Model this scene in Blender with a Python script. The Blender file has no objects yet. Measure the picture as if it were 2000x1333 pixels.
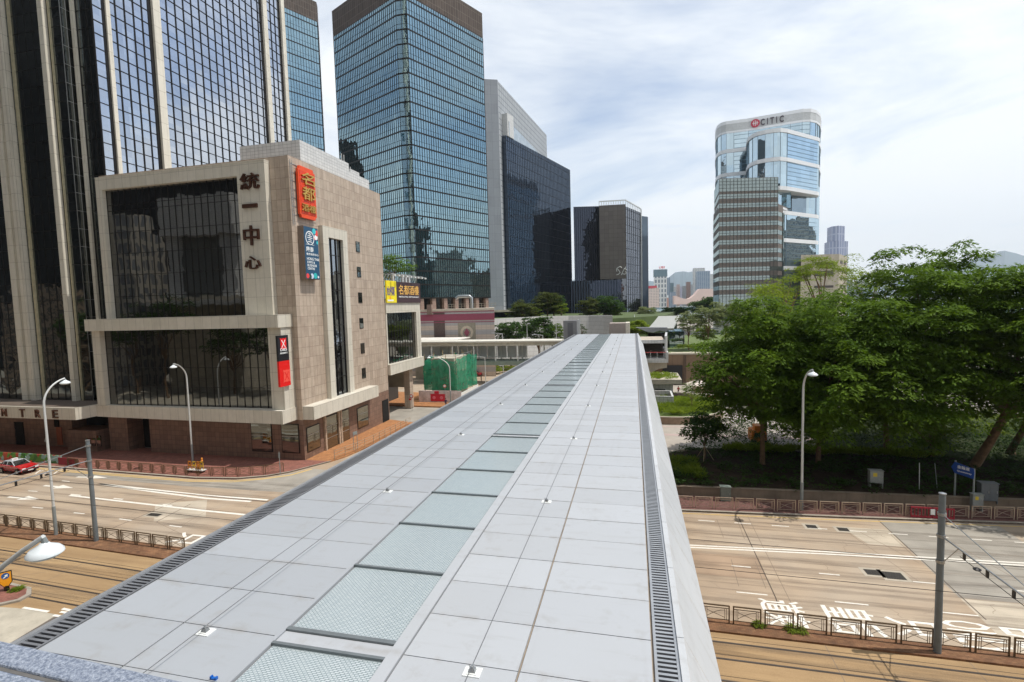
import bpy, bmesh, math, random
import numpy as np
from mathutils import Vector, Matrix
random.seed(7); rng = np.random.default_rng(11)
S = bpy.context.scene; C = S.collection
R = math.radians
# ------------------------------------------------------------------ camera (solved from the photo's vanishing points)
FPX, PITCH, ROLL, YAW, CAMZ = 985.0, R(4.05), R(-1.58), R(13.6), 18.0
def _tocam(v):
    cy, sy = math.cos(YAW), math.sin(YAW)
    x, y, z = cy*v[0]+sy*v[1], -sy*v[0]+cy*v[1], v[2]
    cp, sp = math.cos(PITCH), math.sin(PITCH)
    f, u = y*cp-z*sp, y*sp+z*cp
    cr, sr = math.cos(ROLL), math.sin(ROLL)
    return Vector((x*cr+u*sr, x*sr-u*cr, f))
AX, AY, AZ = _tocam((1,0,0)), _tocam((0,1,0)), _tocam((0,0,1))
def ray(px, py):
    c = Vector(((px-1000)/FPX, (py-666.5)/FPX, 1.0))
    return Vector((AX.dot(c), AY.dot(c), AZ.dot(c)))
EYE = Vector((0, 0, CAMZ))
def gz(px, py, z=0.0): d = ray(px, py); return EYE+d*((z-CAMZ)/d.z)      # the point of the plane z seen there
def gy(px, py, Y): d = ray(px, py); return EYE+d*(Y/d.y)
def gx(px, py, X): d = ray(px, py); return EYE+d*(X/d.x)
def gd(px, py, depth): return EYE+ray(px, py)*depth
cam = bpy.data.cameras.new('camera'); cam.sensor_width = 36; cam.lens = FPX/2000*36; cam.clip_end = 30000; cam.clip_start = .05
co = bpy.data.objects.new('camera', cam); C.objects.link(co); S.camera = co
rt = Vector((AX.x, AY.x, AZ.x)); dn = Vector((AX.y, AY.y, AZ.y)); fw = Vector((AX.z, AY.z, AZ.z))
m = Matrix.Identity(4)
for i in range(3): m[i][0] = rt[i]; m[i][1] = -dn[i]; m[i][2] = -fw[i]; m[i][3] = EYE[i]
co.matrix_world = m
S.view_settings.view_transform = 'Standard'; S.view_settings.look = 'None'
S.view_settings.exposure = EXPO = 0.04; S.view_settings.gamma = 1
# ------------------------------------------------------------------ mesh collecting
ORG = {}
def org(o): return ORG.get(o.name, Vector((0,0,0)))
class MB:
    def __init__(s, M=None): s.v = []; s.f = []; s.M = M
    def add(s, vs, fs):
        n = len(s.v)
        s.v += [(s.M @ Vector(p) if s.M else Vector(p)) for p in vs]
        s.f += [tuple(i+n for i in f) for f in fs]; return s
    def box(s, x0, x1, y0, y1, z0, z1):
        return s.add([(x0,y0,z0),(x1,y0,z0),(x1,y1,z0),(x0,y1,z0),(x0,y0,z1),(x1,y0,z1),(x1,y1,z1),(x0,y1,z1)],
            [(3,2,1,0),(4,5,6,7),(0,1,5,4),(1,2,6,5),(2,3,7,6),(3,0,4,7)])
    def cbox(s, c, a, b, d):      # centre and three half axes
        c, a, b, d = map(Vector, (c, a, b, d))
        return s.add([c-a-b-d, c+a-b-d, c+a+b-d, c-a+b-d, c-a-b+d, c+a-b+d, c+a+b+d, c-a+b+d],
            [(3,2,1,0),(4,5,6,7),(0,1,5,4),(1,2,6,5),(2,3,7,6),(3,0,4,7)])
    def bar(s, p, q, w, h=None, up=(0,0,1)):
        p, q = Vector(p), Vector(q); d = q-p; L = d.length; d /= L
        u = Vector(up)
        if abs(d.dot(u)) > .99: u = Vector((1,0,0)) if abs(d.x) < .9 else Vector((0,1,0))
        a = d.cross(u).normalized(); b = a.cross(d)
        return s.cbox((p+q)/2, d*L/2, a*w/2, b*(h or w)/2)
    def quad(s, a, b, c, d): return s.add([a,b,c,d], [(0,1,2,3)])
    def poly(s, pts): return s.add(pts, [tuple(range(len(pts)))])
    def sheet(s, pts, z): return s.poly([(p[0], p[1], z) for p in pts])
    def prism(s, pts, z0, z1):
        n = len(pts)
        return s.add([(p[0],p[1],z0) for p in pts]+[(p[0],p[1],z1 if not callable(z1) else z1(p)) for p in pts],
            [tuple(range(n-1,-1,-1)), tuple(range(n,2*n))]+[(i,(i+1)%n,(i+1)%n+n,i+n) for i in range(n)])
    def tube(s, pts, rs, n=8, cap=True):
        pts = [Vector(p) for p in pts]
        if not hasattr(rs, '__len__'): rs = [rs]*len(pts)
        vs = []; fs = []; a = None
        for i, p in enumerate(pts):
            d = (pts[min(i+1,len(pts)-1)]-pts[max(i-1,0)]).normalized()
            if a is None: a = d.orthogonal().normalized()
            a = (a-d*a.dot(d)).normalized(); b = d.cross(a)
            vs += [p+(a*math.cos(t)+b*math.sin(t))*rs[i] for t in [2*math.pi*k/n for k in range(n)]]
        for i in range(len(pts)-1):
            for k in range(n): fs.append((i*n+k, i*n+(k+1)%n, (i+1)*n+(k+1)%n, (i+1)*n+k))
        if cap: fs += [tuple(range(n-1,-1,-1)), tuple(range((len(pts)-1)*n, len(pts)*n))]
        return s.add(vs, fs)
    def lathe(s, c, prof, n=16, ax=None):
        c = Vector(c); Q = Vector(ax or (0,0,1)).to_track_quat('Z','Y') if ax else None
        vs = []; fs = []
        for r, z in prof:
            for k in range(n):
                t = 2*math.pi*k/n; p = Vector((r*math.cos(t), r*math.sin(t), z))
                vs.append(c+(Q @ p if Q else p))
        for i in range(len(prof)-1):
            for k in range(n): fs.append((i*n+k, i*n+(k+1)%n, (i+1)*n+(k+1)%n, (i+1)*n+k))
        fs += [tuple(range(n-1,-1,-1)), tuple(range((len(prof)-1)*n, len(prof)*n))]
        return s.add(vs, fs)
    def build(s, name, mat, parent=None, smooth=False, bevel=0):
        o0 = org(parent) if parent else Vector((0,0,0))
        me = bpy.data.meshes.new(name)
        me.from_pydata([tuple(p-o0) for p in s.v], [], s.f)
        me.materials.append(mat)
        if smooth: me.polygons.foreach_set('use_smooth', [True]*len(me.polygons))
        me.update()
        o = bpy.data.objects.new(name, me); C.objects.link(o)
        if parent: o.parent = parent
        ORG[o.name] = o0
        if smooth:
            try: me.set_sharp_from_angle(angle=R(40))
            except Exception: pass
        if bevel:
            b = o.modifiers.new('bevel','BEVEL'); b.width = bevel; b.segments = 2; b.limit_method = 'ANGLE'
        return o
def tag(o, label=None, cat=None, group=None, kind=None):
    if label: o['label'] = label
    if cat: o['category'] = cat
    if group: o['group'] = group
    if kind: o['kind'] = kind
    return o
def thing(name, loc, label, cat, group=None, rz=0):
    o = bpy.data.objects.new(name, None); C.objects.link(o)
    o.location = loc; o.rotation_euler = (0,0,rz); o.empty_display_size = .2
    ORG[o.name] = Vector(loc) if not rz else Vector((0,0,0))
    return tag(o, label, cat, group)
def struct(name, mb, mat, smooth=False): return tag(mb.build(name, mat, None, smooth), kind='structure')
def copy_tree(o, parent=None):
    c = o.copy(); C.objects.link(c); ORG[c.name] = org(o)
    if parent: c.parent = parent
    for ch in [x for x in C.objects if x.parent == o]: copy_tree(ch, c)
    return c
# lettering: any characters, fitted into a box, as flat raised mesh
def letters(name, body, O, u, v, w, h, mat, parent, depth=.03, bold=.0, keep=False):
    cu = bpy.data.curves.new('t','FONT'); cu.body = body; cu.size = 1; cu.offset = bold; cu.resolution_u = 2
    t = bpy.data.objects.new('t', cu); C.objects.link(t)
    bpy.context.view_layer.update()
    me0 = bpy.data.meshes.new_from_object(t.evaluated_get(bpy.context.evaluated_depsgraph_get()))
    vs = [p.co.copy() for p in me0.vertices]; fs = [tuple(p.vertices) for p in me0.polygons]
    bpy.data.objects.remove(t); bpy.data.curves.remove(cu); bpy.data.meshes.remove(me0)
    x0, x1 = min(p.x for p in vs), max(p.x for p in vs); y0, y1 = min(p.y for p in vs), max(p.y for p in vs)
    u, v, O = Vector(u).normalized(), Vector(v).normalized(), Vector(O); n = u.cross(v)
    sx, sy = w/max(x1-x0,1e-4), h/max(y1-y0,1e-4)
    if keep: sx = sy = min(sx, sy)
    P = [O+u*((p.x-x0)*sx)+v*((p.y-y0)*sy) for p in vs]
    mb = MB(); N = len(P)
    if depth > 0:
        ed = {}
        for f in fs:
            for i in range(len(f)):
                a, b = f[i], f[(i+1)%len(f)]
                ed[(a,b)] = ed.get((a,b),0)+1
        side = [(a, b, b+N, a+N) for (a,b) in ed if (b,a) not in ed]
        mb.add(P+[p+n*depth for p in P], [tuple(i+N for i in f) for f in fs]+side)
    else: mb.add(P, fs)
    return mb.build(name, mat, parent)
# ------------------------------------------------------------------ materials
def lin(*c): return tuple(((x/255)/12.92 if x/255 <= .04045 else ((x/255+.055)/1.055)**2.4) for x in c)+(1,)
class NT:
    def __init__(s, name):
        s.m = bpy.data.materials.new(name); s.m.use_nodes = True; s.t = s.m.node_tree; s.t.nodes.clear()
        s.out = s.n('ShaderNodeOutputMaterial')
    def n(s, ty, ins=None, **kw):
        nd = s.t.nodes.new(ty)
        for k, v in kw.items(): setattr(nd, k, v)
        for k, v in (ins or {}).items(): s.set(nd, k, v)
        return nd
    def set(s, nd, k, v):
        i = nd.inputs[k]
        if isinstance(v, bpy.types.NodeSocket): s.t.links.new(v, i)
        elif isinstance(v, bpy.types.Node): s.t.links.new(v.outputs[0], i)
        else: i.default_value = v
    def math(s, op, a, b=0.0, c=None):
        nd = s.n('ShaderNodeMath', operation=op); s.set(nd,0,a); s.set(nd,1,b)
        if c is not None: s.set(nd,2,c)
        return nd.outputs[0]
    def mix(s, f, a, b, mode='MIX'):
        nd = s.n('ShaderNodeMix', data_type='RGBA', blend_type=mode)
        s.set(nd,0,f); s.set(nd,6,a); s.set(nd,7,b); return nd.outputs[2]
    def ramp(s, f, p0, p1, a=0., b=1.):
        nd = s.n('ShaderNodeMapRange'); s.set(nd,0,f); s.set(nd,1,p0); s.set(nd,2,p1); s.set(nd,3,a); s.set(nd,4,b); return nd.outputs[0]
    def noise(s, vec, scale, detail=4, rough=.55, out=0):
        nd = s.n('ShaderNodeTexNoise'); s.set(nd,'Vector',vec); s.set(nd,'Scale',scale); s.set(nd,'Detail',detail); s.set(nd,'Roughness',rough); return nd.outputs[out]
    def obj(s): return s.n('ShaderNodeTexCoord').outputs['Object']
    def map(s, vec, sc=(1,1,1), rot=(0,0,0)):
        nd = s.n('ShaderNodeMapping'); s.set(nd,0,vec); s.set(nd,'Scale',sc); s.set(nd,'Rotation',rot); return nd.outputs[0]
    def wall(s):      # (along the wall, up, 0) for upright walls of any of the two axes; (x, y) on flat tops
        tc = s.n('ShaderNodeTexCoord'); p = s.n('ShaderNodeSeparateXYZ', {0: tc.outputs['Object']}); n = s.n('ShaderNodeSeparateXYZ', {0: tc.outputs['Normal']})
        ax = s.math('GREATER_THAN', s.math('ABSOLUTE', n.outputs[0]), .6); az = s.math('GREATER_THAN', s.math('ABSOLUTE', n.outputs[2]), .6)
        u = s.math('ADD', s.math('MULTIPLY', p.outputs[0], s.math('SUBTRACT', 1., ax)), s.math('MULTIPLY', p.outputs[1], ax))
        v = s.math('ADD', s.math('MULTIPLY', p.outputs[2], s.math('SUBTRACT', 1., az)), s.math('MULTIPLY', p.outputs[1], az))
        return s.n('ShaderNodeCombineXYZ', {0: u, 1: v}).outputs[0]
    def bsdf(s, col, rough=.6, metal=0., spec=.5, normal=None, **kw):
        b = s.n('ShaderNodeBsdfPrincipled'); s.set(b,'Base Color',col); s.set(b,'Roughness',rough); s.set(b,'Metallic',metal); s.set(b,'Specular IOR Level',spec)
        if normal is not None: s.set(b,'Normal',normal)
        for k, v in kw.items(): s.set(b, k.replace('_',' '), v)
        return b.outputs[0]
    def bump(s, h, strength=.3, dist=.02): return s.n('ShaderNodeBump', {'Height': h, 'Strength': strength, 'Distance': dist}).outputs[0]
    def done(s, sh): s.t.links.new(sh, s.out.inputs[0]); return s.m
def plain(name, col, rough=.6, metal=0., var=.15, scale=2., spec=.5, bump=0., streak=0.):
    t = NT(name); o = t.obj(); f = t.noise(o, scale, 5)
    c = t.mix(t.ramp(f,.3,.7), tuple(x*(1-var) for x in col[:3])+(1,), tuple(min(1,x*(1+var)) for x in col[:3])+(1,))
    if streak:
        g = t.noise(t.map(o,(3,3,.25)), 1.5, 4)
        c = t.mix(t.ramp(g,.5,.75,0,streak), c, tuple(x*.45 for x in col[:3])+(1,))
    nb = t.bump(t.noise(o, scale*14, 3), bump, .01) if bump else None
    return t.done(t.bsdf(c, t.ramp(f,.2,.8,rough*.85,min(1,rough*1.15)), metal, spec, nb))
def tiles(name, c1, c2, grout, w, h, mortar=.012, rough=.6, offset=0., var=.12, spec=.4, dirt=.15, bump=.4):
    t = NT(name); v = t.wall()
    b = t.n('ShaderNodeTexBrick', {'Vector': v, 'Color1': c1, 'Color2': c2, 'Mortar': grout, 'Scale': 1., 'Mortar Size': mortar, 'Mortar Smooth': .1, 'Bias': 0., 'Brick Width': w, 'Row Height': h}, offset=offset, squash=1.)
    o = t.obj(); f = t.noise(o, 1.3, 6); g = t.noise(t.map(o,(2,2,.12)), 1.2, 4)
    c = t.mix(t.ramp(f,.3,.7,0,var), b.outputs[0], (.02,.018,.015,1)); c = t.mix(t.ramp(g,.5,.8,0,dirt), c, (.05,.045,.04,1))
    nb = t.bump(t.math('SUBTRACT', 1., b.outputs[1]), bump, .01)
    return t.done(t.bsdf(c, rough, 0, spec, nb))
def mirror_glass(name, tint, body, lo=.5, pu=1.5, pv=1.8, tilt=.012, wav=.004, rough=.02, power=1.):
    # reflective curtain-wall glass: every pane leans a little differently and bulges a little
    t = NT(name); v = t.wall()
    d = t.n('ShaderNodeVectorMath', {0: v, 1: (pu, pv, 1)}, operation='DIVIDE'); fl = t.n('ShaderNodeVectorMath', {0: d.outputs[0]}, operation='FLOOR')
    wn = t.n('ShaderNodeTexWhiteNoise', {'Vector': fl.outputs[0]}, noise_dimensions='3D')
    off = t.n('ShaderNodeVectorMath', {0: wn.outputs['Color'], 1: (.5,.5,.5)}, operation='SUBTRACT')
    off = t.n('ShaderNodeVectorMath', {0: off.outputs[0], 'Scale': tilt*2}, operation='SCALE')
    n2 = t.n('ShaderNodeTexNoise', {'Vector': v, 'Scale': .55, 'Detail': 1.}); o2 = t.n('ShaderNodeVectorMath', {0: n2.outputs['Color'], 1: (.5,.5,.5)}, operation='SUBTRACT')
    o2 = t.n('ShaderNodeVectorMath', {0: o2.outputs[0], 'Scale': wav*8}, operation='SCALE')
    ge = t.n('ShaderNodeNewGeometry')
    s1 = t.n('ShaderNodeVectorMath', {0: ge.outputs['Normal'], 1: off.outputs[0]}, operation='ADD'); s2 = t.n('ShaderNodeVectorMath', {0: s1.outputs[0], 1: o2.outputs[0]}, operation='ADD')
    nn = t.n('ShaderNodeVectorMath', {0: s2.outputs[0]}, operation='NORMALIZE').outputs[0]
    k = t.ramp(wn.outputs['Value'], 0, 1, .86, 1.0)
    gl = t.n('ShaderNodeBsdfGlossy', {'Color': t.mix(1., tint, t.n('ShaderNodeCombineXYZ', {0:k,1:k,2:k}).outputs[0], 'MULTIPLY'), 'Roughness': rough, 'Normal': nn})
    di = t.n('ShaderNodeBsdfDiffuse', {'Color': body})
    lw = t.n('ShaderNodeLayerWeight', {'Blend': .35, 'Normal': nn})
    ms = t.n('ShaderNodeMixShader', {0: t.ramp(lw.outputs['Facing'], 0, 1, lo, 1.)}); t.set(ms,1,di.outputs[0]); t.set(ms,2,gl.outputs[0])
    return t.done(ms.outputs[0])
def flat(name, col, rough=.5, metal=0., spec=.5): return plain(name, col, rough, metal, .04, 4., spec)
# ------------------------------------------------------------------ sky and sun
SUN = Vector((.42, .06, .905)).normalized()
w = bpy.data.worlds.new('World'); S.world = w; w.use_nodes = True
t = w.node_tree; t.nodes.clear()
def wn(ty, ins=None, **kw):
    nd = t.nodes.new(ty)
    for k, v in kw.items(): setattr(nd, k, v)
    for k, v in (ins or {}).items():
        if isinstance(v, bpy.types.NodeSocket): t.links.new(v, nd.inputs[k])
        elif isinstance(v, bpy.types.Node): t.links.new(v.outputs[0], nd.inputs[k])
        else: nd.inputs[k].default_value = v
    return nd
sky = wn('ShaderNodeTexSky', sky_type='NISHITA'); sky.sun_disc = False
sky.sun_elevation = math.asin(SUN.z); sky.sun_rotation = math.atan2(SUN.x, SUN.y); sky.air_density = 1.0; sky.dust_density = .6; sky.ozone_density = 1.5
tc = wn('ShaderNodeTexCoord'); sp = wn('ShaderNodeSeparateXYZ', {0: tc.outputs['Generated']})
def wm(op, a, b): return wn('ShaderNodeMath', {0: a, 1: b}, operation=op).outputs[0]
zz = wm('ADD', wm('MAXIMUM', sp.outputs[2], 0.0), .22)
cv = wn('ShaderNodeCombineXYZ', {0: wm('DIVIDE', sp.outputs[0], zz), 1: wm('DIVIDE', sp.outputs[1], zz), 2: 0.4}).outputs[0]
mp = wn('ShaderNodeMapping', {0: cv, 'Rotation': (0,0,.5), 'Scale': (.8, 1.15, 1), 'Location': (1.3, .2, 0)})
n1 = wn('ShaderNodeTexNoise', {'Vector': mp, 'Scale': 1.15, 'Detail': 9., 'Roughness': .58, 'Distortion': .6})
n2 = wn('ShaderNodeTexNoise', {'Vector': cv, 'Scale': .45, 'Detail': 3.})
cf = wn('ShaderNodeMapRange', {0: wm('ADD', wm('MULTIPLY', n1.outputs[0], .7), wm('MULTIPLY', n2.outputs[0], .45)), 1: .455, 2: .70, 3: .06, 4: 1.}).outputs[0]
hz = wn('ShaderNodeMapRange', {0: sp.outputs[2], 1: 0., 2: .36, 3: .80, 4: 0.}).outputs[0]
cf = wm('MINIMUM', wm('ADD', cf, hz), 1.)
shade = wn('ShaderNodeMapRange', {0: n1.outputs[0], 1: .35, 2: .75, 3: .80, 4: 1.02}).outputs[0]
cc = wn('ShaderNodeMix', {0: shade, 6: (.78,.88,.96,1), 7: (.95,.98,1.0,1)}, data_type='RGBA')
b1 = wn('ShaderNodeBackground', {0: sky, 1: .15}); b2 = wn('ShaderNodeBackground', {0: cc.outputs[2], 1: 1.12})
mx = wn('ShaderNodeMixShader', {0: cf, 1: b1, 2: b2}); wo = wn('ShaderNodeOutputWorld', {0: mx})
sl = bpy.data.lights.new('sun','SUN'); sl.energy = 4.2; sl.angle = R(.55); sl.color = (1,.955,.88)
so = bpy.data.objects.new('sun', sl); C.objects.link(so); so.rotation_euler = SUN.to_track_quat('Z','Y').to_euler()
# ------------------------------------------------------------------ ground materials
def road_mat():
    t = NT('road concrete'); o = t.obj()
    f = t.noise(t.map(o,(.05,.45,1)), 1., 6, .6); g = t.noise(o, .9, 6); h = t.noise(o, 26., 3); big = t.noise(o, .11, 2)
    c = t.mix(t.ramp(f,.35,.68), lin(160,140,118), lin(188,168,144)); c = t.mix(t.ramp(g,.42,.75,0,.45), c, lin(150,136,120)); c = t.mix(t.ramp(big,.45,.6,0,.5), c, lin(178,166,150))
    c = t.mix(t.ramp(h,.35,.7,0,.3), c, lin(120,106,92))
    spl = t.noise(o, 2.2, 8, .7); c = t.mix(t.ramp(spl,.66,.74,0,.35), c, lin(96,86,78))
    return t.done(t.bsdf(c, .85, 0, .25, t.bump(h,.25,.01)))
def tram_mat():
    t = NT('tram bed concrete'); o = t.obj()
    f = t.noise(t.map(o,(.05,.9,1)), 1., 7, .66); g = t.noise(t.map(o,(.35,.9,1)), .8, 6); h = t.noise(o, 22., 3)
    c = t.mix(t.ramp(f,.32,.68), lin(146,120,88), lin(176,148,110)); c = t.mix(t.ramp(g,.48,.75,0,.5), c, lin(132,108,80)); c = t.mix(t.ramp(h,.4,.7,0,.25), c, lin(96,72,48))
    return t.done(t.bsdf(c, .85, 0, .25, t.bump(h,.3,.01)))
M = {}
M['road'] = road_mat(); M['tram'] = tram_mat()
M['concrete'] = plain('pale concrete', lin(176,168,152), .8, 0, .16, .8, .3, .3, .2)
M['ground'] = plain('city ground', lin(150,144,134), .9, 0, .2, .3, .2)
M['redbrick'] = tiles('red brick paving', lin(160,106,92), lin(140,92,80), lin(116,86,76), .2, .1, .006, .85, .5, .35, .25, .25)
M['oldbrick'] = tiles('worn tram stop brick', lin(150,112,82), lin(128,90,66), lin(104,80,60), .25, .12, .008, .9, .5, .5, .2, .3)
M['orange'] = tiles('orange brick paving', lin(188,134,88), lin(166,112,72), lin(140,104,76), .2, .1, .006, .85, .5, .3, .25, .2)
M['kerb'] = plain('kerb stone', lin(150,142,130), .8, 0, .2, 1.5, .3, .3)
def paint(name, c, wear=.45):
    t = NT(name); o = t.obj(); g = t.noise(o, 5., 7, .7)
    return t.done(t.bsdf(t.mix(t.ramp(g,.47,.70,.06,wear), c, lin(170,150,128)), .7, 0, .3))
M['white'] = paint('road paint', lin(230,226,216)); M['yellow'] = paint('yellow line paint', lin(214,178,96), .6)
M['joint'] = flat('tarred joint', lin(84,72,62), .9); M['joint2'] = flat('fine joint', lin(128,112,96), .9)
M['rail'] = plain('tram rail', lin(120,108,98), .35, .8, .2, 2.); M['flange'] = flat('rail groove', lin(66,56,48), .9)
# ------------------------------------------------------------------ ground, road, pavements
struct('ground', MB().sheet([(-600,-500),(900,-500),(900,520),(-600,520)], -.12), M['ground'])
struct('road', MB().poly([(x,y,0) for x,y in [(-170,31.2),(-33,30.2),(3,28.5),(150,28.5),(150,50),(30,46),(3.9,44.1),(-8,44),(-12,150),(-70,150),(-70,104),(-33,96),(-33,90),(-33.4,62),(-34.4,54),(-36.6,49.5),(-39.3,46.1),(-46.9,44.3),(-68.4,44.8),(-170,47)]]), M['road'])
def strip(mb, p, q, w, z=.008):
    p, q = Vector((p[0],p[1],z)), Vector((q[0],q[1],z)); d = (q-p).normalized(); a = Vector((-d.y,d.x,0))*w/2
    return mb.quad(p-a, q-a, q+a, p+a)
struct('tram_bed', MB().poly([(-170,18,.01),(120,18,.01),(120,28.4,.01),(3,28.4,.01),(-33,29.9,.01),(-170,31,.01)]), M['tram'])
rl = MB(); fl = MB()
for y in (27.15, 25.85, 24.3, 23.0):
    for a, b in (((-170,y+3.2),(-50,y+.65)), ((-50,y+.65),(-33,y)), ((-33,y),(120,y))):
        strip(rl, a, b, .07, .022); strip(fl, (a[0],a[1]-.06), (b[0],b[1]-.06), .075, .017)
        strip(fl, (a[0],a[1]+.30), (b[0],b[1]+.30), .03, .016)
struct('tram_rails', rl, M['rail']); struct('rail_grooves', fl, M['flange'])
struct('tram_platform', MB().prism([(3,27.9),(120,27.9),(120,28.95),(3,28.95)], 0, .12).prism([(-170,31.1),(-50,29.5),(-33,28.8),(-33,30.5),(-53,31.2),(-170,34)], 0, .12), M['oldbrick'])
struct('concrete_road', MB().sheet([(-120,2),(-20,2),(-20,22.0),(-37.6,22.05),(-39,21.9),(-120,24)], .016), M['concrete'])
M['dark'] = flat('dark asphalt', lin(104,96,88), .9)
struct('dark_strip', MB().sheet([(-34.2,22),(-33,22.2),(-31,18),(-33.8,18.5)], .024), M['dark'])
# traffic island with red brick top
isl = [(-44,21.9),(-40,21.75),(-38.9,22.0),(-38.2,22.6),(-38.3,23.3),(-39.2,23.9),(-44,24.3)]
struct('traffic_island', MB().prism(isl, 0, .14), M['kerb'])
struct('island_paving', MB().sheet([(-44,22.05),(-40,21.95),(-39.1,22.15),(-38.5,22.65),(-38.6,23.2),(-39.3,23.7),(-44,24.1)], .146), M['redbrick'])
# pavements
kL = [(-170,47),(-68.4,44.8),(-46.9,44.3),(-42,44.9),(-39.3,46.1),(-37.6,47.7),(-36.6,49.5),(-35.2,52)]
struct('north_pavement', MB().prism(kL+[(-38.5,52),(-170,60)], -.1, .13), M['redbrick'])
struct('kerb_north', MB().prism(kL+[(p[0]+.0,p[1]+.3) for p in kL[::-1]], -.05, .145), M['kerb'])
struct('side_pavement', MB().prism([(-35.2,52.004),(-34.4,54),(-33.8,60),(-33.5,72),(-38.6,73.6),(-38.6,52.004)], -.1, .13).prism([(-60,85.6),(-33.2,84.4),(-33,89.5),(-33,97),(-60,100)], -.1, .128), M['orange'])
kR = [(3,44.05),(3.9,44.1),(16.5,44.9),(29.1,45.9),(60,49)]
struct('south_pavement', MB().prism(kR+[(60,52),(45,49.7),(3,47.7)], -.1, .13), plain('dark red brick paving', lin(104,74,68), .85, 0, .35, 6, .25, .4))
struct('kerb_south', MB().prism(kR+[(p[0],p[1]+.25) for p in kR[::-1]], -.05, .145), M['kerb'])
# plaza roads beyond the planted bank
struct('plaza', MB().sheet([(0,58),(75,58),(75,140),(0,118)], -.02), plain('pale plaza paving', lin(168,160,150), .85, 0, .1, .5, .2, .2))
pr = MB()
for x0, w_ in ((0,1.1),(0,.5)): pass
struct('plaza_bands', MB().sheet([(0,69.5),(40,70),(40,71),(0,70.5)], -.012).sheet([(0,74.2),(9,74.4),(9,74.9),(0,74.7)], -.012), plain('mauve paving band', lin(176,156,150), .85))
# ------------------------------------------------------------------ road markings and joints
wm_ = MB(); ym = MB(); jm = MB(); j2 = MB()
def G(x, y): p = gz(x, y); return (p.x, p.y)
for k in (-.17, .17):
    pts = [(3,37.75),(12.6,38.45),(19,38.8),(24.9,39.1),(60,41)]
    for a, b in zip(pts, pts[1:]): strip(wm_, (a[0],a[1]+k), (b[0],b[1]+k), .16)
for x0, y in ((5.0,42.55),):
    for x in (5.0, 7.75, 10.5, 13.2, 15.9, 18.6, 21.2, 23.9, 26.5, 29.2): strip(wm_, (x,y), (x+1.25,y), .1)
for x in (6.3, 11.6, 16.9, 22.2, 27.5): strip(wm_, (x,35.45), (x+1.2,35.45), .1)
for x in (6.0, 11.4, 16.8, 22.2): strip(wm_, (x,32.2), (x+1.75,32.2), .1)
def seq(pts, w, mb=None):
    P = [G(*p) for p in pts]
    for a, b in zip(P, P[1:]): strip(mb or wm_, a, b, w)
seq([(194,945.5),(300,957),(400,968),(523,977)], .3); seq([(194,945.5),(300,961),(400,973.5),(490,980)], .3)
seq([(136,968),(250,981),(400,998),(500,1008)], .28)
for a, b in (((138,966),(158,968)),((222,974),(240,976)),((318,986),(336,988))): strip(wm_, G(*a), G(*b), .18, .012)
for a, b in (((121,939.5),(136,941)),((55,959),(73,960.5)),((63,991),(84,993)),((144,1002),(165,1004)),((233,1014),(257,1017)),((331,1027),(355,1030))): strip(wm_, G(*a), G(*b), .13)
def arrow(a, b, mb=wm_):
    a, b = Vector(G(*a)), Vector(G(*b)); d = (b-a).normalized(); n = Vector((-d.y,d.x)); m = b-d*2.2
    strip(mb, a, m+d*.01, .3); mb.poly([tuple(m-n*.55)+(.008,), tuple(b)+(.008,), tuple(m+n*.55)+(.008,)])
arrow((16,971),(77,975.5)); arrow((86,949),(143,953.5)); arrow((150,932),(210,933.5))
for k in range(7): strip(wm_, G(60+k*9, 921+(k%2)*5), G(72+k*9, 917+k*.2), .16)
for a, b in (((45,1188),(95,1196)),((122,1190),(140,1194)),((104,1203),(128,1206)),((118,1196),(137,1199))): 
    p, q = gz(*a), gz(*b); strip(wm_, (p.x,p.y), (q.x,q.y), .18, .03)
for off, z in ((.42,.009),(.78,.009)):
    P = [(-170,47-off),(-68.4,44.8-off),(-46.9,44.3-off),(-41.8,44.9-off),(-39,46.1-off*.8),(-37.2+off*.4,47.4-off*.5),(-36.2+off*.6,49.3)]
    for a, b in zip(P, P[1:]): strip(ym, a, b, .14)
for off in (.35,):
    for a, b in zip(kR, kR[1:]): strip(ym, (a[0],a[1]-off), (b[0],b[1]-off), .10)
struct('road_markings', wm_, M['white']); struct('yellow_lines', ym, M['yellow'])
for a, b in (((1716,1017),(1926,1211)),((1442,1010),(1515,1168)),((1515,1168),(1521,1186)),((220,1032),(366,970)),((305,1020),(372,985))):
    strip(jm, G(*a), G(*b), .07, .004)
for a, b in (((1460,1008),(1545,1178)),((1680,1040),(1795,1100)),((1640,1030),(1800,1140)),((305,1020),(390,1060)),((240,1010),(310,1018)),((400,1000),(300,1060)),((365,990),(420,1000)),((1860,1060),(1999,1140))): strip(j2, G(*a), G(*b), .04, .004)
for y in (33.9, 37.0, 40.3): strip(j2, (-120,y+4.2), (-34,y), .035, .004); 
for y in (31.0, 33.95, 36.9, 40.2): strip(j2, (3,y), (60,y+.25), .035, .004)
seq([(1400,1015),(1413,1050)], .04, j2); seq([(1441,1018),(1454,1053)], .04, j2); seq([(1428,1093),(1443,1146)], .04, j2); seq([(1475,1097),(1496,1150)], .04, j2); seq([(1740,1045),(1790,1092)], .04, j2)
struct('road_joints', jm, M['joint']); struct('fine_road_joints', j2, M['joint2'])
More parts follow.
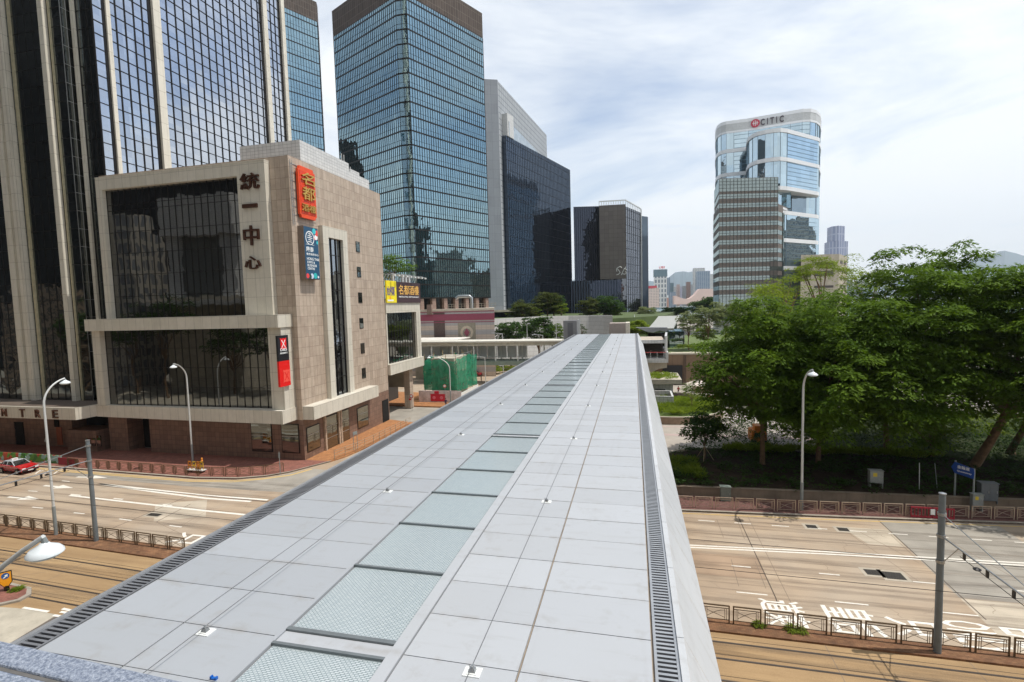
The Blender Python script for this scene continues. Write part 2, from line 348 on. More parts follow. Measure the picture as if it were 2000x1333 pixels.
# lettering painted on the bus lane, read by drivers going right (up = +x, right = -y)
def roadtext(s, x, y, w, h, nm='road_lettering'):
    tag(letters(nm, s, (x,y,.010), (0,-1,0), (1,0,0), w, h, M['white'], None, 0, .012), kind='structure')
roadtext('道東', 7.05, 31.75, 2.55, 2.35); roadtext('皇后', 10.35, 31.7, 2.6, 2.6); roadtext('只', 13.45, 31.2, 1.7, 2.4); roadtext('ONLY', 16.2, 31.5, 2.6, 2.3); roadtext('EAST', 18.9, 31.3, 2.6, 2.2)
roadtext('只', -36.4, 33.0, 1.9, 2.5)
def slab(pts, z, m, nm='road_slab'): struct(nm, MB().poly([(p[0],p[1],z) for p in pts]), m)
gm = plain('grey concrete slab', lin(152,146,136), .85, 0, .14, .5, .25, .25); gm2 = plain('darker tan slab', lin(160,138,116), .85, 0, .14, .4, .25, .25); gm3 = plain('pale slab', lin(184,172,154), .85, 0, .12, .5, .25, .25)
slab([(18.95,44.9),(18.6,33.95),(26.8,34.0),(27.2,45.6)], .0022, gm); slab([(18.6,33.9),(18.4,29),(27,28.9),(26.8,33.95)], .0022, gm3); slab([(8.3,36.9),(8.2,33.95),(3,33.95),(3,36.9)], .0022, gm2)
slab([(15.6,43.2),(16.4,40.4),(18.7,40.4),(18.9,43.2)], .0022, gm3); slab([(-44.6,37.6),(-41,34.3),(-37.2,36.0),(-40.4,39.4)], .0022, gm3); slab([(-64,44),(-46,43.6),(-39.5,45.2),(-36,49.4),(-33,49.4),(-33,42.4),(-46,42.2),(-64,42.8)], .0022, gm)
tw_ = NT('tyre wear'); o_ = tw_.obj(); f_ = tw_.noise(tw_.map(o_,(.12,2.5,1)), 1., 6, .6)
wear = tw_.n('ShaderNodeMixShader', {0: tw_.ramp(f_,.42,.75,0,.42)}); tw_.set(wear,1,tw_.n('ShaderNodeBsdfTransparent').outputs[0]); tw_.set(wear,2,tw_.bsdf(lin(104,90,78),.8)); wear_m = tw_.done(wear.outputs[0])
wb = MB()
for y in (30.7,32.8,34.6,36.3,39.2,41.2,43.3):
    for dy in (-.75,.75): strip(wb, (-110,y+2.6+dy*.9), (-33,y+.2+dy*.9), .75, .0036); strip(wb, (3,y+dy*.9), (70,y+.3+dy*.9), .75, .0036)
for y in (26.5, 23.65):
    strip(wb, (-110,y+2.2), (-40,y+.2), 1.05, .0148); strip(wb, (-40,y+.2), (70,y), 1.05, .0148)
struct('tyre_wear', wb, wear_m)
tj = MB()
for k in range(26):
    x = -100+k*6.1+random.uniform(-.6,.6); strip(tj, (x,19), (x+.1,28.3), .035, .0135)
    if k%3 == 0: strip(tj, (x+2,24.4), (x+3.6+random.random(),25.8), .025, .0137); strip(tj, (x+4,21), (x+4.4,23), .02, .0137)
struct('tram_bed_joints', tj, M['joint2'])
ck = MB(); rc_ = random.Random(4)
for k in range(26):
    x, y = (rc_.uniform(4,34) if k%2 else rc_.uniform(-62,-34)), rc_.uniform(30,43); dx, dy = rc_.uniform(-.5,.5), rc_.choice((-.7,.7))
    if x < 0: y += 2.5
    for q in range(rc_.randint(3,7)):
        x2, y2 = x+dx*.5+rc_.uniform(-.25,.25), y+dy*.35+rc_.uniform(-.12,.12); strip(ck, (x,y), (x2,y2), .022, .0042); x, y = x2, y2
struct('road_cracks', ck, M['joint2'])
# manhole covers and gratings let into the road
cover_m = tiles('cast iron cover', lin(86,80,74), lin(70,66,62), lin(42,40,38), .09, .09, .02, .6, .5, .2)
patch = plain('patched concrete', lin(168,158,142), .85, 0, .12, 1.2)
pm = MB()
for i, (x, y, a, b, lab) in enumerate([(13.44,42.84,.75,.6,'square iron road cover, left one of the pair near the far kerb'),(15.6,42.7,.75,.6,'square iron road cover, right one of the pair near the far kerb'),(14.95,36.2,.8,.7,'small iron road grating beside a larger one in the middle lane'),(16.1,36.0,1.1,.9,'large iron road grating in the middle of the right carriageway'),(-42.3,35.5,1.3,.55,'dark rectangular road cover on the left carriageway')]):
    pm.box(x-a*.5-.22, x+a*.5+.22, y-b*.5-.22, y+b*.5+.22, -.02, .006)
    mb = MB().box(x-a/2, x+a/2, y-b/2, y+b/2, -.02, .013)
    for k in range(6): mb.box(x-a/2+.05, x+a/2-.05, y-b/2+.06+k*(b-.12)/6, y-b/2+.1+k*(b-.12)/6, .012, .018)
    tag(mb.build('road_cover', cover_m), lab, 'manhole cover', 'covers in the road')
struct('road_patches', pm, patch)
# ------------------------------------------------------------------ the long covered footbridge seen from above
def roof_mat(name, c, seed=0.):
    t = NT(name); o = t.obj(); f = t.noise(t.map(o,(.35,.35,1)), 1., 6, .6); g = t.noise(o, 1.6, 7, .68); s = t.noise(t.map(o,(2.2,.1,1)), 1., 5)
    gi = t.n('ShaderNodeNewGeometry').outputs['Random Per Island']
    k = t.ramp(gi, 0, 1, .93, 1.04); cc = t.mix(1., c, t.n('ShaderNodeCombineXYZ',{0:k,1:k,2:k}).outputs[0], 'MULTIPLY')
    cc = t.mix(t.ramp(f,.4,.75,0,.16), cc, lin(150,152,152)); cc = t.mix(t.ramp(g,.57,.72,0,.30), cc, lin(140,136,130)); cc = t.mix(t.ramp(s,.58,.75,0,.14), cc, lin(128,124,118))
    yy = t.n('ShaderNodeSeparateXYZ', {0: o}).outputs[1]; fr = t.math('FRACT', t.math('DIVIDE', t.math('ADD', yy, 58-8.92+14.115), 1.4115)); ed = t.math('MULTIPLY', t.math('MINIMUM', fr, t.math('SUBTRACT', 1., fr)), 1.4115)
    gr = t.math('MULTIPLY', t.ramp(ed,.0,.14,1,0), t.ramp(t.noise(t.map(o,(1.4,.5,1)),1.2,6,.7),.46,.68,.0,.42)); cc = t.mix(gr, cc, lin(132,122,108))
    dr = t.noise(t.map(o,(.5,3.2,1)),1.1,6,.65); cc = t.mix(t.ramp(dr,.56,.74,0,.20), cc, lin(134,130,124))
    return t.done(t.bsdf(cc, t.ramp(f,.3,.7,.42,.6), 0, .45, t.bump(g,.06,.01)))
M['roofR'] = roof_mat('pale roof panel metal', lin(172,175,179)); M['roofL'] = roof_mat('roof panel metal', lin(160,164,169))
M['seam'] = plain('sealant joint', lin(146,132,116), .8, 0, .25, 3.); M['alu'] = plain('brushed aluminium', lin(176,178,180), .4, .6, .08, 3.)
M['slotdark'] = flat('dark gutter', lin(58,58,62), .9); M['flank'] = roof_mat('white flank panel', lin(186,189,192))
M['steel'] = plain('galvanised steel', lin(168,170,170), .35, .8, .12, 5.); M['cable'] = flat('steel cable', lin(120,120,120), .4, .7)
Y0, Y1 = 2.0, 115.0; ZR = 11.0
fb = thing('covered_footbridge', (-6,58,0), 'long grey metal roofed footbridge with a glass skylight strip crossing the road', 'footbridge')
MB().box(-13.05,.93,Y0,Y1,10.2,10.94).build('roof_deck', M['seam'], fb)
PIT = 1.4115
def panels(xs, mat, name):
    mb = MB(); y = 8.92-PIT*5
    while y < Y1-.1:
        b = min(y+PIT, Y1)
        for x0, x1 in xs:
            e = .009; z = ZR+random.uniform(-.002,.002)
            mb.add([(x0+e,y+e,10.9),(x1-e,y+e,10.9),(x1-e,b-e,10.9),(x0+e,b-e,10.9),(x0+e,y+e,z),(x1-e,y+e,z),(x1-e,b-e,z),(x0+e,b-e,z)],
                   [(4,5,6,7),(0,1,5,4),(1,2,6,5),(2,3,7,6),(3,0,4,7)])
        y = b
    return mb.build(name, mat, fb)
panels([(-12.36,-10.03),(-10.01,-7.58)], M['roofL'], 'roof_panelling')
panels([(-4.6,-2.215),(-2.185,.29)], M['roofR'], 'roof_panelling')
MB().box(-4.90,-4.62,Y0,Y1,10.9,11.035).build('kerb_trim', M['roofR'], fb)
MB().box(-7.60,-7.50,Y0,Y1,10.9,11.03).build('kerb_trim', M['roofL'], fb)
# skylight: frames, panes
def sky_mat():
    t = NT('skylight glass with wire mesh'); o = t.obj()
    b = t.n('ShaderNodeTexBrick', {'Vector': t.map(o,(1,1,0)), 'Color1': lin(194,201,203), 'Color2': lin(180,189,192), 'Mortar': lin(118,130,134), 'Scale': 1., 'Mortar Size': .011, 'Mortar Smooth': .3, 'Brick Width': .11, 'Row Height': .044}, offset=.5)
    f = t.noise(t.map(o,(.7,.12,1)), 1., 4); c = t.mix(t.ramp(f,.35,.7,0,.35), b.outputs[0], lin(164,175,178))
    return t.done(t.bsdf(c, .25, 0, .4, None, Coat_Weight=.25, Coat_Roughness=.06))
M['skyglass'] = sky_mat()
bars = MB(); blanks = MB(); y = 8.45-16.95
ystart = []
M['skybar'] = plain('skylight frame bar', lin(128,134,136), .45, .5, .1, 3.)
def pane(a, b):
    p = MB().box(-7.46,-4.94,a,b,10.9,10.985).build('skylight_pane', M['skyglass'], fb)
    MB().box(-7.5,-4.9,b-.01,b+.065,10.9,11.045).build('frame_bar', M['skybar'], p)
    return p
g0 = 9.2-16.95
for k in range(8):
    gs = g0+k*16.95; 
    if gs > Y1-3: break
    for j in range(6):
        a = gs+j*2.74; b = a+2.74
        if b < Y0 or b > Y1: continue
        pp = pane(max(a+.03, Y0), b-.03)
        if j == 0 and a > Y0: MB().box(-7.5,-4.9,a-.08,a+.03,10.9,11.045).build('frame_bar', M['skybar'], pp)
    if gs-.1 > Y0: MB().box(-7.49,-4.91,max(gs-.43,Y0),gs-.09,10.9,11.0).build('skylight_infill', M['roofR'], fb)
# gratings over the gutters
for (x0, x1, nm) in ((-13.02,-12.4,0),(.33,.80,1)):
    MB().box(x0,x1,Y0,Y1,10.8,10.945).build('gutter', M['slotdark'], fb)
    g = MB(); p = .125
    y = Y0
    while y < Y1:
        st = p if y < 60 else p*2
        g.box(x0+.05, x1-.05, y, y+st*.5, 10.96, 10.995); y += st
    g.box(x0,x0+.055,Y0,Y1,10.945,11.005); g.box(x1-.055,x1,Y0,Y1,10.945,11.005)
    g.build('gutter_grating', M['alu'] if nm else plain('grey grating', lin(140,142,146), .45, .5, .1, 3.), fb)
# right-hand raised lip and sloping flank in panels; left lip
lip = MB(); fl_ = MB(); y = Y0
while y < Y1:
    b = min(y+PIT*2, Y1)
    lip.add([(.805,y+.008,10.9),(.95,y+.008,10.9),(.95,b-.008,10.9),(.805,b-.008,10.9),(.805,y+.008,11.05),(.95,y+.008,11.05),(.95,b-.008,11.05),(.805,b-.008,11.05)],[(4,5,6,7),(0,1,5,4),(1,2,6,5),(2,3,7,6),(3,0,4,7)])
    fl_.add([(.955,y+.006,11.03),(1.85,y+.006,9.4),(1.85,b-.006,9.4),(.955,b-.006,11.03),(1.95,y+.006,8.2),(1.95,b-.006,8.2)],[(0,1,2,3),(1,4,5,2)])
    y = b
lip.build('roof_lip', M['flank'], fb); fl_.build('flank_panelling', M['flank'], fb)
MB().box(-13.14,-13.025,Y0,Y1,10.3,11.03).build('roof_lip', M['alu'], fb)
MB().box(-13.1,1.7,Y0,Y1,5.1,5.9).build('deck', M['concrete'], fb)
for y in (20.5, 47, 78, 108):
    MB().prism([(-8.5+1.2*math.cos(a),y+1.2*math.sin(a)) for a in [k*math.pi/8 for k in range(16)]], 0, 5.2).build('pier', M['concrete'], fb)
# fall-arrest anchors along two cables
def anchor_mesh(T):
    base = MB(T).box(-.17,.17,-.13,.13,0,.018).box(-.105,.105,-.09,.09,.018,.032)
    post = MB(T).add([(-.07,-.06,.03),(.07,-.06,.03),(.07,.06,.03),(-.07,.06,.03),(-.05,-.04,.10),(.05,-.04,.10),(.05,.04,.10),(-.05,.04,.10)],[(3,2,1,0),(4,5,6,7),(0,1,5,4),(1,2,6,5),(2,3,7,6),(3,0,4,7)]).tube([(0,0,.1),(0,0,.155)],.022,8).tube([(0,-.05,.135),(0,.05,.135)],.014,6).tube([(-.06,.03,.03),(-.06,.03,.14)],.008,5)
    return base, post
M['anchor'] = plain('white anchor plate', lin(226,228,226), .4, .1, .05, 6.)
first = None
for x in (-9.24, -3.07):
    for k in range(13):
        yy = 8.72+k*8.5
        if first is None:
            b, p = anchor_mesh(Matrix.Translation((x,yy,11.0)))
            first = b.build('anchor', M['anchor'], fb); post0 = p.build('anchor_post', M['steel'], first); ax, ay = x, yy
        else:
            c = first.copy(); C.objects.link(c); c.parent = fb; c.location = (x-ax, yy-ay, 0)
            d = post0.copy(); C.objects.link(d); d.parent = c
for x in (-9.24, -3.07): MB().tube([(x,Y0,11.138),(x,58,11.136),(x,Y1,11.138)], .008, 6).build('safety_cable', M['cable'], fb)
# stone parapet of the terrace the picture is taken from
def granite():
    t = NT('bush-hammered granite'); o = t.obj(); a = t.noise(o, 90., 4, .7); b = t.noise(o, 240., 2); d = t.noise(o, 6., 4)
    c = t.mix(t.ramp(a,.38,.62), lin(106,116,134), lin(168,176,190)); c = t.mix(t.ramp(b,.5,.7,0,.5), c, lin(76,84,100)); c = t.mix(t.ramp(d,.45,.7,0,.3), c, lin(120,130,150))
    return t.done(t.bsdf(c, .8, 0, .3, t.bump(a,.8,.01)))
pz_ = 17.1
A, B, Cc, D = gz(-60,1237,pz_), gz(440,1349,pz_), gz(-60,1283,pz_), gz(260,1352,pz_)
dirv = (B-A).normalized(); nrm = Vector((-dirv.y, dirv.x, 0))
pw = (Cc-A).dot(nrm)
pt = thing('stone_parapet', (A.x,A.y,15.5), 'speckled blue grey granite parapet coping in the near left corner', 'parapet')
def ps(o0, o1, z0, z1): 
    a, b = A-dirv*1.5, B+dirv*1.2
    return MB().prism([((a+nrm*o1).x,(a+nrm*o1).y),((b+nrm*o1).x,(b+nrm*o1).y),((b+nrm*o0).x,(b+nrm*o0).y),((a+nrm*o0).x,(a+nrm*o0).y)], z0, z1)
M['granite'] = granite()
sg = 1 if pw > 0 else -1
ps(0, pw, 16.9, pz_).build('coping', M['granite'], pt, bevel=.006); ps(pw+sg*.001, pw+sg*.011, 16.9, pz_-.006).build('joint', plain('mortar joint', lin(96,94,92), .9, 0, .2, 20.), pt)
ps(pw+sg*.012, pw+sg*.9, 16.9, pz_-.002).build('coping', M['granite'], pt, bevel=.006); ps(sg*.05, sg*.3, 15.5, 16.9).build('wall', M['granite'], pt)
q = gz(418,1327,11.0)
bc = MB().box(q.x-.07,q.x+.07,q.y-.03,q.y+.03,11.0,11.03).box(q.x-.07,q.x-.04,q.y-.03,q.y+.03,11.03,11.06).box(q.x+.03,q.x+.07,q.y-.03,q.y+.03,11.03,11.05)
tag(bc.build('plastic_clip', flat('blue plastic', lin(20,92,176), .4)), 'small bright blue plastic clip left on the roof panel near the parapet', 'clip')
# ------------------------------------------------------------------ stone podium building with white frames
def grid(P, u, n, w, z0, z1, nu, zs, bw, bd, name, mat, parent, hw=None, us=None):
    """mullions and transoms of one glazed face: upright bars along u, level bars at heights zs"""
    P, u, n = Vector(P), Vector(u).normalized(), Vector(n).normalized(); mb = MB(); hw = hw or bw
    for x in (us if us is not None else [w*i/nu for i in range(nu+1)]):
        mb.cbox(P+u*x+n*bd/2+Vector((0,0,(z1-z0)/2)), u*bw/2, n*(bd/2+.003), (0,0,(z1-z0)/2))
    for z in zs:
        mb.cbox(P+u*w/2+n*bd*.42+Vector((0,0,z-z0)), u*(w/2), n*(bd*.42), (0,0,hw/2))
    return mb.build(name, mat, parent)
M['stone'] = tiles('brown granite cladding', lin(194,177,159), lin(178,160,143), lin(126,110,98), .68, 1.24, .016, .55, 0., .2, .35, .2)
M['stoneD'] = tiles('dark brown granite cladding', lin(142,114,98), lin(126,100,86), lin(84,68,60), .62, .62, .016, .5, 0., .22, .4, .2)
M['cream'] = tiles('cream tile cladding', lin(212,206,192), lin(205,199,184), lin(150,144,132), 1.24, 2.2, .016, .5, 0., .1, .4, .16)
M['whitetile'] = tiles('white tile', lin(212,212,210), lin(200,200,199), lin(150,150,150), .6, .4, .02, .45, 0., .08, .4, .15)
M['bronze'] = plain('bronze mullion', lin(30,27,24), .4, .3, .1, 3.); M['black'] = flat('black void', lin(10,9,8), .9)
M['darkglass'] = mirror_glass('dark bronze glass', (.56,.56,.54,1), (.006,.006,.006,1), .15, 1.14, 2.6, .0035, .0016)
M['shopglass'] = mirror_glass('shop glass', (.6,.62,.58,1), (.012,.012,.01,1), .16, 1.2, 1.8, .008, .002)
M['letterbrown'] = plain('bronze letter', lin(84,54,40), .35, .5, .15, 4.); M['gold'] = plain('gilt letter', lin(198,160,80), .3, .6, .2, 6.)
M['redletter'] = plain('red letter edge', lin(120,48,34), .5)
P0 = (-52,62,0)
pod = thing('podium_building', P0, 'brown stone clad corner building with white frames and dark glazed fronts', 'building')
MB().prism([(-66.6,52),(-39.2,52),(-38.5,51.85),(-38.5,73.6),(-66.6,73.6)], 5.0, 36.0).build('stone_wall', M['stone'], pod)
gf = MB()
def gX(x, Y, y=850): return gy(x, y, Y).x
x1 = gX(293,52); gf.prism([(x1,52.006),(-39.2,52.006),(-38.503,51.856),(-38.503,73.59),(x1,73.59)], 0, 5.0)
gf.box(gX(214,52),gX(250,52),52.0,54.2,0,5.2); gf.box(-135,gX(137,52),52.3,60,0,5.2)
gf.build('ground_floor_wall', M['stoneD'], pod)
MB().box(-92,x1+.02,54.25,54.6,0,5.0).build('passage_back_wall', M['black'], pod); MB().box(-135,-38.7,52.1,73.4,5.0,5.06).build('passage_ceiling', M['black'], pod)  # black wall set close behind the openings, its colour standing for deep shade
# booth under the canopy, doors and panels of the shaded wall
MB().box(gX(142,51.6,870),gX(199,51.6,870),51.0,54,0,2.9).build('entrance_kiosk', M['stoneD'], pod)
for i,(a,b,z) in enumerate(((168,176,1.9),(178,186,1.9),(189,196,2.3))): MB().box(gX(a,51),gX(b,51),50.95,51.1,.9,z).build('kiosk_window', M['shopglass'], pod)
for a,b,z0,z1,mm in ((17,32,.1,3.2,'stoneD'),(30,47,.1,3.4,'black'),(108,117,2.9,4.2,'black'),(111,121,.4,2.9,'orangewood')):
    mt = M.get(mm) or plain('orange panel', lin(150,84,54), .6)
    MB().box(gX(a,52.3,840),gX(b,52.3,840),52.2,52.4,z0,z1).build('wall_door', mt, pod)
# white frames: upper storey
F = 51.2
xl, xr = gy(185,350,F).x, gy(515,310,F).x; zi = gy(193,372,F).z; zt = 35.45
xa, xb = xl+.95, gy(462,340,F).x
up = MB().box(xl,xr,F,52.05,zi,zt).box(xl,xa,F,52.04,17.6,zi).box(xb,xr,F,52.03,17.6,zi)
up.build('upper_frame', M['cream'], pod)
MB().box(xl,xr+.02,F-.03,52.05,zt,zt+.12).build('frame_coping', M['cream'], pod)
MB().box(xa,xb,51.75,51.98,17.6,zi).build('upper_glazing', M['darkglass'], pod)
zs = [17.75+i*2.72 for i in range(7)]+[zi-1.9]
grid((xa,51.75,17.6),(1,0,0),(0,-1,0),xb-xa,17.6,zi,21,zs,.07,.05,'mullions',M['bronze'],pod,.05)
# middle ledge, lower storey, lower ledge
MB().box(-67.6,-39.25,49.45,52.02,16.2,17.68).build('ledge', M['cream'], pod)
lx0, lx1 = -67.35, -39.4
for a_, b_ in ((lx0,lx0+1.25),(lx1-1.75,lx1)): MB().box(a_,b_,50.05,52.01,6.5,16.2).build('lower_frame', M['cream'], pod)
MB().box(lx0+1.25,lx1-1.75,50.75,51.0,6.5,16.2).build('lower_glazing', M['darkglass'], pod)
zs = [6.6+i*2.42 for i in range(5)]
grid((lx0+1.25,50.75,6.5),(1,0,0),(0,-1,0),lx1-1.75-lx0-1.25,6.5,16.2,23,zs,.075,.05,'mullions',M['bronze'],pod,.05)
n_ = 14; cur = [(-68.0+28.7*i/n_, 50.35-.95*(i/n_)**.8) for i in range(n_+1)]
MB().prism(cur+[(-39.3,52.02),(-68.0,52.02)], 5.05, 6.6).build('ledge', M['cream'], pod)
# canopy with the building's name along its front, running left out of the picture
MB().prism([(-135,48),(-68.35,48),(-68.0,50.4),(-68.0,52.5),(-135,52.5)], 5.1, 6.62).build('canopy', M['cream'], pod)
MB().prism([(-135,48.3),(-68.6,48.3),(-68.3,50.4),(-68.3,52.5),(-135,52.5)], 6.6, 6.66).build('canopy_roof', plain('brown canopy roof', lin(98,86,76), .8, 0, .2, 1.), pod)
for s, px in (('C',-84),('E',-42),('N',10),('T',45),('R',75),('E',109)):
    a = gy(px-5,808,48).x; letters('canopy_letter', s, (a,48,5.28), (1,0,0), (0,0,1), .85, 1.05, M['letterbrown'], pod, .16, .012)
for s, (a, b, c, d) in (('統',(472,337,507,373)),('一',(476,398,504,408)),('中',(479,440,507,481)),('心',(481,500,511,527))):
    p, q = gy(a,d,F), gy(c,b,F); letters('pier_lettering', s, (p.x,F-.06,p.z), (1,0,0), (0,0,1), q.x-p.x, q.z-p.z, M['letterbrown'], pod, .22, .012)
# long window with its white surround on the sunny side, ledge over the doors, six small windows
X = -37.9
ft, fbm = 28.7, 6.6
sw = MB().box(-38.5,X,57.0,62.6,27.35,ft).box(-38.5,X,57.0,58.2,6.3,27.35).box(-38.5,X,61.5,62.6,6.3,27.35)
sw.build('window_surround', M['cream'], pod)
MB().box(-38.55,-38.40,58.2,61.5,6.6,27.4).build('tall_window', mirror_glass('tall window glass', (.62,.68,.74,1), (.01,.01,.012,1), .4, 1.1, 2.4, .012, .004), pod)
grid((-38.40,58.2,6.6),(0,1,0),(1,0,0),3.3,6.6,27.4,3,[6.8+i*2.3 for i in range(9)],.10,.12,'mullions',M['bronze'],pod,.07)
MB().box(-38.52,-37.0,51.95,67.6,5.05,6.65).build('ledge', M['cream'], pod)
for z in (27.0, 23.4, 19.7, 16.0, 12.35, 8.7):
    f = MB().box(-38.52,-38.44,65.7,66.75,z-.75,z+.75).build('small_window', M['bronze'], pod)
    MB().box(-38.5,-38.425,65.78,66.67,z-.67,z+.67).build('pane', M['shopglass'], f)
# shop windows and doors of the ground floor
for a,b,t,bt in ((602,623,823,876),(700,718,790,832)):
    p, q = gx(a,bt,-38.42), gx(b,t,-38.42); f = MB().box(-38.52,-38.44,p.y-.12,q.y+.12,.9,3.95).build('shop_window', M['bronze'], pod)
    MB().box(-38.5,-38.42,p.y,q.y,1.0,3.85).build('pane', M['shopglass'], f)
    MB().box(-38.5,-38.40,p.y,q.y,2.9,2.98).build('window_bar', M['steel'], f)
for a, b in ((639,661),(669,683)):
    p, q = gx(a,860,-38.42), gx(b,850,-38.42); f = MB().box(-38.52,-38.44,p.y-.1,q.y+.1,.15,4.4).build('entrance_door', M['bronze'], pod)
    MB().box(-38.5,-38.42,p.y,q.y,.2,4.3).build('pane', M['shopglass'], f)
    for k in range(2): MB().box(-38.5,-38.39,p.y+.05,q.y-.05,1.5+k*1.5,1.56+k*1.5).build('window_bar', M['steel'], f)
for px in (637,664,668):
    p = gx(px,850,-38.3); MB().box(-38.5,-38.25,p.y-.16,p.y+.16,.12,4.6).build('door_post', plain('veined marble post', lin(176,158,138), .4, 0, .35, 4.), pod)
p, q = gx(749,830,-38.42), gx(760,815,-38.42); MB().box(-38.52,-38.43,p.y,q.y,.1,3.6).build('service_door', M['black'], pod)
for a, b in ((492,530),(551,584)):
    xa_, xb_ = gX(a,51.95,850), min(gX(b,51.95,850),-39.3); f = MB().box(xa_-.1,xb_+.1,51.93,52.05,.9,4.5).build('shop_window', M['bronze'], pod)
    MB().box(xa_,xb_,51.9,52.0,1.0,4.4).build('pane', M['shopglass'], f); MB().box(xa_,xb_,51.88,52.0,2.9,2.98).build('window_bar', M['steel'], f)
# penthouse on the roof
MB().box(gy(468,289,56.3).x,-40.0,56.3,67.45,36,39.2).box(-52,-40.03,67.45,73.2,36,38.1).build('penthouse', M['whitetile'], pod)
r_ = MB()
for yy in (66.2,66.8,68.4): r_.box(-40.4,-40.3,yy,yy+.06,38,40.3 if yy<67 else 39)
r_.box(-40.6,-40.1,68.0,70.5,38.1,38.6).build('roof_plant', M['whitetile'], pod)
# annex with glass front on a column
MB().box(-60,-39.2,73.5,86.7,7.5,18.9).build('annex_wall', M['stoneD'], pod)
af = MB().box(-39.3,-38.3,73.62,86.8,17.3,18.95).box(-39.3,-38.3,85.0,86.0,9.0,17.3).box(-39.3,-38.4,73.62,74.0,9.0,17.3).box(-60,-38.3,85.9,86.8,9,17.3)
af.build('annex_frame', M['cream'], pod)
MB().box(-60,-38.0,73.62,87.0,7.3,9.0).build('ledge', M['cream'], pod)
MB().box(-39.2,-38.75,74.0,85.0,9.0,17.3).build('annex_glazing', M['darkglass'], pod)
grid((-38.75,74.0,9.0),(0,1,0),(1,0,0),11,9,17.3,11,[9.1,11.7,14.3,17.2],.075,.05,'mullions',M['bronze'],pod,.05)
MB().box(-40.3,-39.2,83.0,84.4,0,7.4).build('column', M['stone'], pod)
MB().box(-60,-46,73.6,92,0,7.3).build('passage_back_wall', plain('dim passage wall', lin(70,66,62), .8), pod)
MB().box(-60,-40.5,86.5,87,3.2,7.3).build('passage_beam', M['concrete'], pod)
# ------------------------------------------------------------------ signs on it
def rounded(w, h, r, n=5, wave=0):
    pts = []
    for cx, cy, a0 in ((w-r,h-r,0),(r,h-r,90),(r,r,180),(w-r,r,270)):
        for k in range(n+1): a = R(a0+90*k/n); pts.append((cx+r*math.cos(a), cy+r*math.sin(a)))
    return pts
def plate(pts, O, u, v, d0, d1):
    O, u, v = Vector(O), Vector(u), Vector(v); n = u.cross(v); mb = MB(); N = len(pts)
    P = [O+u*a+v*b for a, b in pts]
    return mb.add([p+n*d0 for p in P]+[p+n*d1 for p in P], [tuple(range(N-1,-1,-1)), tuple(range(N,2*N))]+[(i,(i+1)%N,(i+1)%N+N,i+N) for i in range(N)])
U, V = (0,1,0), (0,0,1)
p, q = gx(586,424,-38.1), gx(613,330,-38.1)
os_ = thing('restaurant_sign', (-38.5,p.y,p.z), 'tall orange sign with gilt characters high on the brown stone wall', 'sign')
w_, h_ = q.y-p.y, gx(584,323,-38.1).z-p.z
orange = plain('orange sign face', lin(226,74,24), .5, 0, .1, 3.)
plate([(0,.35),(.2,.3),(.3,0),(w_-.3,0),(w_-.2,.3),(w_,.35),(w_,h_-.4),(w_-.25,h_-.35),(w_-.35,h_),(.35,h_),(.25,h_-.35),(0,h_-.4)], (-38.35,p.y,p.z), U, V, 0, .3).build('sign_board', orange, os_)
plate([(.22,.5),(w_-.22,.5),(w_-.22,h_-.55),(.22,h_-.55)], (-38.05,p.y,p.z), U, V, 0, .03).build('sign_face', plain('deeper orange face', lin(214,58,16), .5, 0, .15, 3.), os_)
zc = p.z
for s, z0, z1 in (('名',.66,.90),('都',.36,.62)): letters('characters', s, (-38.0,p.y+.45,zc+h_*z0), U, V, w_-.75, h_*(z1-z0), M['gold'], os_, .14, .008)
letters('characters', '酒樓', (-38.0,p.y+.3,zc+h_*.13), U, V, w_-.55, h_*.15, M['gold'], os_, .12, .004)
fr = MB()
for k in range(7): fr.bar((-38.5,p.y-.9,zc+.2+k*(h_/6.2)),(-38.3,p.y+w_+.35,zc+.2+k*(h_/6.2)),.05)
for yy in (-.9,-.55): fr.bar((-38.4,p.y+yy,zc-1),(-38.4,p.y+yy,zc+h_+.4),.05)
for k in range(22): fr.bar((-38.4,p.y-.9,zc-.9+k*.32),(-38.4,p.y-.55,zc-.75+k*.32),.03)
fr.build('support_frame', M['steel'], os_)
p, q = gx(598,545,-37.7), gx(625.5,543,-37.7); zt_ = gx(594,441,-37.7).z; w_ = q.y-p.y; h_ = zt_-p.z
bs = thing('expo_sign', (-38.5,p.y,p.z), 'blue box sign with white circular emblem below the orange sign on brown stone', 'sign')
MB().box(-38.5,-37.72,p.y,p.y+w_,p.z,p.z+h_).build('sign_box', plain('sign box metal', lin(118,104,92), .5), bs)
blue = flat('dark teal blue sign face', lin(24,74,106), .4); wh = flat('white sign print', lin(236,240,240), .5)
MB().box(-37.72,-37.69,p.y+.05,p.y+w_-.05,p.z+.05,p.z+h_-.05).build('sign_face', blue, bs)
def ring(c, r0, r1, x, n=24):
    mb = MB(); 
    for k in range(n):
        a, b = 2*math.pi*k/n, 2*math.pi*(k+1)/n
        mb.quad(*[(x, c[0]+r*math.cos(t), c[1]+r*math.sin(t)) for r, t in ((r0,a),(r1,a),(r1,b),(r0,b))])
    return mb
cx_, cz_ = p.y+w_*.40, p.z+h_*.785; rr = w_*.30
em = ring((cx_,cz_), rr*.86, rr, -37.68)
for k in range(5):
    hw_ = rr*(.35+.12*(k%3)); zz_ = cz_+rr*(.55-.28*k); em.quad((-37.68,cx_-hw_,zz_),(-37.68,cx_+hw_,zz_-.03),(-37.68,cx_+hw_,zz_+.06),(-37.68,cx_-hw_,zz_+.09))
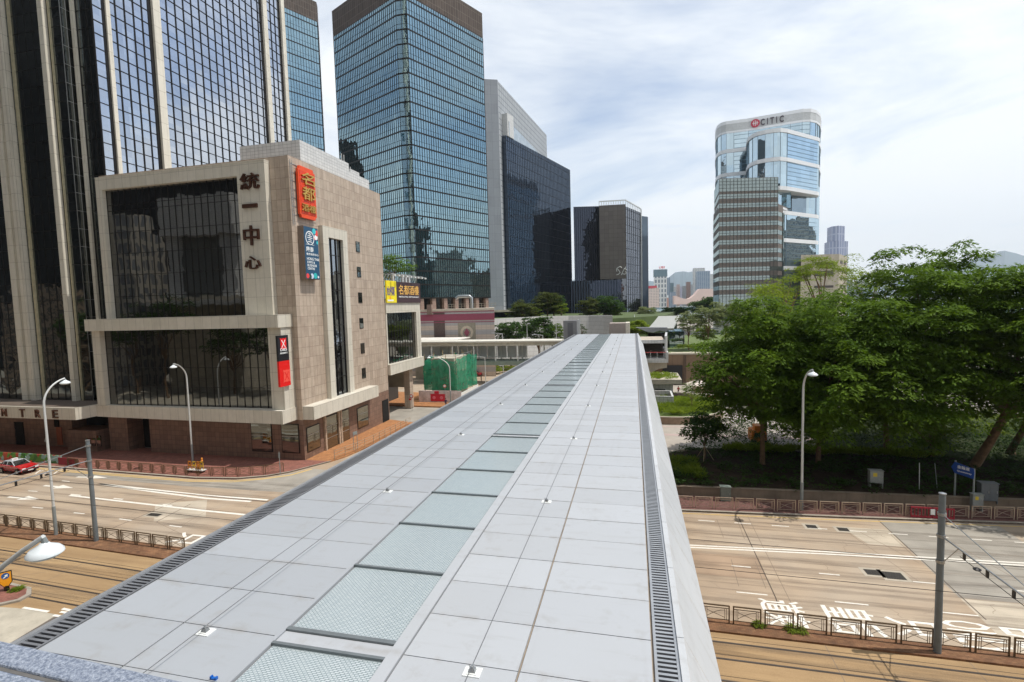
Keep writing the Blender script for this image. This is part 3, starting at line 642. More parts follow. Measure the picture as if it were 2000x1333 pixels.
em.quad((-37.68,cx_-.04,cz_+rr*.1),(-37.68,cx_+.05,cz_+rr*.1),(-37.68,cx_+.05,cz_+rr*.8),(-37.68,cx_-.04,cz_+rr*.8)); em.build('emblem', wh, bs)
MB().quad((-37.68,p.y+w_*.1,p.z+h_*.655),(-37.68,p.y+w_*.68,p.z+h_*.655),(-37.68,p.y+w_*.68,p.z+h_*.662),(-37.68,p.y+w_*.1,p.z+h_*.662)).build('rule', wh, bs)
for s, a, b, z0, z1 in (('康泰',.1,.62,.52,.62),('會展商務中心',.1,.95,.45,.50),('HONG THAI',.12,.97,.36,.415),('EXPO &',.14,.66,.30,.345),('BUSINESS',.14,.78,.24,.285),('CENTRE',.14,.64,.18,.225)):
    letters('lettering', s, (-37.685,p.y+w_*a,p.z+h_*z0), U, V, w_*(b-a), h_*(z1-z0), wh, bs, .012, .012)
dots = [((230,70,70),.12,.06,.1),((30,60,50),.28,.05,.1),((200,210,230),.42,.06,.11),((40,180,180),.66,.07,.12),((240,240,240),.86,.05,.05),((60,190,200),.72,.93,.12),((230,70,60),.9,.9,.12),((240,240,240),.84,.82,.11),((230,60,60),.76,.80,.07),((60,190,200),.92,.72,.07)]
for i,(c,a,b,r) in enumerate(dots):
    a_ = [(p.y+min(w_*.97,max(w_*.03,w_*a+r*3*math.cos(t))), p.z+h_*b+r*3*math.sin(t)) for t in [k*math.pi/6 for k in range(12)]]
    MB().poly([(-37.683-.0006*i,y,z) for y,z in a_]).build('coloured_dot', flat('dot paint '+str(i), lin(*c), .5), bs)
# bank sign on the side of the lower frame
p, q = gx(547.5,757,-39.15), gx(568,752,-39.15); ztop = gx(546,656,-39.15).z; w_, h_ = q.y-p.y, ztop-p.z
db = thing('bank_sign', (-39.4,p.y,p.z), 'narrow upright bank sign, black above and red below, on the white corner frame', 'sign')
MB().box(-39.39,-39.15,p.y,p.y+w_,p.z+h_*.5,p.z+h_).build('upper_panel', flat('black sign face', lin(22,24,30), .4), db)
MB().box(-39.39,-39.13,p.y,p.y+w_,p.z,p.z+h_*.5-.004).build('lower_panel', flat('red sign face', lin(224,22,18), .4), db)
def cross_logo(c, s, x, m1, m2, nm):
    y, z = c; k = s
    pts = [(-1,-1),(-.45,-.85),(0,-.95),(.45,-.85),(1,-1),(.85,-.45),(.92,0),(.85,.45),(1,1),(.45,.85),(0,.95),(-.45,.85),(-1,1),(-.85,.45),(-.92,0),(-.85,-.45)]
    MB().poly([(x, y+a*k*.8, z+b*k) for a, b in pts]).build(nm, m1, db)
    MB().quad((x+.006,y-.5*k,z-.6*k),(x+.006,y-.36*k,z-.66*k),(x+.006,y+.5*k,z+.6*k),(x+.006,y+.36*k,z+.66*k)).quad((x+.009,y+.5*k,z-.6*k),(x+.009,y+.5*k-.14*k,z-.66*k),(x+.009,y-.5*k,z+.6*k),(x+.009,y-.36*k,z+.66*k)).build(nm+'_cross', m2, db)
cross_logo((p.y+w_*.52,p.z+h_*.835), w_*.38, -39.14, flat('logo red', lin(232,30,34), .4), wh, 'logo')
letters('lettering','DBS',(-39.14,p.y+w_*.2,p.z+h_*.695),U,V,w_*.62,h_*.055,wh,db,.012,.015); letters('lettering','星展銀行',(-39.14,p.y+w_*.16,p.z+h_*.635),U,V,w_*.7,h_*.035,wh,db,.012,.015)
cross_logo((p.y+w_*.66,p.z+h_*.2), w_*.42, -39.12, flat('pale red print', lin(240,84,70), .4), flat('logo red 2', lin(228,30,24), .4), 'large_logo')
# rooftop billboards
yl = thing('yellow_billboard', (-38.3,75,18.95), 'bright yellow billboard with purple characters on the annex roof beside the stone wall', 'billboard')
ye = gx(773.5,550,-38.1).y
MB().box(-38.35,-38.1,73.65,ye-.03,18.96,22.5).build('board', plain('yellow print', lin(242,222,30), .5, 0, .06), yl)
letters('lettering','始創期',(-38.08,73.75,20.1),U,V,(ye-73.75)*.78,1.5,flat('violet print', lin(88,74,150), .5),yl,.012,.01)
MB().box(-38.12,-38.085,73.9,ye-1.2,19.2,19.45).build('white_band', wh, yl)
MB().box(-38.12,-38.085,74.6,75.0,19.5,20.0).build('orange_print', flat('orange print', lin(240,150,40), .5), yl)
bb = thing('brown_billboard', (-38.3,82,18.95), 'dark brown billboard with gold characters at the end of the annex roof', 'billboard')
MB().box(-38.35,-38.1,ye+.03,86.75,18.96,22.45).build('board', plain('dark maroon print', lin(66,44,50), .5, 0, .06), bb)
letters('lettering','名都酒樓',(-38.08,ye+.8,20.3),U,V,(86.75-ye)*.84,1.65,flat('gold print', lin(236,184,96), .5),bb,.012,.008)
letters('lettering','METROPOL RESTAURANT',(-38.08,ye+.8,19.82),U,V,(86.75-ye)*.84,.24,wh,bb,.012,.015)
tr = thing('billboard_truss', (-38.6,80,22.5), 'galvanised lattice of floodlight brackets above the two rooftop billboards', 'truss')
tm = MB(); am = MB()
for k in range(14):
    y = 73.7+k*1.0; tm.bar((-39.3,y,22.5),(-38.9,y+.5,23.6),.07).bar((-38.9,y+.5,23.6),(-39.3,y+1.0,22.5),.07)
tm.bar((-38.9,73.7,23.6),(-38.9,88,23.6),.08); tm.bar((-39.3,73.7,22.55),(-39.3,87,22.55),.08); tm.build('lattice', M['steel'], tr)
for k in range(9):
    y = 75+k*1.55; am.tube([(-38.9,y,23.5),(-38.2,y+.1,23.75),(-37.4,y+.2,23.5)],.045,6)
    MB().box(-37.55,-37.25,y,y+.45,23.25,23.5).build('floodlight', M['anchor'], tr)
am.build('bracket_arm', M['steel'], tr)
for y in (77.3,80.9,82.2,83.5): MB().box(-39.1,-38.75,y,y+.55,22.5,23.9).build('antenna_panel', M['whitetile'], tr)
# ------------------------------------------------------------------ the glass tower above it
M['bluewall'] = mirror_glass('blue reflective glass', (.80,.84,.91,1), (.05,.055,.065,1), .62, 1.5, 3.5, .012, .004)
M['darkwall'] = mirror_glass('glass darkened for reflections', (.42,.45,.44,1), (.008,.009,.009,1), .30, 1.32, 2.35, .010, .006)  # street side copy of the glass, dark reflections put into its tint
M['fin'] = tiles('cream fin cladding', lin(222,217,203), lin(214,208,193), lin(160,152,138), 3., 2.3, .02, .5, 0., .08, .4, .25)
tw = thing('office_tower', (-90,70,5), 'tall tower of blue mirror glass between cream fins behind the stone building', 'tower')
ZT = 122
MB().prism([(-135,52.6),(-71.5,52.6),(-71.5,54.0),(-68,54.0),(-68,92.5),(-135,92.5)], 6.6, ZT).build('glazing', M['bluewall'], tw)
zz_ = []; z = 37.5
while z < ZT: zz_ += [z, z+1.65]; z += 3.5
us = [0,1.45]+[2.3+.9+i*1.32 for i in range(6)]+[9.8+i*1.53 for i in range(16)]+[33.5+i*1.25 for i in range(4)]
grid((-68,54,36.2),(0,1,0),(1,0,0),38.5,36.2,ZT,0,zz_,.09,.12,'mullions',M['bronze'],tw,.075,us)
zl = [6.7]; z = 8.6
while z < ZT: zl += [z]; z += 2.35
usL = [i*1.32 for i in range(int(62/1.32))]
grid((-133,52.6,6.6),(1,0,0),(0,-1,0),61.5,6.6,ZT,0,zl,.08,.08,'mullions',M['bronze'],tw,.07,usL)
grid((-71.5,52.6,6.6),(0,1,0),(1,0,0),1.4,6.6,ZT,2,zl,.05,.08,'mullions',M['steel'],tw,.05)
grid((-71.5,54.0,6.6),(1,0,0),(0,-1,0),3.5,6.6,ZT,4,zl,.10,.12,'mullions',M['bronze'],tw,.07)
def fin(x0,x1,y0,y1): MB().box(x0,x1,y0,y1,6.62,ZT+1).build('fin', M['fin'], tw)
oc = plain('shadowed ochre fin', lin(176,168,140), .6)  # shadow on the narrow side fins is put into this ochre
for d in (0,-9.4,-18.8,-28.2):
    fin(-83.2+d,-82.3+d,51.8,52.6); fin(-81.6+d,-80.75+d,51.8,52.6); MB().box(-82.3+d,-81.6+d,52.2,52.61,6.62,ZT).build('fin_recess', M['fin'], tw)
    MB().box(-80.2+d,-79.85+d,52.35,52.6,6.62,ZT).build('fin', oc, tw)
fin(-74.35,-73.6,51.95,52.6); MB().box(-73.3,-73.05,52.4,52.6,6.62,ZT).build('fin', oc, tw)
fin(-71.15,-70.65,53.6,54.02)
MB().box(-130,-71.49,52.56,52.7,6.62,ZT).build('street_glazing', M['darkwall'], tw); MB().box(-71.52,-71.46,52.62,54,6.62,ZT).build('street_glazing', M['darkwall'], tw); MB().box(-71.4,-68,53.95,54.1,6.62,ZT).build('street_glazing', M['darkwall'], tw)
fin(-68.02,-67.65,55.65,56.2); fin(-68.02,-67.5,62.6,63.8); fin(-68.02,-67.5,86.2,87.3); fin(-68.02,-67.5,91.5,92.5)
for y0,y1 in ((55.35,55.65),(62.15,62.6),(85.8,86.2),(91.2,91.5)): MB().box(-68.02,-67.88,y0,y1,6.62,ZT).build('dark_reveal', M['bronze'], tw)
# ------------------------------------------------------------------ towers farther down the street
M['teal'] = mirror_glass('teal mirror glass', (.52,.72,.78,1), (.02,.05,.055,1), .58, .85, 3.6, .006, .003)
M['crown'] = tiles('brown louvre crown', lin(92,82,76), lin(80,71,66), lin(120,112,104), .95, 2.3, .05, .6, 0., .1, .1, .6)
M['pinkstone'] = tiles('pink granite', lin(150,128,116), lin(138,116,106), lin(110,94,86), .9, .6, .02, .6, .5)
def at_local(o, rz): return Matrix.Translation(Vector(o)) @ Matrix.Rotation(rz, 4, 'Z')
def teal(o, label, zt, rz=R(-26), k=1.0):
    L = 28.7*k
    b = thing('glass_tower', o, label, 'tower', None, rz)
    poly = [(-L,0),(0,0),(2.6*k,1.4*k),(2.6*k,30*k),(0.8*k,31.4*k),(-L,31.4*k)]
    MB().prism(poly, 20.5, zt-7.2).build('glazing', M['teal'], b)
    MB().prism([(x*1.004,y*1.004-.06) for x,y in poly], zt-7.2, zt).build('crown', M['crown'], b)
    zs = [20.6+i*3.6*k for i in range(int((zt-28)/3.6/k)+1)]; b0 = b1 = 0
    for P, u, n, w in (((-L,0,20.5),(1,0,0),(0,-1,0),L),((2.6*k,1.4*k,20.5),(0,1,0),(1,0,0),28.6*k),((0,0,20.5),(2.6,1.4,0),(1.4,-2.6,0),2.95*k),((2.6*k,30*k,20.5),(-1.8,1.4,0),(1.4,1.8,0),2.28*k)):
        nn = 34 if w > 20 else 2
        grid(P,u,n,w,20.5,zt-7.2,nn,zs,.085,.10,'mullions',M['bronze'],b,.36)
        grid(P,u,n,w,20.5,zt-7.2,1,[z+1.35*k for z in zs],.05,.05,'transoms',M['bronze'],b,.06)
    MB().prism([(-L+1,1.2),(0,1.2),(1.5,2.4),(1.5,29*k),(-L+1,29*k)], -.1, 20.5).build('base_glazing', M['darkglass'], b)
    for q in range(7 if k == 1 else 0):
        MB().box(1.1,2.4,2.2+q*4.3,3.5+q*4.3,-.1,20.45).build('base_column', M['pinkstone'], b)
        MB().box(-L+1.2+q*4.5,-L+2.5+q*4.5,.3,1.6,-.1,20.45).build('base_column', M['pinkstone'], b)
    return b
teal((-58.2,124.2,0), 'big teal glass tower with a dark brown crown and cut corner in the middle distance', 104.5)
teal((-133.4,142.8,0), 'teal glass tower with dark crown mostly hidden behind the blue tower', 133.0, R(-26), 1.25)
# podium with the maroon band in front of the big teal tower
YM = 123.6
xl_, xr_ = gy(808,612,YM).x-4, gy(965,610,YM).x
sd = thing('shopping_podium', ((xl_+xr_)/2,YM,0), 'cream and grey striped low building with a maroon band and diamond emblem', 'building')
stripe = NT('striped tile wall'); vv = stripe.wall(); sv = stripe.n('ShaderNodeSeparateXYZ', {0: vv}).outputs[1]
k_ = stripe.math('GREATER_THAN', stripe.math('FRACT', stripe.math('DIVIDE', sv, 2.4)), .5); br_ = stripe.n('ShaderNodeTexBrick', {'Vector': vv, 'Color1': (.96,.96,.96,1), 'Color2': (1,1,1,1), 'Mortar': (.7,.7,.7,1), 'Scale': 1., 'Mortar Size': .03, 'Brick Width': 1.2, 'Row Height': .6}, offset=0.)
ms_ = stripe.done(stripe.bsdf(stripe.mix(1., stripe.mix(k_, lin(208,192,178), lin(182,178,178)), br_.outputs[0], 'MULTIPLY'), .6))
maroon = plain('maroon tile', lin(154,78,98), .5, 0, .06); zt_ = gy(965,604,YM).z
MB().prism([(xl_,YM),(xr_,YM),(xr_*1.3,YM*1.3),(xl_,YM*1.3)],0,zt_).build('wall', ms_, sd)
for a, b, mt in ((3.45,3.25,'m'),(2.75,1.1,'m'),(.75,.55,'m')):
    MB().prism([(xl_,YM-.06),(xr_+.04,YM-.06),(xr_*1.3+.06,YM*1.3),(xl_,YM*1.3)],zt_-4.0+b+.2,zt_-4.0+a+.2).build('band', maroon, sd)
MB().prism([(xl_,YM-.1),(xr_+.08,YM-.1),(xr_*1.3+.1,YM*1.3),(xl_,YM*1.3)],zt_-.28,zt_+.3).build('coping', plain('cream coping', lin(200,188,172), .6), sd)
xg = gy(848,650,YM).x; MB().box(xg,xg+3.1,YM-.05,YM+.5,0,zt_-.6).build('shadow_gap', plain('shaded brown bay', lin(98,82,78), .5), sd)  # dark box drawn for the shadow gap, its shade in the colour
MB().box(xg-1.6,xg-.3,YM-.5,YM+.4,zt_-1,zt_+1.6).build('chimney_pier', M['pinkstone'], sd)
ex, ez = gy(912,650,YM).x, gy(912,650,YM).z
def flat_ring(c, r0, r1, y, a0=0, a1=360, n=24):
    mb = MB()
    for k in range(n):
        a, b = R(a0+(a1-a0)*k/n), R(a0+(a1-a0)*(k+1)/n)
        mb.quad(*[(c[0]+r*math.cos(t), y, c[1]+r*math.sin(t)) for r, t in ((r0,b),(r0,a),(r1,a),(r1,b))][::-1])
    return mb
MB().box(ex-2.4,ex+2.4,YM-.06,YM+.1,ez-4,ez+2.5).build('emblem_field', plain('stone emblem field', lin(158,150,134), .7), sd)
flat_ring((ex,ez), 1.05, 1.75, YM-.09).build('emblem_ring', plain('cream emblem', lin(206,192,172), .6), sd)
flat_ring((ex,ez), .98, 1.06, YM-.11).build('emblem_ring', plain('grey ring', lin(120,124,128), .6), sd)
MB().poly([(ex-.75,YM-.12,ez),(ex,YM-.12,ez-1.15),(ex+.75,YM-.12,ez),(ex,YM-.12,ez+1.15)]).build('diamond', maroon, sd)
rr_ = MB()
for k in range(15): rr_.box(xg+4+k*.9,xg+4.06+k*.9,YM+.5,YM+.56,zt_+.3,zt_+1.5)
rr_.box(xg+4,xg+17,YM+.49,YM+.57,zt_+1.45,zt_+1.53); rr_.box(xg+4,xg+17,YM+.49,YM+.57,zt_+.9,zt_+.96); rr_.build('roof_railing', M['concrete'], sd)
px_ = gy(915,595,YM+2).x
MB().tube([(px_-3.4,YM+2,zt_+3.0),(px_-2.6,YM+2,zt_+3.5),(px_+.4,YM+2,zt_+3.5),(px_+.9,YM+2,zt_+3.0),(px_+.9,YM+2,zt_)], .42, 10).build('roof_duct', M['steel'], sd, True)
# white slab with dark glass block in front of its long side
def G2(px, dep): p = gd(px, 604, dep); return (p.x, p.y)
M['lattice'] = tiles('white metal lattice', lin(172,176,180), lin(164,168,172), lin(96,102,108), 2.2, 2.2, .12, .45, 0., .05, .05)
M['navy'] = mirror_glass('dark navy glass', (.15,.19,.25,1), (.012,.016,.024,1), .42, 1.5, 3.8, .006, .004)
M['navyline'] = flat('navy mullion', lin(28,32,44), .5, .3)
K, Q, E0, E1 = G2(984,205), G2(1075,271), G2(997,207), G2(1118,262)
wl = thing('white_slab_block', (K[0],K[1],0), 'tall pale grey metal clad slab behind the dark navy glass block', 'tower')
MB().prism([G2(930,203),K,Q,(Q[0]-14,Q[1]+8),(K[0]-24,K[1]+10)], -.1, 106.5).build('cladding', M['lattice'], wl)
MB().prism([G2(931,202.6),(K[0]+.1,K[1]-.4),(K[0]+.15,K[1]+.2),G2(930.5,203.3)], -.1, 106.6).build('front_cladding', tiles('grey panel cladding', lin(158,162,168), lin(152,156,162), lin(128,132,138), 2.4, 3.6, .03, .5, 0., .05, .05), wl)
nv = thing('navy_office_block', (E0[0],E0[1],0), 'dark navy glass office block attached to the pale slab', 'building')
dE = Vector((E1[0]-E0[0],E1[1]-E0[1],0)); LE = dE.length; dE.normalize(); nE = Vector((dE.y,-dE.x,0))
def off(p, a, b=0): return (p[0]+nE.x*a+dE.x*b, p[1]+nE.y*a+dE.y*b)
MB().prism([E0,E1,off(E1,-14),off(E0,-14)], -.1, 86).build('glazing', M['navy'], nv)
grid((E0[0],E0[1],10),dE,nE,LE,10,86,42,[12+i*3.8 for i in range(20)],.10,.12,'mullions',M['navyline'],nv,.12)
pa = off(E0,.6,-2.5); pb = off(E0,.6,LE*.63)
wsp = MB().prism([off(E0,.35,1),off(E0,.35,6),off(E0,-10,6),off(E0,-10,1)], 86, 95); wsp.build('white_stair_core', M['whitetile'], nv)
MB().prism([off(E0,.5,2),off(Q,.5,0),off(Q,-6,0),off(E0,-6,2)], 86, 92).build('glass_link', mirror_glass('pale link glass', (.62,.68,.72,1), (.2,.22,.24,1), .5, 2, 2, .004, .002), nv)
MB().prism([G2(920,200),G2(1010,203),G2(1010,212),G2(920,212)], 15.4, 16.2).build('entrance_canopy', M['concrete'], nv)
MB().prism([G2(920,202),G2(1006,205),G2(1006,212),G2(920,212)], -.1, 15.4).build('lobby', M['navy'], nv)
# black block with grey panel, emblem
A0, A1, B0, B1, C1, D1 = G2(1124,262), G2(1175,262), G2(1173,258), G2(1224,256), G2(1253,276), G2(1267,281)
bk = thing('black_glass_block', (A0[0],A0[1],0), 'black glass block with a grey cladding panel and small white emblem', 'building')
M['blacklass'] = mirror_glass('black glass', (.11,.13,.18,1), (.008,.010,.014,1), .4, 1.5, 4, .005, .003)
def vgrid(a, b, z0, z1, n, zs, mat, par, bw=.10, bd=.14, hw=.1):
    d = Vector((b[0]-a[0], b[1]-a[1], 0)); w = d.length; d.normalize(); return grid((a[0],a[1],z0), d, (d.y,-d.x,0), w, z0, z1, n, zs, bw, bd, 'mullions', mat, par, hw)
MB().prism([A0,A1,(A1[0],A1[1]+30),(A0[0],A0[1]+30)], -.1, 67.4).build('glazing', M['blacklass'], bk); vgrid(A0, A1, 29, 67.4, 12, [48], M['navyline'], bk, .2, .3)
MB().prism([G2(1117,260),G2(1223,257.5),C1,(C1[0],C1[1]+25),(A0[0]-3,A0[1]+25)], -.1, 29.5).build('base_glazing', M['blacklass'], bk); vgrid(G2(1117,260), G2(1205,258), 12, 29.5, 17, [], plain('pale base fin', lin(58,70,88), .4, .5), bk, .55, .4)
gp = tiles('grey stone panel', lin(116,110,106), lin(108,102,99), lin(86,82,80), 2.2, 2.2, .05, .6, 0., .08, .1)
MB().prism([B0,B1,(B1[0]-.4,B1[1]+3),(B0[0],B0[1]+3)], 30, 66.9).build('grey_panel', gp, bk)
MB().prism([(B0[0],B0[1]+2.9),(B1[0],B1[1]+1),C1,(C1[0],C1[1]+20),(B0[0],B0[1]+28)], -.1, 66).build('side_glazing', mirror_glass('grey glass', (.34,.36,.40,1), (.04,.042,.046,1), .45, 1.5, 3.8, .005, .003), bk); vgrid((B1[0],B1[1]+1), C1, 12, 66, 8, [14+i*3.9 for i in range(14)], M['navyline'], bk, .12, .15, .15)
cr_ = MB(); 
for k in range(12): cr_.bar((B0[0]+(B1[0]-B0[0])*k/11,B0[1]+(B1[1]-B0[1])*k/11+.5,66.8),(B0[0]+(B1[0]-B0[0])*k/11,B0[1]+(B1[1]-B0[1])*k/11+.5,69.0),.3)
for k in range(10): cr_.bar((B1[0]+(C1[0]-B1[0])*k/9,B1[1]+1+(C1[1]-B1[1]-1)*k/9,65.9),(B1[0]+(C1[0]-B1[0])*k/9,B1[1]+1+(C1[1]-B1[1]-1)*k/9,69.0-k*.1),.3)
cr_.bar((B0[0],B0[1]+.5,69.0),(B1[0],B1[1]+.5,69.0),.5).bar((B1[0],B1[1]+.5,69.0),(C1[0],C1[1],68.2),.5); cr_.build('roof_frame', M['anchor'], bk)
dB = Vector((B1[0]-B0[0],B1[1]-B0[1],0)).normalized(); eo = Vector((B0[0],B0[1]-.12,0))+dB*((Vector(B1)-Vector(B0)).length*.66)
em = MB()
for a in ([(0,3.6),(.8,2.6),(1.4,1.6),(.6,.8),(-.4,.5)],[(.4,4.2),(1.5,4.6),(2.3,4.0)],[(4.4,4.4),(3.4,3.2),(2.6,1.8),(2.0,.4)],[(-.2,2.2),(-.4,3.4),(.2,4.2)],[(2.6,.9),(3.6,.7),(4.4,1.0),(4.2,2.2)],[(3.4,3.6),(4.6,3.0)]):
    em.tube([eo+dB*x+Vector((0,0,31.4+z)) for x, z in a], .17, 5)
em.build('emblem', M['anchor'], bk)
gs = thing('grey_slab_block', (C1[0],C1[1],0), 'plain blue grey slab behind the right side of the black glass block', 'building')
MB().prism([(C1[0]+.6,C1[1]+2),D1,G2(1266,318),(C1[0],C1[1]+40)], -.1, 64.5).build('cladding', mirror_glass('blue grey slab', (.40,.44,.50,1), (.14,.16,.19,1), .3, 3, 4, .003, .002, .1), gs)
MB().prism([(C1[0]+.05,C1[1]-.3),(C1[0]+.55,C1[1]-.2),(C1[0]+.55,C1[1]+3),(C1[0]+.05,C1[1]+3)], -.1, 68).build('white_edge', M['anchor'], gs)
# banded white-and-glass tower with rounded ends, and the striped wing before it
M['skyglassblue'] = mirror_glass('pale blue glass', (.66,.80,.88,1), (.10,.16,.19,1), .66, 2.4, 3.9, .010, .004)
M['whitemetal'] = plain('white metal band', lin(222,224,226), .4, 0, .04)
ct = thing('banded_tower', (62,255,0), 'tall pale blue glass tower with rounded corners and white bands, name sign on top', 'tower')
main = [G2(a,b) for a,b in ((1397.5,268),(1398,258),(1401,252),(1408,248),(1418,246),(1432,245),(1460,243),(1500,239),(1540,235),(1562,233),(1577,233),(1588,235),(1595,239),(1597.5,246),(1594,285),(1400,300))]
lobe = [G2(a,b) for a,b in ((1457,242),(1457.5,234),(1461,228),(1468,224),(1478,221),(1492,219),(1508,217.5),(1521,217),(1534,218.5),(1592,230.5),(1595,232),(1590,238))]
lower = [G2(a,b) for a,b in ((1470,240),(1470,224),(1490,219),(1520,217),(1534,218.5),(1592,230.5),(1595,232),(1590,238))]
def grow(poly, d):
    c = Vector((sum(p[0] for p in poly)/len(poly), sum(p[1] for p in poly)/len(poly))); return [tuple(Vector(p)+(Vector(p)-c).normalized()*d) for p in poly]
MB().prism(main, -.1, 101.7).build('glazing', M['skyglassblue'], ct); MB().prism(lobe, 64.6, 88.8).build('front_glazing', M['skyglassblue'], ct); MB().prism(lower, -.1, 55).build('front_glazing', M['skyglassblue'], ct)
MB().prism([G2(a,b) for a,b in ((1470,246),(1470,226),(1490,221),(1520,221.5),(1534,224),(1542,222),(1545,240))], 55, 66).build('front_glazing', M['skyglassblue'], ct)
MB().prism([G2(1544,229),G2(1572,233),G2(1592,236),G2(1593,242),G2(1544,242)], 55, 66).build('terrace_glazing', mirror_glass('terrace glass', (.4,.5,.58,1), (.02,.03,.04,1), .5, 2.4, 3.9, .02, .004), ct)
for z0, z1 in ((100.9,102.4),(96.7,97.6)): MB().prism(grow(main,.5 if z0>105 else .3), z0, z1).build('white_band', M['whitemetal'], ct)
MB().prism(grow(main,.2), 97.6, 100.9).build('cornice_recess', plain('grey cornice', lin(186,188,188), .5), ct)
for z, pl in ((87.6,main),(76.6,main)): MB().prism(grow(pl,.35), z, z+1.7).build('white_band', M['whitemetal'], ct)
for z, pl in ((87.4,lobe),(75.6,lobe),(63.6,lobe),(53.4,lower),(41.8,lower),(30,lower)): MB().prism(grow(pl,.45), z, z+1.6).build('white_band', M['whitemetal'], ct)
M['cmull'] = plain('grey mullion', lin(120,136,146), .4, .4); M['ctran'] = plain('blue grey transom', lin(104,130,146), .4, .4)
def edges_bars(pl, i0, i1, z0, z1, sub, zs):
    vm = MB(); hm = MB()
    for i in range(i0, i1):
        a, b = Vector(pl[i]+(0,)), Vector(pl[i+1]+(0,))
        d = (b-a); n = Vector((d.y,-d.x,0)).normalized(); k = max(1, int(d.length/sub))
        for j in range(k): p = a+d*j/k+n*.06; vm.cbox((p.x,p.y,(z0+z1)/2), d.normalized()*.07, n*.09, (0,0,(z1-z0)/2))
        for z in zs: p = (a+b)/2+n*.05; hm.cbox((p.x,p.y,z), d/2, n*.06, (0,0,.07))
    if vm.v: vm.build('mullions', M['cmull'], ct)
    if hm.v: hm.build('transoms', M['ctran'], ct)
edges_bars(main, 1, 5, 70, 96.7, 2.4, []); edges_bars(main, 10, 13, 70, 96.7, 2.6, []); edges_bars(main, 5, 10, 70, 96.7, 60, [72+i*1.95 for i in range(13)]); edges_bars(lobe, 1, 8, 65, 87.4, 2.6, []); edges_bars(lower, 2, 4, 30, 54, 2.6, [])
edges_bars(lobe, 8, 9, 65, 87.4, 30, [66.5+i*1.75 for i in range(12)]); edges_bars(lower, 4, 5, 30, 54, 30, [32+i*1.75 for i in range(12)])
u_ = Vector((main[8][0]-main[6][0], main[8][1]-main[6][1], 0)).normalized(); n_c = u_.cross(Vector((0,0,1)))
def onmain(px, z, o=.7): 
    a, b = Vector(main[6]+(0,)), Vector(main[8]+(0,)); r = ray(px,604); r.z = 0
    tt = ((a.x)*r.y-(a.y)*r.x)/(u_.y*r.x-u_.x*r.y); p = a+u_*tt+n_c*o; return Vector((p.x,p.y,z))
o_ = onmain(1483,97.9); wz = (onmain(1527,0)-onmain(1483,0)).length
letters('lettering','C I T I C',o_,u_,(0,0,1),wz,2.9,flat('dark lettering', lin(58,50,60), .5),ct,.3,.02)
rc = onmain(1473,99.4,.9); disc = [rc+u_*1.9*math.cos(k*math.pi/10)+Vector((0,0,1.9*math.sin(k*math.pi/10))) for k in range(20)]
MB().poly(disc).build('emblem', flat('crimson emblem', lin(178,44,70), .5), ct)
ek = MB()
for k in (-1,0,1): ek.cbox(rc+n_c*.08+u_*k*.75, u_*.13, n_c*.04, (0,0,1.25-abs(k)*.35))
ek.cbox(rc+n_c*.08, u_*1.3, n_c*.04, (0,0,.12)); ek.build('emblem_strokes', M['anchor'], ct)
sw_ = [G2(1404,212),G2(1517,212),G2(1541,225),G2(1541,250),G2(1393,250),G2(1393.5,235)]
st = thing('striped_office_wing', (50,232,0), 'grey brown office block with rows of pale window bands in front of the banded tower', 'building')
spd = tiles('brown spandrel', lin(124,117,112), lin(117,110,105), lin(106,100,96), 1.5, 1.2, .04, .6, 0., .06, .08)
pgl = mirror_glass('pale green band glass', (.46,.53,.52,1), (.15,.18,.175,1), .42, 1.6, 1.7, .012, .003)
top = [G2(1404,212),G2(1517,212),G2(1519,228),G2(1519,245),G2(1404,245),G2(1397,235)]
MB().prism(sw_, -.1, 57).build('wall', spd, st); MB().prism([G2(1404,212),G2(1517,212),G2(1517.5,235),G2(1395,235)], 57, 67.8).build('wall', spd, st)
vb = MB()
for i in range(14):
    z = 59.6-3.76*i; 
    if z < 8: break
    pl = sw_ if z < 54 else [G2(1404,212),G2(1517,212),G2(1517.5,235),G2(1395,235)]
    MB().prism(grow(pl,.08), z, z+1.75).build('window_band', pgl, st)
MB().prism(grow([G2(1404,212),G2(1517,212),G2(1517.5,235),G2(1395,235)],.1), 62.5, 67.6).build('window_band', pgl, st); MB().prism(grow(sw_,.1), 0.5, 19).build('window_band', pgl, st)
a_, b_ = Vector(sw_[0]+(0,)), Vector(sw_[1]+(0,)); d_ = b_-a_; nn_ = Vector((d_.y,-d_.x,0)).normalized()
for k in range(17): p = a_+d_*(k/16)+nn_*.14; vb.cbox((p.x,p.y,38), d_.normalized()*.07, nn_*.06, (0,0,29.6))
for z in [65.2,63.8,66.5]+[60.45-3.76*i for i in range(14)]: p = (a_+b_)/2+nn_*.14; vb.cbox((p.x,p.y,z), d_/2, nn_*.05, (0,0,.07))
vb.build('mullions', flat('dark mullion', lin(66,72,72), .5), st)
wa, wb = G2(1527,217), G2(1541,224.8); MB().prism([wa,wb,(wb[0]+.2,wb[1]-.2),(wa[0]+.2,wa[1]-.2)], 8, 54).build('side_glazing', pgl, st)
MB().prism(grow([G2(1517.5,212.5),G2(1541,225),G2(1540,230),G2(1517.5,230)],.15), 55.6, 56.5).build('white_sill', M['whitemetal'], st)
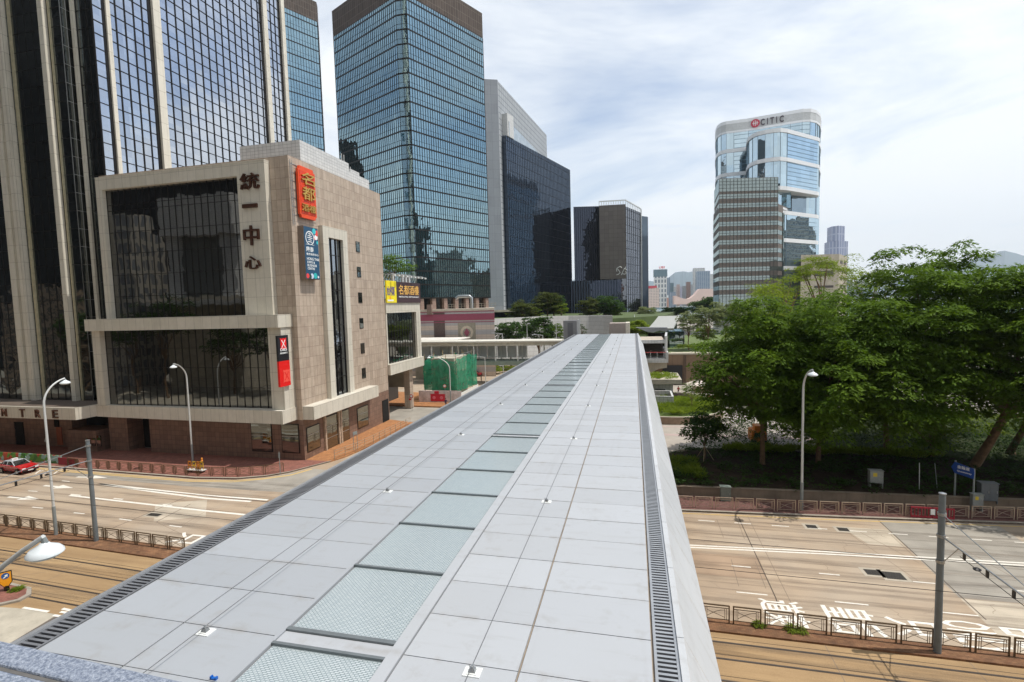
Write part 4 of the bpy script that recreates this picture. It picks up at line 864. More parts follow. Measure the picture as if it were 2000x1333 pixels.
# grey concrete block behind the trees
gb = thing('concrete_block', (72,226,0), 'stained grey concrete block with dark openings between tree tops', 'building')
g0, g1, g2_ = G2(1563,200), G2(1637,200), G2(1653,214)
MB().prism([g0,g1,g2_,G2(1653,235),G2(1563,235)], -.1, 34.6).build('wall', M['concrete'], gb)
def on(a, b, f, o=.1): d = Vector((b[0]-a[0],b[1]-a[1],0)); n = Vector((d.y,-d.x,0)).normalized(); p = Vector((a[0],a[1],0))+d*f+n*o; return p
for f0,f1,z0,z1 in ((.36,.86,30.6,31.6),(.36,.86,26.2,28.2),(.13,.27,26,28),(.36,.86,21.5,22.4)):
    p, q = on(g0,g1,f0), on(g0,g1,f1); p2, q2 = on(g0,g1,f0,-.3), on(g0,g1,f1,-.3); MB().prism([p[:2],q[:2],q2[:2],p2[:2]], z0, z1).build('opening', flat('dark opening', lin(78,74,72), .8), gb)
for i in range(5):
    for f0 in (.12,.55): p, q = on(g1,g2_,f0), on(g1,g2_,f0+.3); p2, q2 = on(g1,g2_,f0,-.3), on(g1,g2_,f0+.3,-.3); MB().prism([p[:2],q[:2],q2[:2],p2[:2]], 31-i*3.2, 32.2-i*3.2).build('opening', flat('dark opening 2', lin(90,86,82), .8), gb)
# ------------------------------------------------------------------ across the harbour
SEA = plain('harbour water', lin(120,160,170), .12, 0, .12, .02, .5)
struct('sea', MB().sheet([(-3000,520),(3000,520),(3000,1330),(-3000,1330)], -.5), SEA)
struct('far_shore', MB().sheet([(-4000,1330),(6000,1330),(6000,7000),(-4000,7000)], -.3), plain('far shore', lin(140,146,138), .9))
struct('seawall', MB().box(-300,420,1300,1331,-1,2.2), plain('seawall', lin(112,122,128), .8))
def wins(name, c, wcol, w, h, frac=.45): return tiles(name, wcol, tuple(x*.85 for x in wcol[:3])+(1,), c, w, h, min(w,h)*(1-frac)*.5, .4, 0., .02, .02, .1)
def farb(px0, px1, ytop, dep, mat, label, name='distant_tower', cat='tower', ztop=None, d2=30, parts=None):
    a, b = gd(px0,600,dep), gd(px1,600,dep); zt = ztop or gd((px0+px1)/2,ytop,dep).z
    o = thing(name, ((a.x+b.x)/2,(a.y+b.y)/2,0), label, cat, 'buildings across the harbour')
    MB().prism([(a.x,a.y),(b.x,b.y),(b.x,b.y+d2),(a.x,a.y+d2)], -1, zt).build('wall', mat, o)
    return o, a, b, zt
c1 = wins('far blue windows', lin(150,160,170), lin(70,100,130), 6, 3.6); c2 = wins('far pale windows', lin(206,204,200), lin(120,128,136), 5, 4); c3 = wins('far pink windows', lin(196,170,160), lin(120,110,110), 4, 3.4); c4 = wins('far grey windows', lin(160,162,164), lin(90,98,108), 4, 3.4); c5 = wins('far teal windows', lin(110,130,136), lin(50,84,100), 4, 3.6)
o, a, b, zt = farb(1267,1288,563,1360,wins('hotel windows', lin(216,196,184), lin(130,110,104), 4.2, 4.2),'pale hotel with a red roof band across the harbour','distant_hotel','hotel')
MB().prism([(a.x-1,a.y-1),(b.x-6,b.y-1),(b.x-6,b.y+20),(a.x-1,a.y+20)], zt-1, zt+6).build('roof_band', flat('red roof band', lin(188,40,52), .6), o)
o, a, b, zt = farb(1278,1303,541,1500,wins('far white grid', lin(214,212,208), lin(120,128,134), 9, 14, .5),'white harbour tower with red sign letters on its roof')
MB().prism([(a.x-1,a.y-1),(b.x+1,b.y-1),(b.x+1,b.y+32),(a.x-1,a.y+32)], zt, gd(1290,527,1500).z).build('glass_top', c5, o)
zt = gd(1290,527,1500).z; letters('roof_sign','UBS',(a.x+14,a.y,zt+2),(1,-.02,0),(0,0,1),17,7,flat('red roof letters', lin(214,60,60), .5),o,1.5,.03)
for i,(p0,p1,yt,dp,mt,lb) in enumerate([(1303,1309,543,1620,c1,'slim blue tower right of the white sign tower'),(1309,1316,553,1700,c5,'slim teal tower in the far skyline gap'),(1317,1322,560,1800,c2,'pale slim tower left of the pink pair'),(1322.5,1328,556,1750,c3,'pink residential tower in the far skyline'),(1328.5,1333,560,1780,wins('far lilac windows', lin(180,180,196), lin(110,116,140), 4, 3.4),'lilac residential tower in the far skyline'),(1334,1340,559,1700,c4,'grey residential tower in the far skyline'),(1341.5,1349,551,1650,wins('far brown windows', lin(150,120,108), lin(90,78,76), 4, 3.6),'brown tower standing above the sweeping pink hall'),(1350,1356,556,1800,c4,'grey green tower beside the brown far tower'),(1355,1377,524,1560,c2,'pale tower with green glass crown behind the blue far block'),(1361,1387,530,1480,c1,'broad blue glass block behind the pink hall'),(1387,1394,536,1600,c2,'white slim tower beside the striped wing edge'),(1309,1320,571,1450,c1,'low blue glass block left of the sweeping hall'),(1663,1680,551,1700,c4,'grey blue tower glimpsed between tree tops'),(1682,1700,556,1800,c1,'blue far tower between the sparse trees'),(1648,1662,548,1900,c5,'teal far tower right of the concrete block')]):
    farb(p0,p1,yt,dp,mt,lb)
icc = thing('purple_skyscraper', (1100,1500,0), 'very tall lilac glass skyscraper with a narrower upper part across the harbour', 'tower', 'buildings across the harbour')
lil = wins('lilac glass', lin(166,168,184), lin(130,136,162), 8, 40, .6)
def pr2(p0, p1, dep, d2): a, b = gd(p0,590,dep), gd(p1,590,dep); m = gd((p0+p1)/2,590,dep-14); return [(a.x,a.y),(m.x,m.y),(b.x,b.y),(b.x+4,b.y+d2),(a.x,a.y+d2)]
MB().prism(pr2(1618,1654,1500,40), 0, gd(1635,473,1500).z).build('lower_shaft', lil, icc); MB().prism(pr2(1622,1647.5,1500,36), 0, gd(1635,444,1500).z).build('upper_shaft', lil, icc)
# sweeping pink hall with its clock tower
hd = 1345
prof = [(1317,595),(1317,578),(1321,578.5),(1328,581.5),(1336,583.8),(1344,584.2),(1350,582),(1358,575.5),(1364,568),(1367,564.5),(1393,564.5),(1393,594)]
hall = thing('harbour_hall', tuple(gd(1350,597,hd)), 'windowless pink hall with a sweeping curved roof on the far waterfront', 'concert hall')
P1 = [gd(x,y,hd) for x,y in prof]; mb = MB(); n = len(P1); back = [p+Vector((0,60,0)) for p in P1]
mb.add(P1+back, [tuple(range(n-1,-1,-1)), tuple(range(n,2*n))]+[(i,(i+1)%n,(i+1)%n+n,i+n) for i in range(n)]); mb.build('shell', plain('pink tile', lin(206,178,166), .7, 0, .05, .05), hall)
ctw = thing('clock_tower', tuple(gd(1305,597,1330)), 'small brick clock tower with pale top beside the pink hall', 'tower')
a = gd(1302.5,590,1330); b = gd(1306,590,1330); MB().box(a.x,b.x,a.y,a.y+5,-1,gd(1304,582,1330).z).build('shaft', plain('clock tower brick', lin(176,128,108), .7), ctw); MB().box(a.x+.8,b.x-.8,a.y+.8,a.y+4,0,gd(1304,577,1330).z).build('belfry', M['anchor'], ctw)
# hills
def ridge(pts, dep, name, col, lab=None):
    mb = MB(); P = []
    for i in range(len(pts)-1):
        for k in range(10):
            f = k/10; x = pts[i][0]*(1-f)+pts[i+1][0]*f; y = pts[i][1]*(1-f)+pts[i+1][1]*f+random.uniform(-.2,.2); P.append((x,y))
    rows = []
    for j, (s, dd) in enumerate(((0,-900),(.45,-420),(.8,-150),(1,0),(.6,700))):
        r_ = []
        for x, y in P: q = gd(x,y,dep); b = Vector((q.x,q.y,0)).normalized(); r_.append(Vector((q.x,q.y,0))+b*(dd+random.uniform(-12,12)*(0 if j==3 else 1))+Vector((0,0,max(0,q.z)*s*(1 if j==3 else random.uniform(.995,1.005)))))
        rows.append(r_)
    n = len(P); vs = [v for r_ in rows for v in r_]; fs = [(j*n+i,j*n+i+1,(j+1)*n+i+1,(j+1)*n+i) for j in range(len(rows)-1) for i in range(n-1)]
    return struct(name, mb.add(vs, fs), plain(name+' green', col, .9, 0, .1, .003), True)  # colour passed in holds some blue of the distant haze
ridge([(1080,575),(1150,570),(1200,556),(1240,550),(1268,549),(1290,552),(1305,543),(1318,533),(1327,531),(1336,530.5),(1345,532),(1356,530),(1375,536),(1400,548),(1450,560),(1540,562),(1640,560),(1700,552),(1760,540),(1830,520),(1880,512),(1910,506),(1940,497),(1952,491),(1962,490),(1980,494),(2000,500),(2060,512),(2120,530)], 6200, 'hills', lin(84,104,112))
ridge([(560,575),(700,560),(900,556),(1010,560),(1118,548),(1126,545),(1160,560)], 6600, 'far_hills', lin(84,104,112))
# ------------------------------------------------------------------ foliage
def leaf_mat(name, c1, c2, tr=.45):
    t = NT(name); o = t.obj(); g = t.n('ShaderNodeNewGeometry').outputs['Random Per Island']; f = t.noise(o, .55, 3)
    c = t.mix(t.ramp(f,.35,.65), c1, c2); c = t.mix(t.ramp(g,0,1,0,.5), c, tuple(x*.55 for x in c1[:3])+(1,))
    p = t.bsdf(c, .65, 0, .12); tl = t.n('ShaderNodeBsdfTranslucent', {'Color': t.mix(.5, c, (c2[0]*1.5,c2[1]*1.6,c2[2]*.6,1))})
    ms = t.n('ShaderNodeMixShader', {0: tr}); t.set(ms,1,p); t.set(ms,2,tl.outputs[0]); return t.done(ms.outputs[0])
M['leaf'] = leaf_mat('feathery leaf', (.058,.115,.010,1), (.140,.225,.018,1), .34); M['leafY'] = leaf_mat('light feathery leaf', (.12,.18,.014,1), (.23,.29,.035,1))
M['leafD'] = leaf_mat('dark leaf', (.030,.070,.014,1), (.06,.115,.022,1), .35); M['leafO'] = leaf_mat('olive leaf', (.06,.085,.018,1), (.11,.125,.03,1), .3)
M['leafP'] = leaf_mat('pale leaf', (.12,.17,.06,1), (.26,.28,.15,1), .35)
M['leafU'] = leaf_mat('understory leaf', (.026,.062,.012,1), (.060,.105,.02,1), .3)
M['bark'] = plain('bark', lin(118,96,74), .9, 0, .3, 3., .2, .6, .3)
def leaves(pads, n, L, W, seed, droop=.35, dome=.28, spread=1., jz=.12, nj=.45):
    """one mesh of leaf blades: pads = rows (x, y, z, r); blades radiate and droop from every pad"""
    g = np.random.default_rng(seed); pads = np.asarray(pads, float); N = len(pads)*n
    P = np.repeat(pads, n, 0); rad = np.sqrt(g.random(N))*P[:,3]; th = g.random(N)*2*np.pi
    dx, dy = np.cos(th), np.sin(th)
    pos = np.stack([P[:,0]+dx*rad*spread, P[:,1]+dy*rad*spread, P[:,2]-dome*rad**2/np.maximum(P[:,3],.1)+g.normal(0,jz,N)*P[:,3]], 1)
    th2 = th+g.normal(0,.7,N); d = np.stack([np.cos(th2), np.sin(th2), -droop*(.3+rad/np.maximum(P[:,3],.1))+g.normal(0,.3,N)], 1); d /= np.linalg.norm(d,axis=1)[:,None]
    up = np.stack([g.normal(0,nj,N), g.normal(0,nj,N), np.ones(N)], 1); s = np.cross(d, up); s /= np.linalg.norm(s,axis=1)[:,None]
    ll = (L*(.6+.8*g.random(N)))[:,None]; ww = (W*(.6+.8*g.random(N)))[:,None]
    V = np.stack([pos, pos+d*ll*.5+s*ww*.5, pos+d*ll, pos+d*ll*.5-s*ww*.5], 1).reshape(-1,3)
    return V
def leaf_obj(name, V, mat, parent=None):
    o0 = np.array(org(parent) if parent else (0,0,0)); n = len(V); me = bpy.data.meshes.new(name)
    me.vertices.add(n); me.vertices.foreach_set('co', (V-o0).astype(np.float32).ravel())
    me.loops.add(n); me.loops.foreach_set('vertex_index', np.arange(n, dtype=np.int32)); me.polygons.add(n//4); me.polygons.foreach_set('loop_start', np.arange(0,n,4,dtype=np.int32))
    me.materials.append(mat); me.update(calc_edges=True); o = bpy.data.objects.new(name, me); C.objects.link(o)
    if parent: o.parent = parent
    ORG[o.name] = Vector(o0); return o
def crown_pads(c, rad, n, r0, r1, seed, low=-.55, shell=.55):
    g = np.random.default_rng(seed); out = []
    while len(out) < n:
        v = g.normal(0,1,3); v /= np.linalg.norm(v)
        if v[2] < low: continue
        k = shell+(1-shell)*g.random()**.6; k *= 1+.16*math.sin(3*v[0]*2.1+seed)+.13*math.sin(5*v[1]+v[2]*4+seed*2)
        out.append((c[0]+v[0]*rad[0]*k, c[1]+v[1]*rad[1]*k, c[2]+v[2]*rad[2]*k, r0+(r1-r0)*g.random()))
    return out
def limbs(mb, base, pads, r, seed, fork=.3, lean=(0,0), nl=9):
    g = np.random.default_rng(seed); b = Vector(base); pads = [Vector(p[:3]) for p in pads]; c = sum(pads, Vector())/len(pads)
    f = b+(c-b)*fork+Vector((lean[0],lean[1],0)); f.z = b.z+(c.z-b.z)*fork*1.5
    m = b+(f-b)*.5+Vector((g.normal(0,.12),g.normal(0,.12),0))
    mb.tube([b-Vector((0,0,.2)), b+Vector((0,0,.25)), m, f], [r*1.45, r*1.05, r*.85, r*.75], 9)
    for i in g.choice(len(pads), min(nl, len(pads)), replace=False):
        p = pads[i]; q = f+(p-f)*.5+Vector((g.normal(0,.35),g.normal(0,.35),.3+g.random()*.5))
        mb.tube([f-Vector((0,0,r)), q, p], [r*.5, r*.28, r*.08], 6)
    return mb
def tree(label, base, c, rad, n, leaf, seed, r=.28, pr=(.8,1.7), nl=70, L=.5, W=.15, name='tree', cat='tree', group=None, low=-.55, shell=.55, fork=.3, lean=(0,0), dome=.28, limbn=12, jz=.12, nj=.45):
    o = thing(name, base, label, cat, group)
    pads = crown_pads(c, rad, n, pr[0], pr[1], seed, low, shell)
    limbs(MB(), base, pads, r, seed, fork, lean, limbn).build('trunk', M['bark'], o, True)
    leaf_obj('crown', leaves(pads, nl, L, W, seed+1, dome=dome, jz=jz, nj=nj), M[leaf], o)
    return o
GT = 'big trees on the planted bank'
Z0 = .9
BT = dict(group=GT, low=-.85, shell=.5, pr=(.8,1.5), L=.42, W=.15, nl=120, dome=.46, jz=.10, nj=.36)
tree('broad feathery tree on the bank nearest the white footbridge', (12.8,55.6,Z0), (12.4,54.6,10.8), (5.7,6.4,6.6), 400, 'leaf', 21, .26, **BT)
tree('leaning feathery tree close behind the roadside lamp', (18.3,56.6,Z0), (18.2,53.8,11.2), (5.4,7.0,7.0), 400, 'leaf', 22, .24, **BT)
tree('feathery tree with a forked trunk behind the grey meter cabinet', (26.6,61.8,Z0), (23.6,55.2,11.2), (5.4,8.2,7.6), 420, 'leaf', 23, .30, lean=(-.6,-.8), **BT)
tree('tallest feathery tree with a straight trunk left of the blue road sign', (30.8,61.8,Z0), (28.4,57.4,14.0), (5.6,9,8.6), 460, 'leaf', 24, .34, **BT)
tree('tall tree with a thick leaning double trunk behind the blue road sign', (32.1,57.2,Z0), (33.6,53.6,13.4), (5.4,8.4,7.8), 440, 'leaf', 25, .42, lean=(1.2,-.3), **BT)
tree('feathery tree at the right edge of the picture', (39,63.7,Z0), (39.6,54.5,13.0), (5.6,9,8.2), 420, 'leaf', 26, .32, **BT)
tree('darker tree filling the gap behind the middle of the bank', (22.5,67,Z0), (21.6,66,11.6), (5.8,5,7.0), 240, 'leaf', 27, .3, **BT)
tree('lighter green tree behind the leaning tree, topped with fresh leaves', (15.4,66,Z0), (16.4,64,11.6), (5.6,5,6.4), 240, 'leafY', 28, .26, **BT)
tree('slim bare trunked tree far back on the right of the bank', (36,70,Z0), (35.5,69,14.0), (5.4,5,8), 200, 'leaf', 29, .24, **BT)
sp_ = lambda lb, b, c, rad, n, seed: tree(lb, b, c, rad, n, 'leafY', seed, .3, (.8,1.5), 60, .42, .14, low=-.15, shell=.4, fork=.42, dome=.14, limbn=9, group='sparse trees beyond the bank')
sp_('sparse umbrella shaped tree rising before the concrete block', (30.6,93,0), gd(1607,540,88), (6.0,5,4.0), 90, 41)
sp_('sparse tree with curved bare limbs right of the concrete block', (37.6,95,0), gd(1695,560,88), (4.8,4.4,3.4), 50, 42)
sp_('light green low tree left of the umbrella shaped tree', (24,90,0), gd(1520,575,86), (4.2,4,2.8), 55, 43)
# little staked tree
o = tree('small dark rounded tree held by three stakes on the bank', (7.2,56.0,.8), (7.2,56.2,4.2), (1.9,1.9,2.1), 70, 'leafD', 33, .09, (.5,.9), 60, .3, .16, name='small_tree')
for k in range(3): a = k*2.1+.3; MB().tube([(7.2+1.1*math.cos(a),56.0+1.1*math.sin(a),.8),(7.2,56.0,2.5)], .035, 6).build('stake', plain('bamboo stake', lin(176,160,128), .8), o)
# ------------------------------------------------------------------ planted bank and its low wall
bank = MB(); nx, ny = 40, 10
bx = [3+44*i/nx for i in range(nx+1)]
def bank_edge(x): return 49.5+.02*(x-3) if False else 47.65+(x-3)*.045
def bank_back(x): return 61.0 if x > 10 else 56+5*math.sqrt(max(0,1-((10-x)/7)**2)) 
rows = [[(x, bank_edge(x)+.3+(bank_back(x)+.0-bank_edge(x)-.3)*j/ny, .82+.16*math.sin(j/ny*math.pi)+.08*math.sin(x*1.3+j)) for x in bx] for j in range(ny+1)]
bank.add([p for r_ in rows for p in r_], [(j*(nx+1)+i,j*(nx+1)+i+1,(j+1)*(nx+1)+i+1,(j+1)*(nx+1)+i) for j in range(ny) for i in range(nx)])
struct('planted_bank_soil', bank, plain('dark soil', lin(58,48,38), .95, 0, .35, 1.5, .1, .5), True)
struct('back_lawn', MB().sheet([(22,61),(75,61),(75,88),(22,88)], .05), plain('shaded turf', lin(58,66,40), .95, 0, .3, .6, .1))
def stuff(name, V, mat, lab, cat): return tag(leaf_obj(name, V, mat), lab, cat, kind='stuff')
g = np.random.default_rng(5); pads = []
for k in range(520):
    x = 3.5+43*g.random(); y = bank_edge(x)+.5+(bank_back(x)-bank_edge(x)-.8)*g.random(); pads.append((x,y,1.05+g.random()*.35,.35+.5*g.random()))
for k in range(620):
    x = 9+44*g.random(); y = 60+17*g.random()**1.3; pads.append((x,y,.7+2.6*g.random()*min(1,(x-8)/9),.6+.8*g.random()))
stuff('ground_cover', leaves(pads, 40, .30, .12, 6, droop=-.3, dome=.3), M['leafU'], 'dark low shrubs and ground cover under the big trees', 'ground cover')
pads = []
for k in range(170):
    x = 10+20*g.random(); y = bank_back(x)-.3-1.6*g.random(); pads.append((x,y,1.25+g.random()*.3,.3+.3*g.random()))
for k in range(60): pads.append((30+22*g.random(), 64+12*g.random(), 2.0+g.random()*1.4, .5+.6*g.random()))
for k in range(50): x = 3.3+3*g.random(); pads.append((x, 50+6*g.random(), 1.1+.2*g.random(), .4))
stuff('grassy_cover', leaves(pads, 60, .5, .07, 8, droop=-.8, dome=.2), M['leafY'], 'sunlit grassy plants along the back of the bank', 'grass')
wl_ = thing('retaining_wall', (22,48.5,0), 'low stained concrete wall along the foot of the planted bank', 'wall')
M['oldconc'] = plain('weathered shaded concrete', lin(132,118,102), .85, 0, .2, .8, .2, .3, .35)  # base tone darkened for the trees' shade; the streaks are stains
MB().prism([(2.5,47.62),(48,49.67),(48,50.0),(2.5,47.95)], 0, .86).build('wall', M['oldconc'], wl_); MB().prism([(2.5,47.58),(48,49.63),(48,50.04),(2.5,47.99)], .86, .94).build('coping', M['oldconc'], wl_)
kb = thing('bank_kerb', (5,59,0), 'curved pale kerb where the bank meets the plaza road', 'kerb')
pts = [(x, bank_back(x)+.05) for x in [3.05,3.3,3.8,4.6,5.6,7,8.5,10,14,18,22,26]]
MB().prism(pts+[(x-.15,y+.35) for x,y in pts[::-1]], -.05, .95).build('kerb_stone', M['concrete'], kb)
# ------------------------------------------------------------------ plaza beyond the bank: round planter, low buildings, wall and gate
M['wallbrown'] = tiles('brown plaster wall panel', lin(142,118,98), lin(134,112,94), lin(110,92,78), 6, 8, .03, .8, 0., .12, .3)
zw_ = gy(1340,693,112.6).z
gw_ = thing('terrace_wall', (14,107,0), 'tall brown retaining wall under the roof garden', 'wall')
MB().box(2,40,112.6,114,0,zw_).build('wall', M['wallbrown'], gw_); MB().box(1.8,40.2,112.45,114.1,zw_,zw_+.3).build('coping', M['concrete'], gw_)
a, b = gy(1294,715,112.5).x, gy(1333,715,112.5).x; zt_ = gy(1315,714,112.5).z
MB().box(a,b,112.35,112.7,.1,zt_).build('gate', plain('black slatted gate', lin(40,40,44), .6, 0, .1, 4.), gw_)
for px in (1336,1339): x = gy(px,720,112.5).x; MB().tube([(x,112.45,0),(x,112.45,zw_)], .07, 6).build('downpipe', plain('dark pipe', lin(90,76,68), .6), gw_)
c0 = gz(1315,820); pl = thing('round_planter', (5.5,84,0), 'round grassy planter with a pale kerb in the plaza road', 'planter')
cx, cy, rx, ry = 5.2, 84.5, 8.4, 8.6
ell = lambda s: [(cx+rx*s*math.cos(k*math.pi/24), cy+ry*s*math.sin(k*math.pi/24)) for k in range(48)]
MB().prism(ell(1.0), -.05, 1.05).build('kerb', plain('planter kerb', lin(158,136,118), .8), pl); MB().prism(ell(1.01), 1.0, 1.12).build('rim', M['concrete'], pl); MB().prism(ell(.965), .9, 1.14).build('soil', plain('planter turf', lin(86,104,44), .95, 0, .3, 1.), pl)
pads = []
while len(pads) < 330:
    x, y = g.uniform(-1,1,2)
    if x*x+y*y < .88 and not (x < -.05 and y > -.1): pads.append((cx+x*rx, cy+y*ry, 1.3+.3*g.random(), .4))
leaf_obj('grass_tufts', leaves(pads, 42, .6, .07, 9, droop=-1.0, dome=.1), M['leafY'], pl)
leaf_obj('purple_shrub', leaves([(cx+1.5+1.8*g.random(), cy+5.4+1.6*g.random(), 1.6+.4*g.random(), .5) for k in range(30)], 50, .3, .08, 10), leaf_mat('purple leaf', (.09,.05,.10,1), (.14,.09,.12,1)), pl)
lt = tree('thin young tree with flat tiers standing on the round planter', (8.8,82,1.1), (8.8,82,4.0), (1.5,1.5,1.9), 22, 'leafP', 51, .06, (.5,.9), 50, .3, .06, name='young_tree', dome=.05)
tree('thin young tree growing beside the plaza road', (13,74,0), (13,74,3.4), (1.6,1.6,1.6), 24, 'leafP', 52, .06, (.5,.9), 50, .3, .06, name='young_tree', dome=.05)
lb = thing('planter_hut', (4.2,93,0), 'low white hut with a grass roof beyond the round planter', 'hut')
MB().box(0,6.6,91.5,99,0,3.6).build('wall', M['whitetile'], lb); MB().box(-.5,8.0,90.6,99.6,3.6,4.4).build('roof_slab', M['concrete'], lb); MB().box(3.6,5.3,91.42,91.6,.6,2.6).build('window', M['shopglass'], lb)
leaf_obj('roof_grass', leaves([(0+7.4*g.random(),91.2+7.8*g.random(),4.5,.4) for k in range(120)], 40, .4, .07, 12, droop=-.8, dome=.1), M['leafY'], lb)
vt = thing('vent_well', (4,86.5,0), 'open white concrete ventilation well standing in the grass planter', 'vent')
for x0,x1,y0,y1 in ((0,6.2,84.4,84.7),(0,6.2,89.7,90),(5.9,6.2,84.7,89.7)): MB().box(x0,x1,y0,y1,1,2.6).build('parapet_wall', M['whitetile'], vt)
MB().box(0,6.0,84.6,89.8,1,1.4).build('well_floor', M['dark'], vt)
um = thing('plaza_tent', (11.6,99,0), 'pale canopy tent beside the flower bed', 'tent')
MB().add([(9.6,97.4,2.2),(13.6,97.4,2.2),(13.6,101,2.2),(9.6,101,2.2),(11.6,99.2,3.2)],[(0,1,4),(1,2,4),(2,3,4),(3,0,4),(3,2,1,0)]).build('canopy', plain('pale tent cloth', lin(216,204,190), .8), um)
for x,y in ((9.7,97.5),(13.5,97.5),(13.5,100.9),(9.7,100.9)): MB().tube([(x,y,0),(x,y,2.25)], .05, 6).build('leg', M['steel'], um)
fb_ = thing('flower_bed', (14,98,0), 'flower bed with bright red flowers near the tent', 'flower bed')
MB().prism([(10.5,93.5),(17,91.5),(22,95),(20,98),(13,97)], -.05, .5).build('kerb', M['kerb'], fb_)
leaf_obj('red_flowers', leaves([(13+5*g.random(),93.6+3*g.random(),.75,.35) for k in range(26)], 40, .2, .16, 13), leaf_mat('red petal', (.45,.03,.03,1), (.6,.06,.05,1), .3), fb_)
leaf_obj('green_leaves', leaves([(12+8*g.random(),93+4*g.random(),.6,.4) for k in range(40)], 40, .3, .1, 14), M['leafY'], fb_)
wp = thing('wall_planter', (16,104,0), 'raised bed with orange and dark purple plants at the foot of the brown wall', 'planter')
MB().box(11.4,20,102.6,106.6,0,.8).build('kerb', M['wallbrown'], wp)
leaf_obj('orange_plant', leaves([(12+.8*g.random(),104+g.random(),1.1+.9*g.random(),.5) for k in range(8)], 50, .5, .1, 15, droop=-.5), leaf_mat('orange leaf', (.4,.16,.02,1), (.5,.25,.04,1), .3), wp)
leaf_obj('purple_plant', leaves([(16.4+1.8*g.random(),104+g.random(),1.1+.5*g.random(),.5) for k in range(10)], 60, .3, .1, 16), leaf_mat('deep purple leaf', (.03,.015,.04,1), (.05,.03,.06,1), .2), wp)
leaf_obj('green_plant', leaves([(13+3*g.random(),104+2*g.random(),1.0+.3*g.random(),.5) for k in range(14)], 50, .3, .1, 17), M['leaf'], wp)
# landing building at the far end of the footbridge
ld = thing('landing_building', (3.5,114,0), 'concrete stair landing with an open balcony at the far right end of the footbridge', 'building')
YL = 105.0
def zl_(x, y): return gy(x, y, YL).z
r0, r1 = gy(1258,665,YL).x-2, gy(1304,660,YL).x
zr_, zb1, zb0 = zl_(1285,666), zl_(1290,701), zl_(1290,709)
MB().box(r0,r1-.5,YL+.6,118,zr_-.5,zr_).build('roof', plain('stained roof slab', lin(176,164,150), .85, 0, .25, .8, .2, .3), ld)
MB().box(r0,r1-.5,YL+.5,YL+.75,zr_-.55,zr_+.12).build('roof_edge', M['whitetile'], ld)
MB().prism([(r1-.55,YL+.4),(r1-.15,YL+.4),(r1+.75,118),(r1+.35,118)], zb1+.2, zr_+.9).build('side_parapet', M['whitetile'], ld)
MB().box(r0,r1+.1,YL,118,zb0,zb1).build('balcony_slab', M['whitetile'], ld); MB().box(r1-.35,r1+.12,YL-.05,118,zb1,zb1+1.3).build('balcony_parapet', M['whitetile'], ld)
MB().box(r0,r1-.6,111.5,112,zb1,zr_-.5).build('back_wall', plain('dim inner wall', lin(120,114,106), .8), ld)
MB().tube([(r0,YL+.2,zb1+1.25),(r1-.3,YL+.2,zb1+1.25)], .06, 6).build('handrail', flat('red handrail', lin(176,60,64), .5), ld)
for k in range(5): x = r0+.6+k*1.3; MB().box(x,x+.07,YL+.15,YL+.25,zb1,zb1+1.25).build('baluster', M['anchor'], ld)
zc1, zc0 = zb0-.05, zl_(1262,733)
MB().add([(r0,YL+1,zc0),(r0+2.4,YL+1,zc0),(r1-1.6,YL+1,zl_(1290,722)),(r1-.1,YL+1,zl_(1290,720)),(r1-.1,YL+1,zc1),(r0,YL+1,zc1),(r0,YL+7,zc0),(r0+2.4,YL+7,zc0),(r1-1.6,YL+7,zl_(1290,722)),(r1-.1,YL+7,zl_(1290,720)),(r1-.1,YL+7,zc1),(r0,YL+7,zc1)],[(0,1,2,3,4,5),(11,10,9,8,7,6)]+[(i,i+6,(i+1)%6+6,(i+1)%6) for i in range(6)]).build('bracket_beam', M['concrete'], ld)
MB().box(r0,r1-1.8,YL+3,YL+6,0,zc0+.3).build('column', M['wallbrown'], ld)
# curved canopies of the garden station roof
cv_ = thing('curved_canopy', (5,132,8), 'pale swooping canopy roof with a wavy edge beyond the footbridge', 'canopy')
def wave_roof(x0, x1, y0, y1, z, amp, th=.5, n=24):
    mb = MB(); vs = []; fs = []
    for i in range(n+1):
        f = i/n; y = y0+(y1-y0)*f; zz = z+amp*(f**2.2)
        for x, s in ((x0,0),(x1-.35*(x1-x0)*.0,0)): vs += [(x+3.5*f**1.5,y,zz+s),(x+3.5*f**1.5,y,zz+s-th)]
    for i in range(n): a = i*4; b = a+4; fs += [(a,a+2,b+2,b),(a+1,b+1,b+3,a+3),(a,b,b+1,a+1),(a+2,a+3,b+3,b+2)]
    fs += [(0,1,3,2),(n*4,n*4+2,n*4+3,n*4+1)]
    return mb.add(vs, fs)
xa_, xb_ = gy(1266,640,126).x, gy(1306,640,126).x
wave_roof(xa_, xb_+1.2, 126, 150, gy(1290,642,126).z, 2.3).build('roof', plain('pale canopy skin', lin(158,158,152), .5, 0, .06), cv_, True)
p = [(gy(x,y,125.6).x, gy(x,y,125.6).z) for x,y in ((1242,640),(1303,640),(1306,645),(1300,648),(1288,646),(1276,650),(1262,648),(1250,643))]
mb = MB(); n = len(p); mb.add([(x,125.6,z) for x,z in p]+[(x,127,z) for x,z in p],[tuple(range(n)),tuple(range(2*n-1,n-1,-1))]+[(i,i+n,(i+1)%n+n,(i+1)%n) for i in range(n)]); mb.build('fascia', plain('grey fascia', lin(150,152,156), .5), cv_)
MB().box(xa_,xb_,127.5,146,2,gy(1290,647,127.5).z-.4).build('shaded_hall', M['darkglass'], cv_)
MB().box(xb_+.3,xb_+3.8,128,140,5,gy(1290,640,128).z-1).build('glass_side', M['skyglassblue'], cv_)
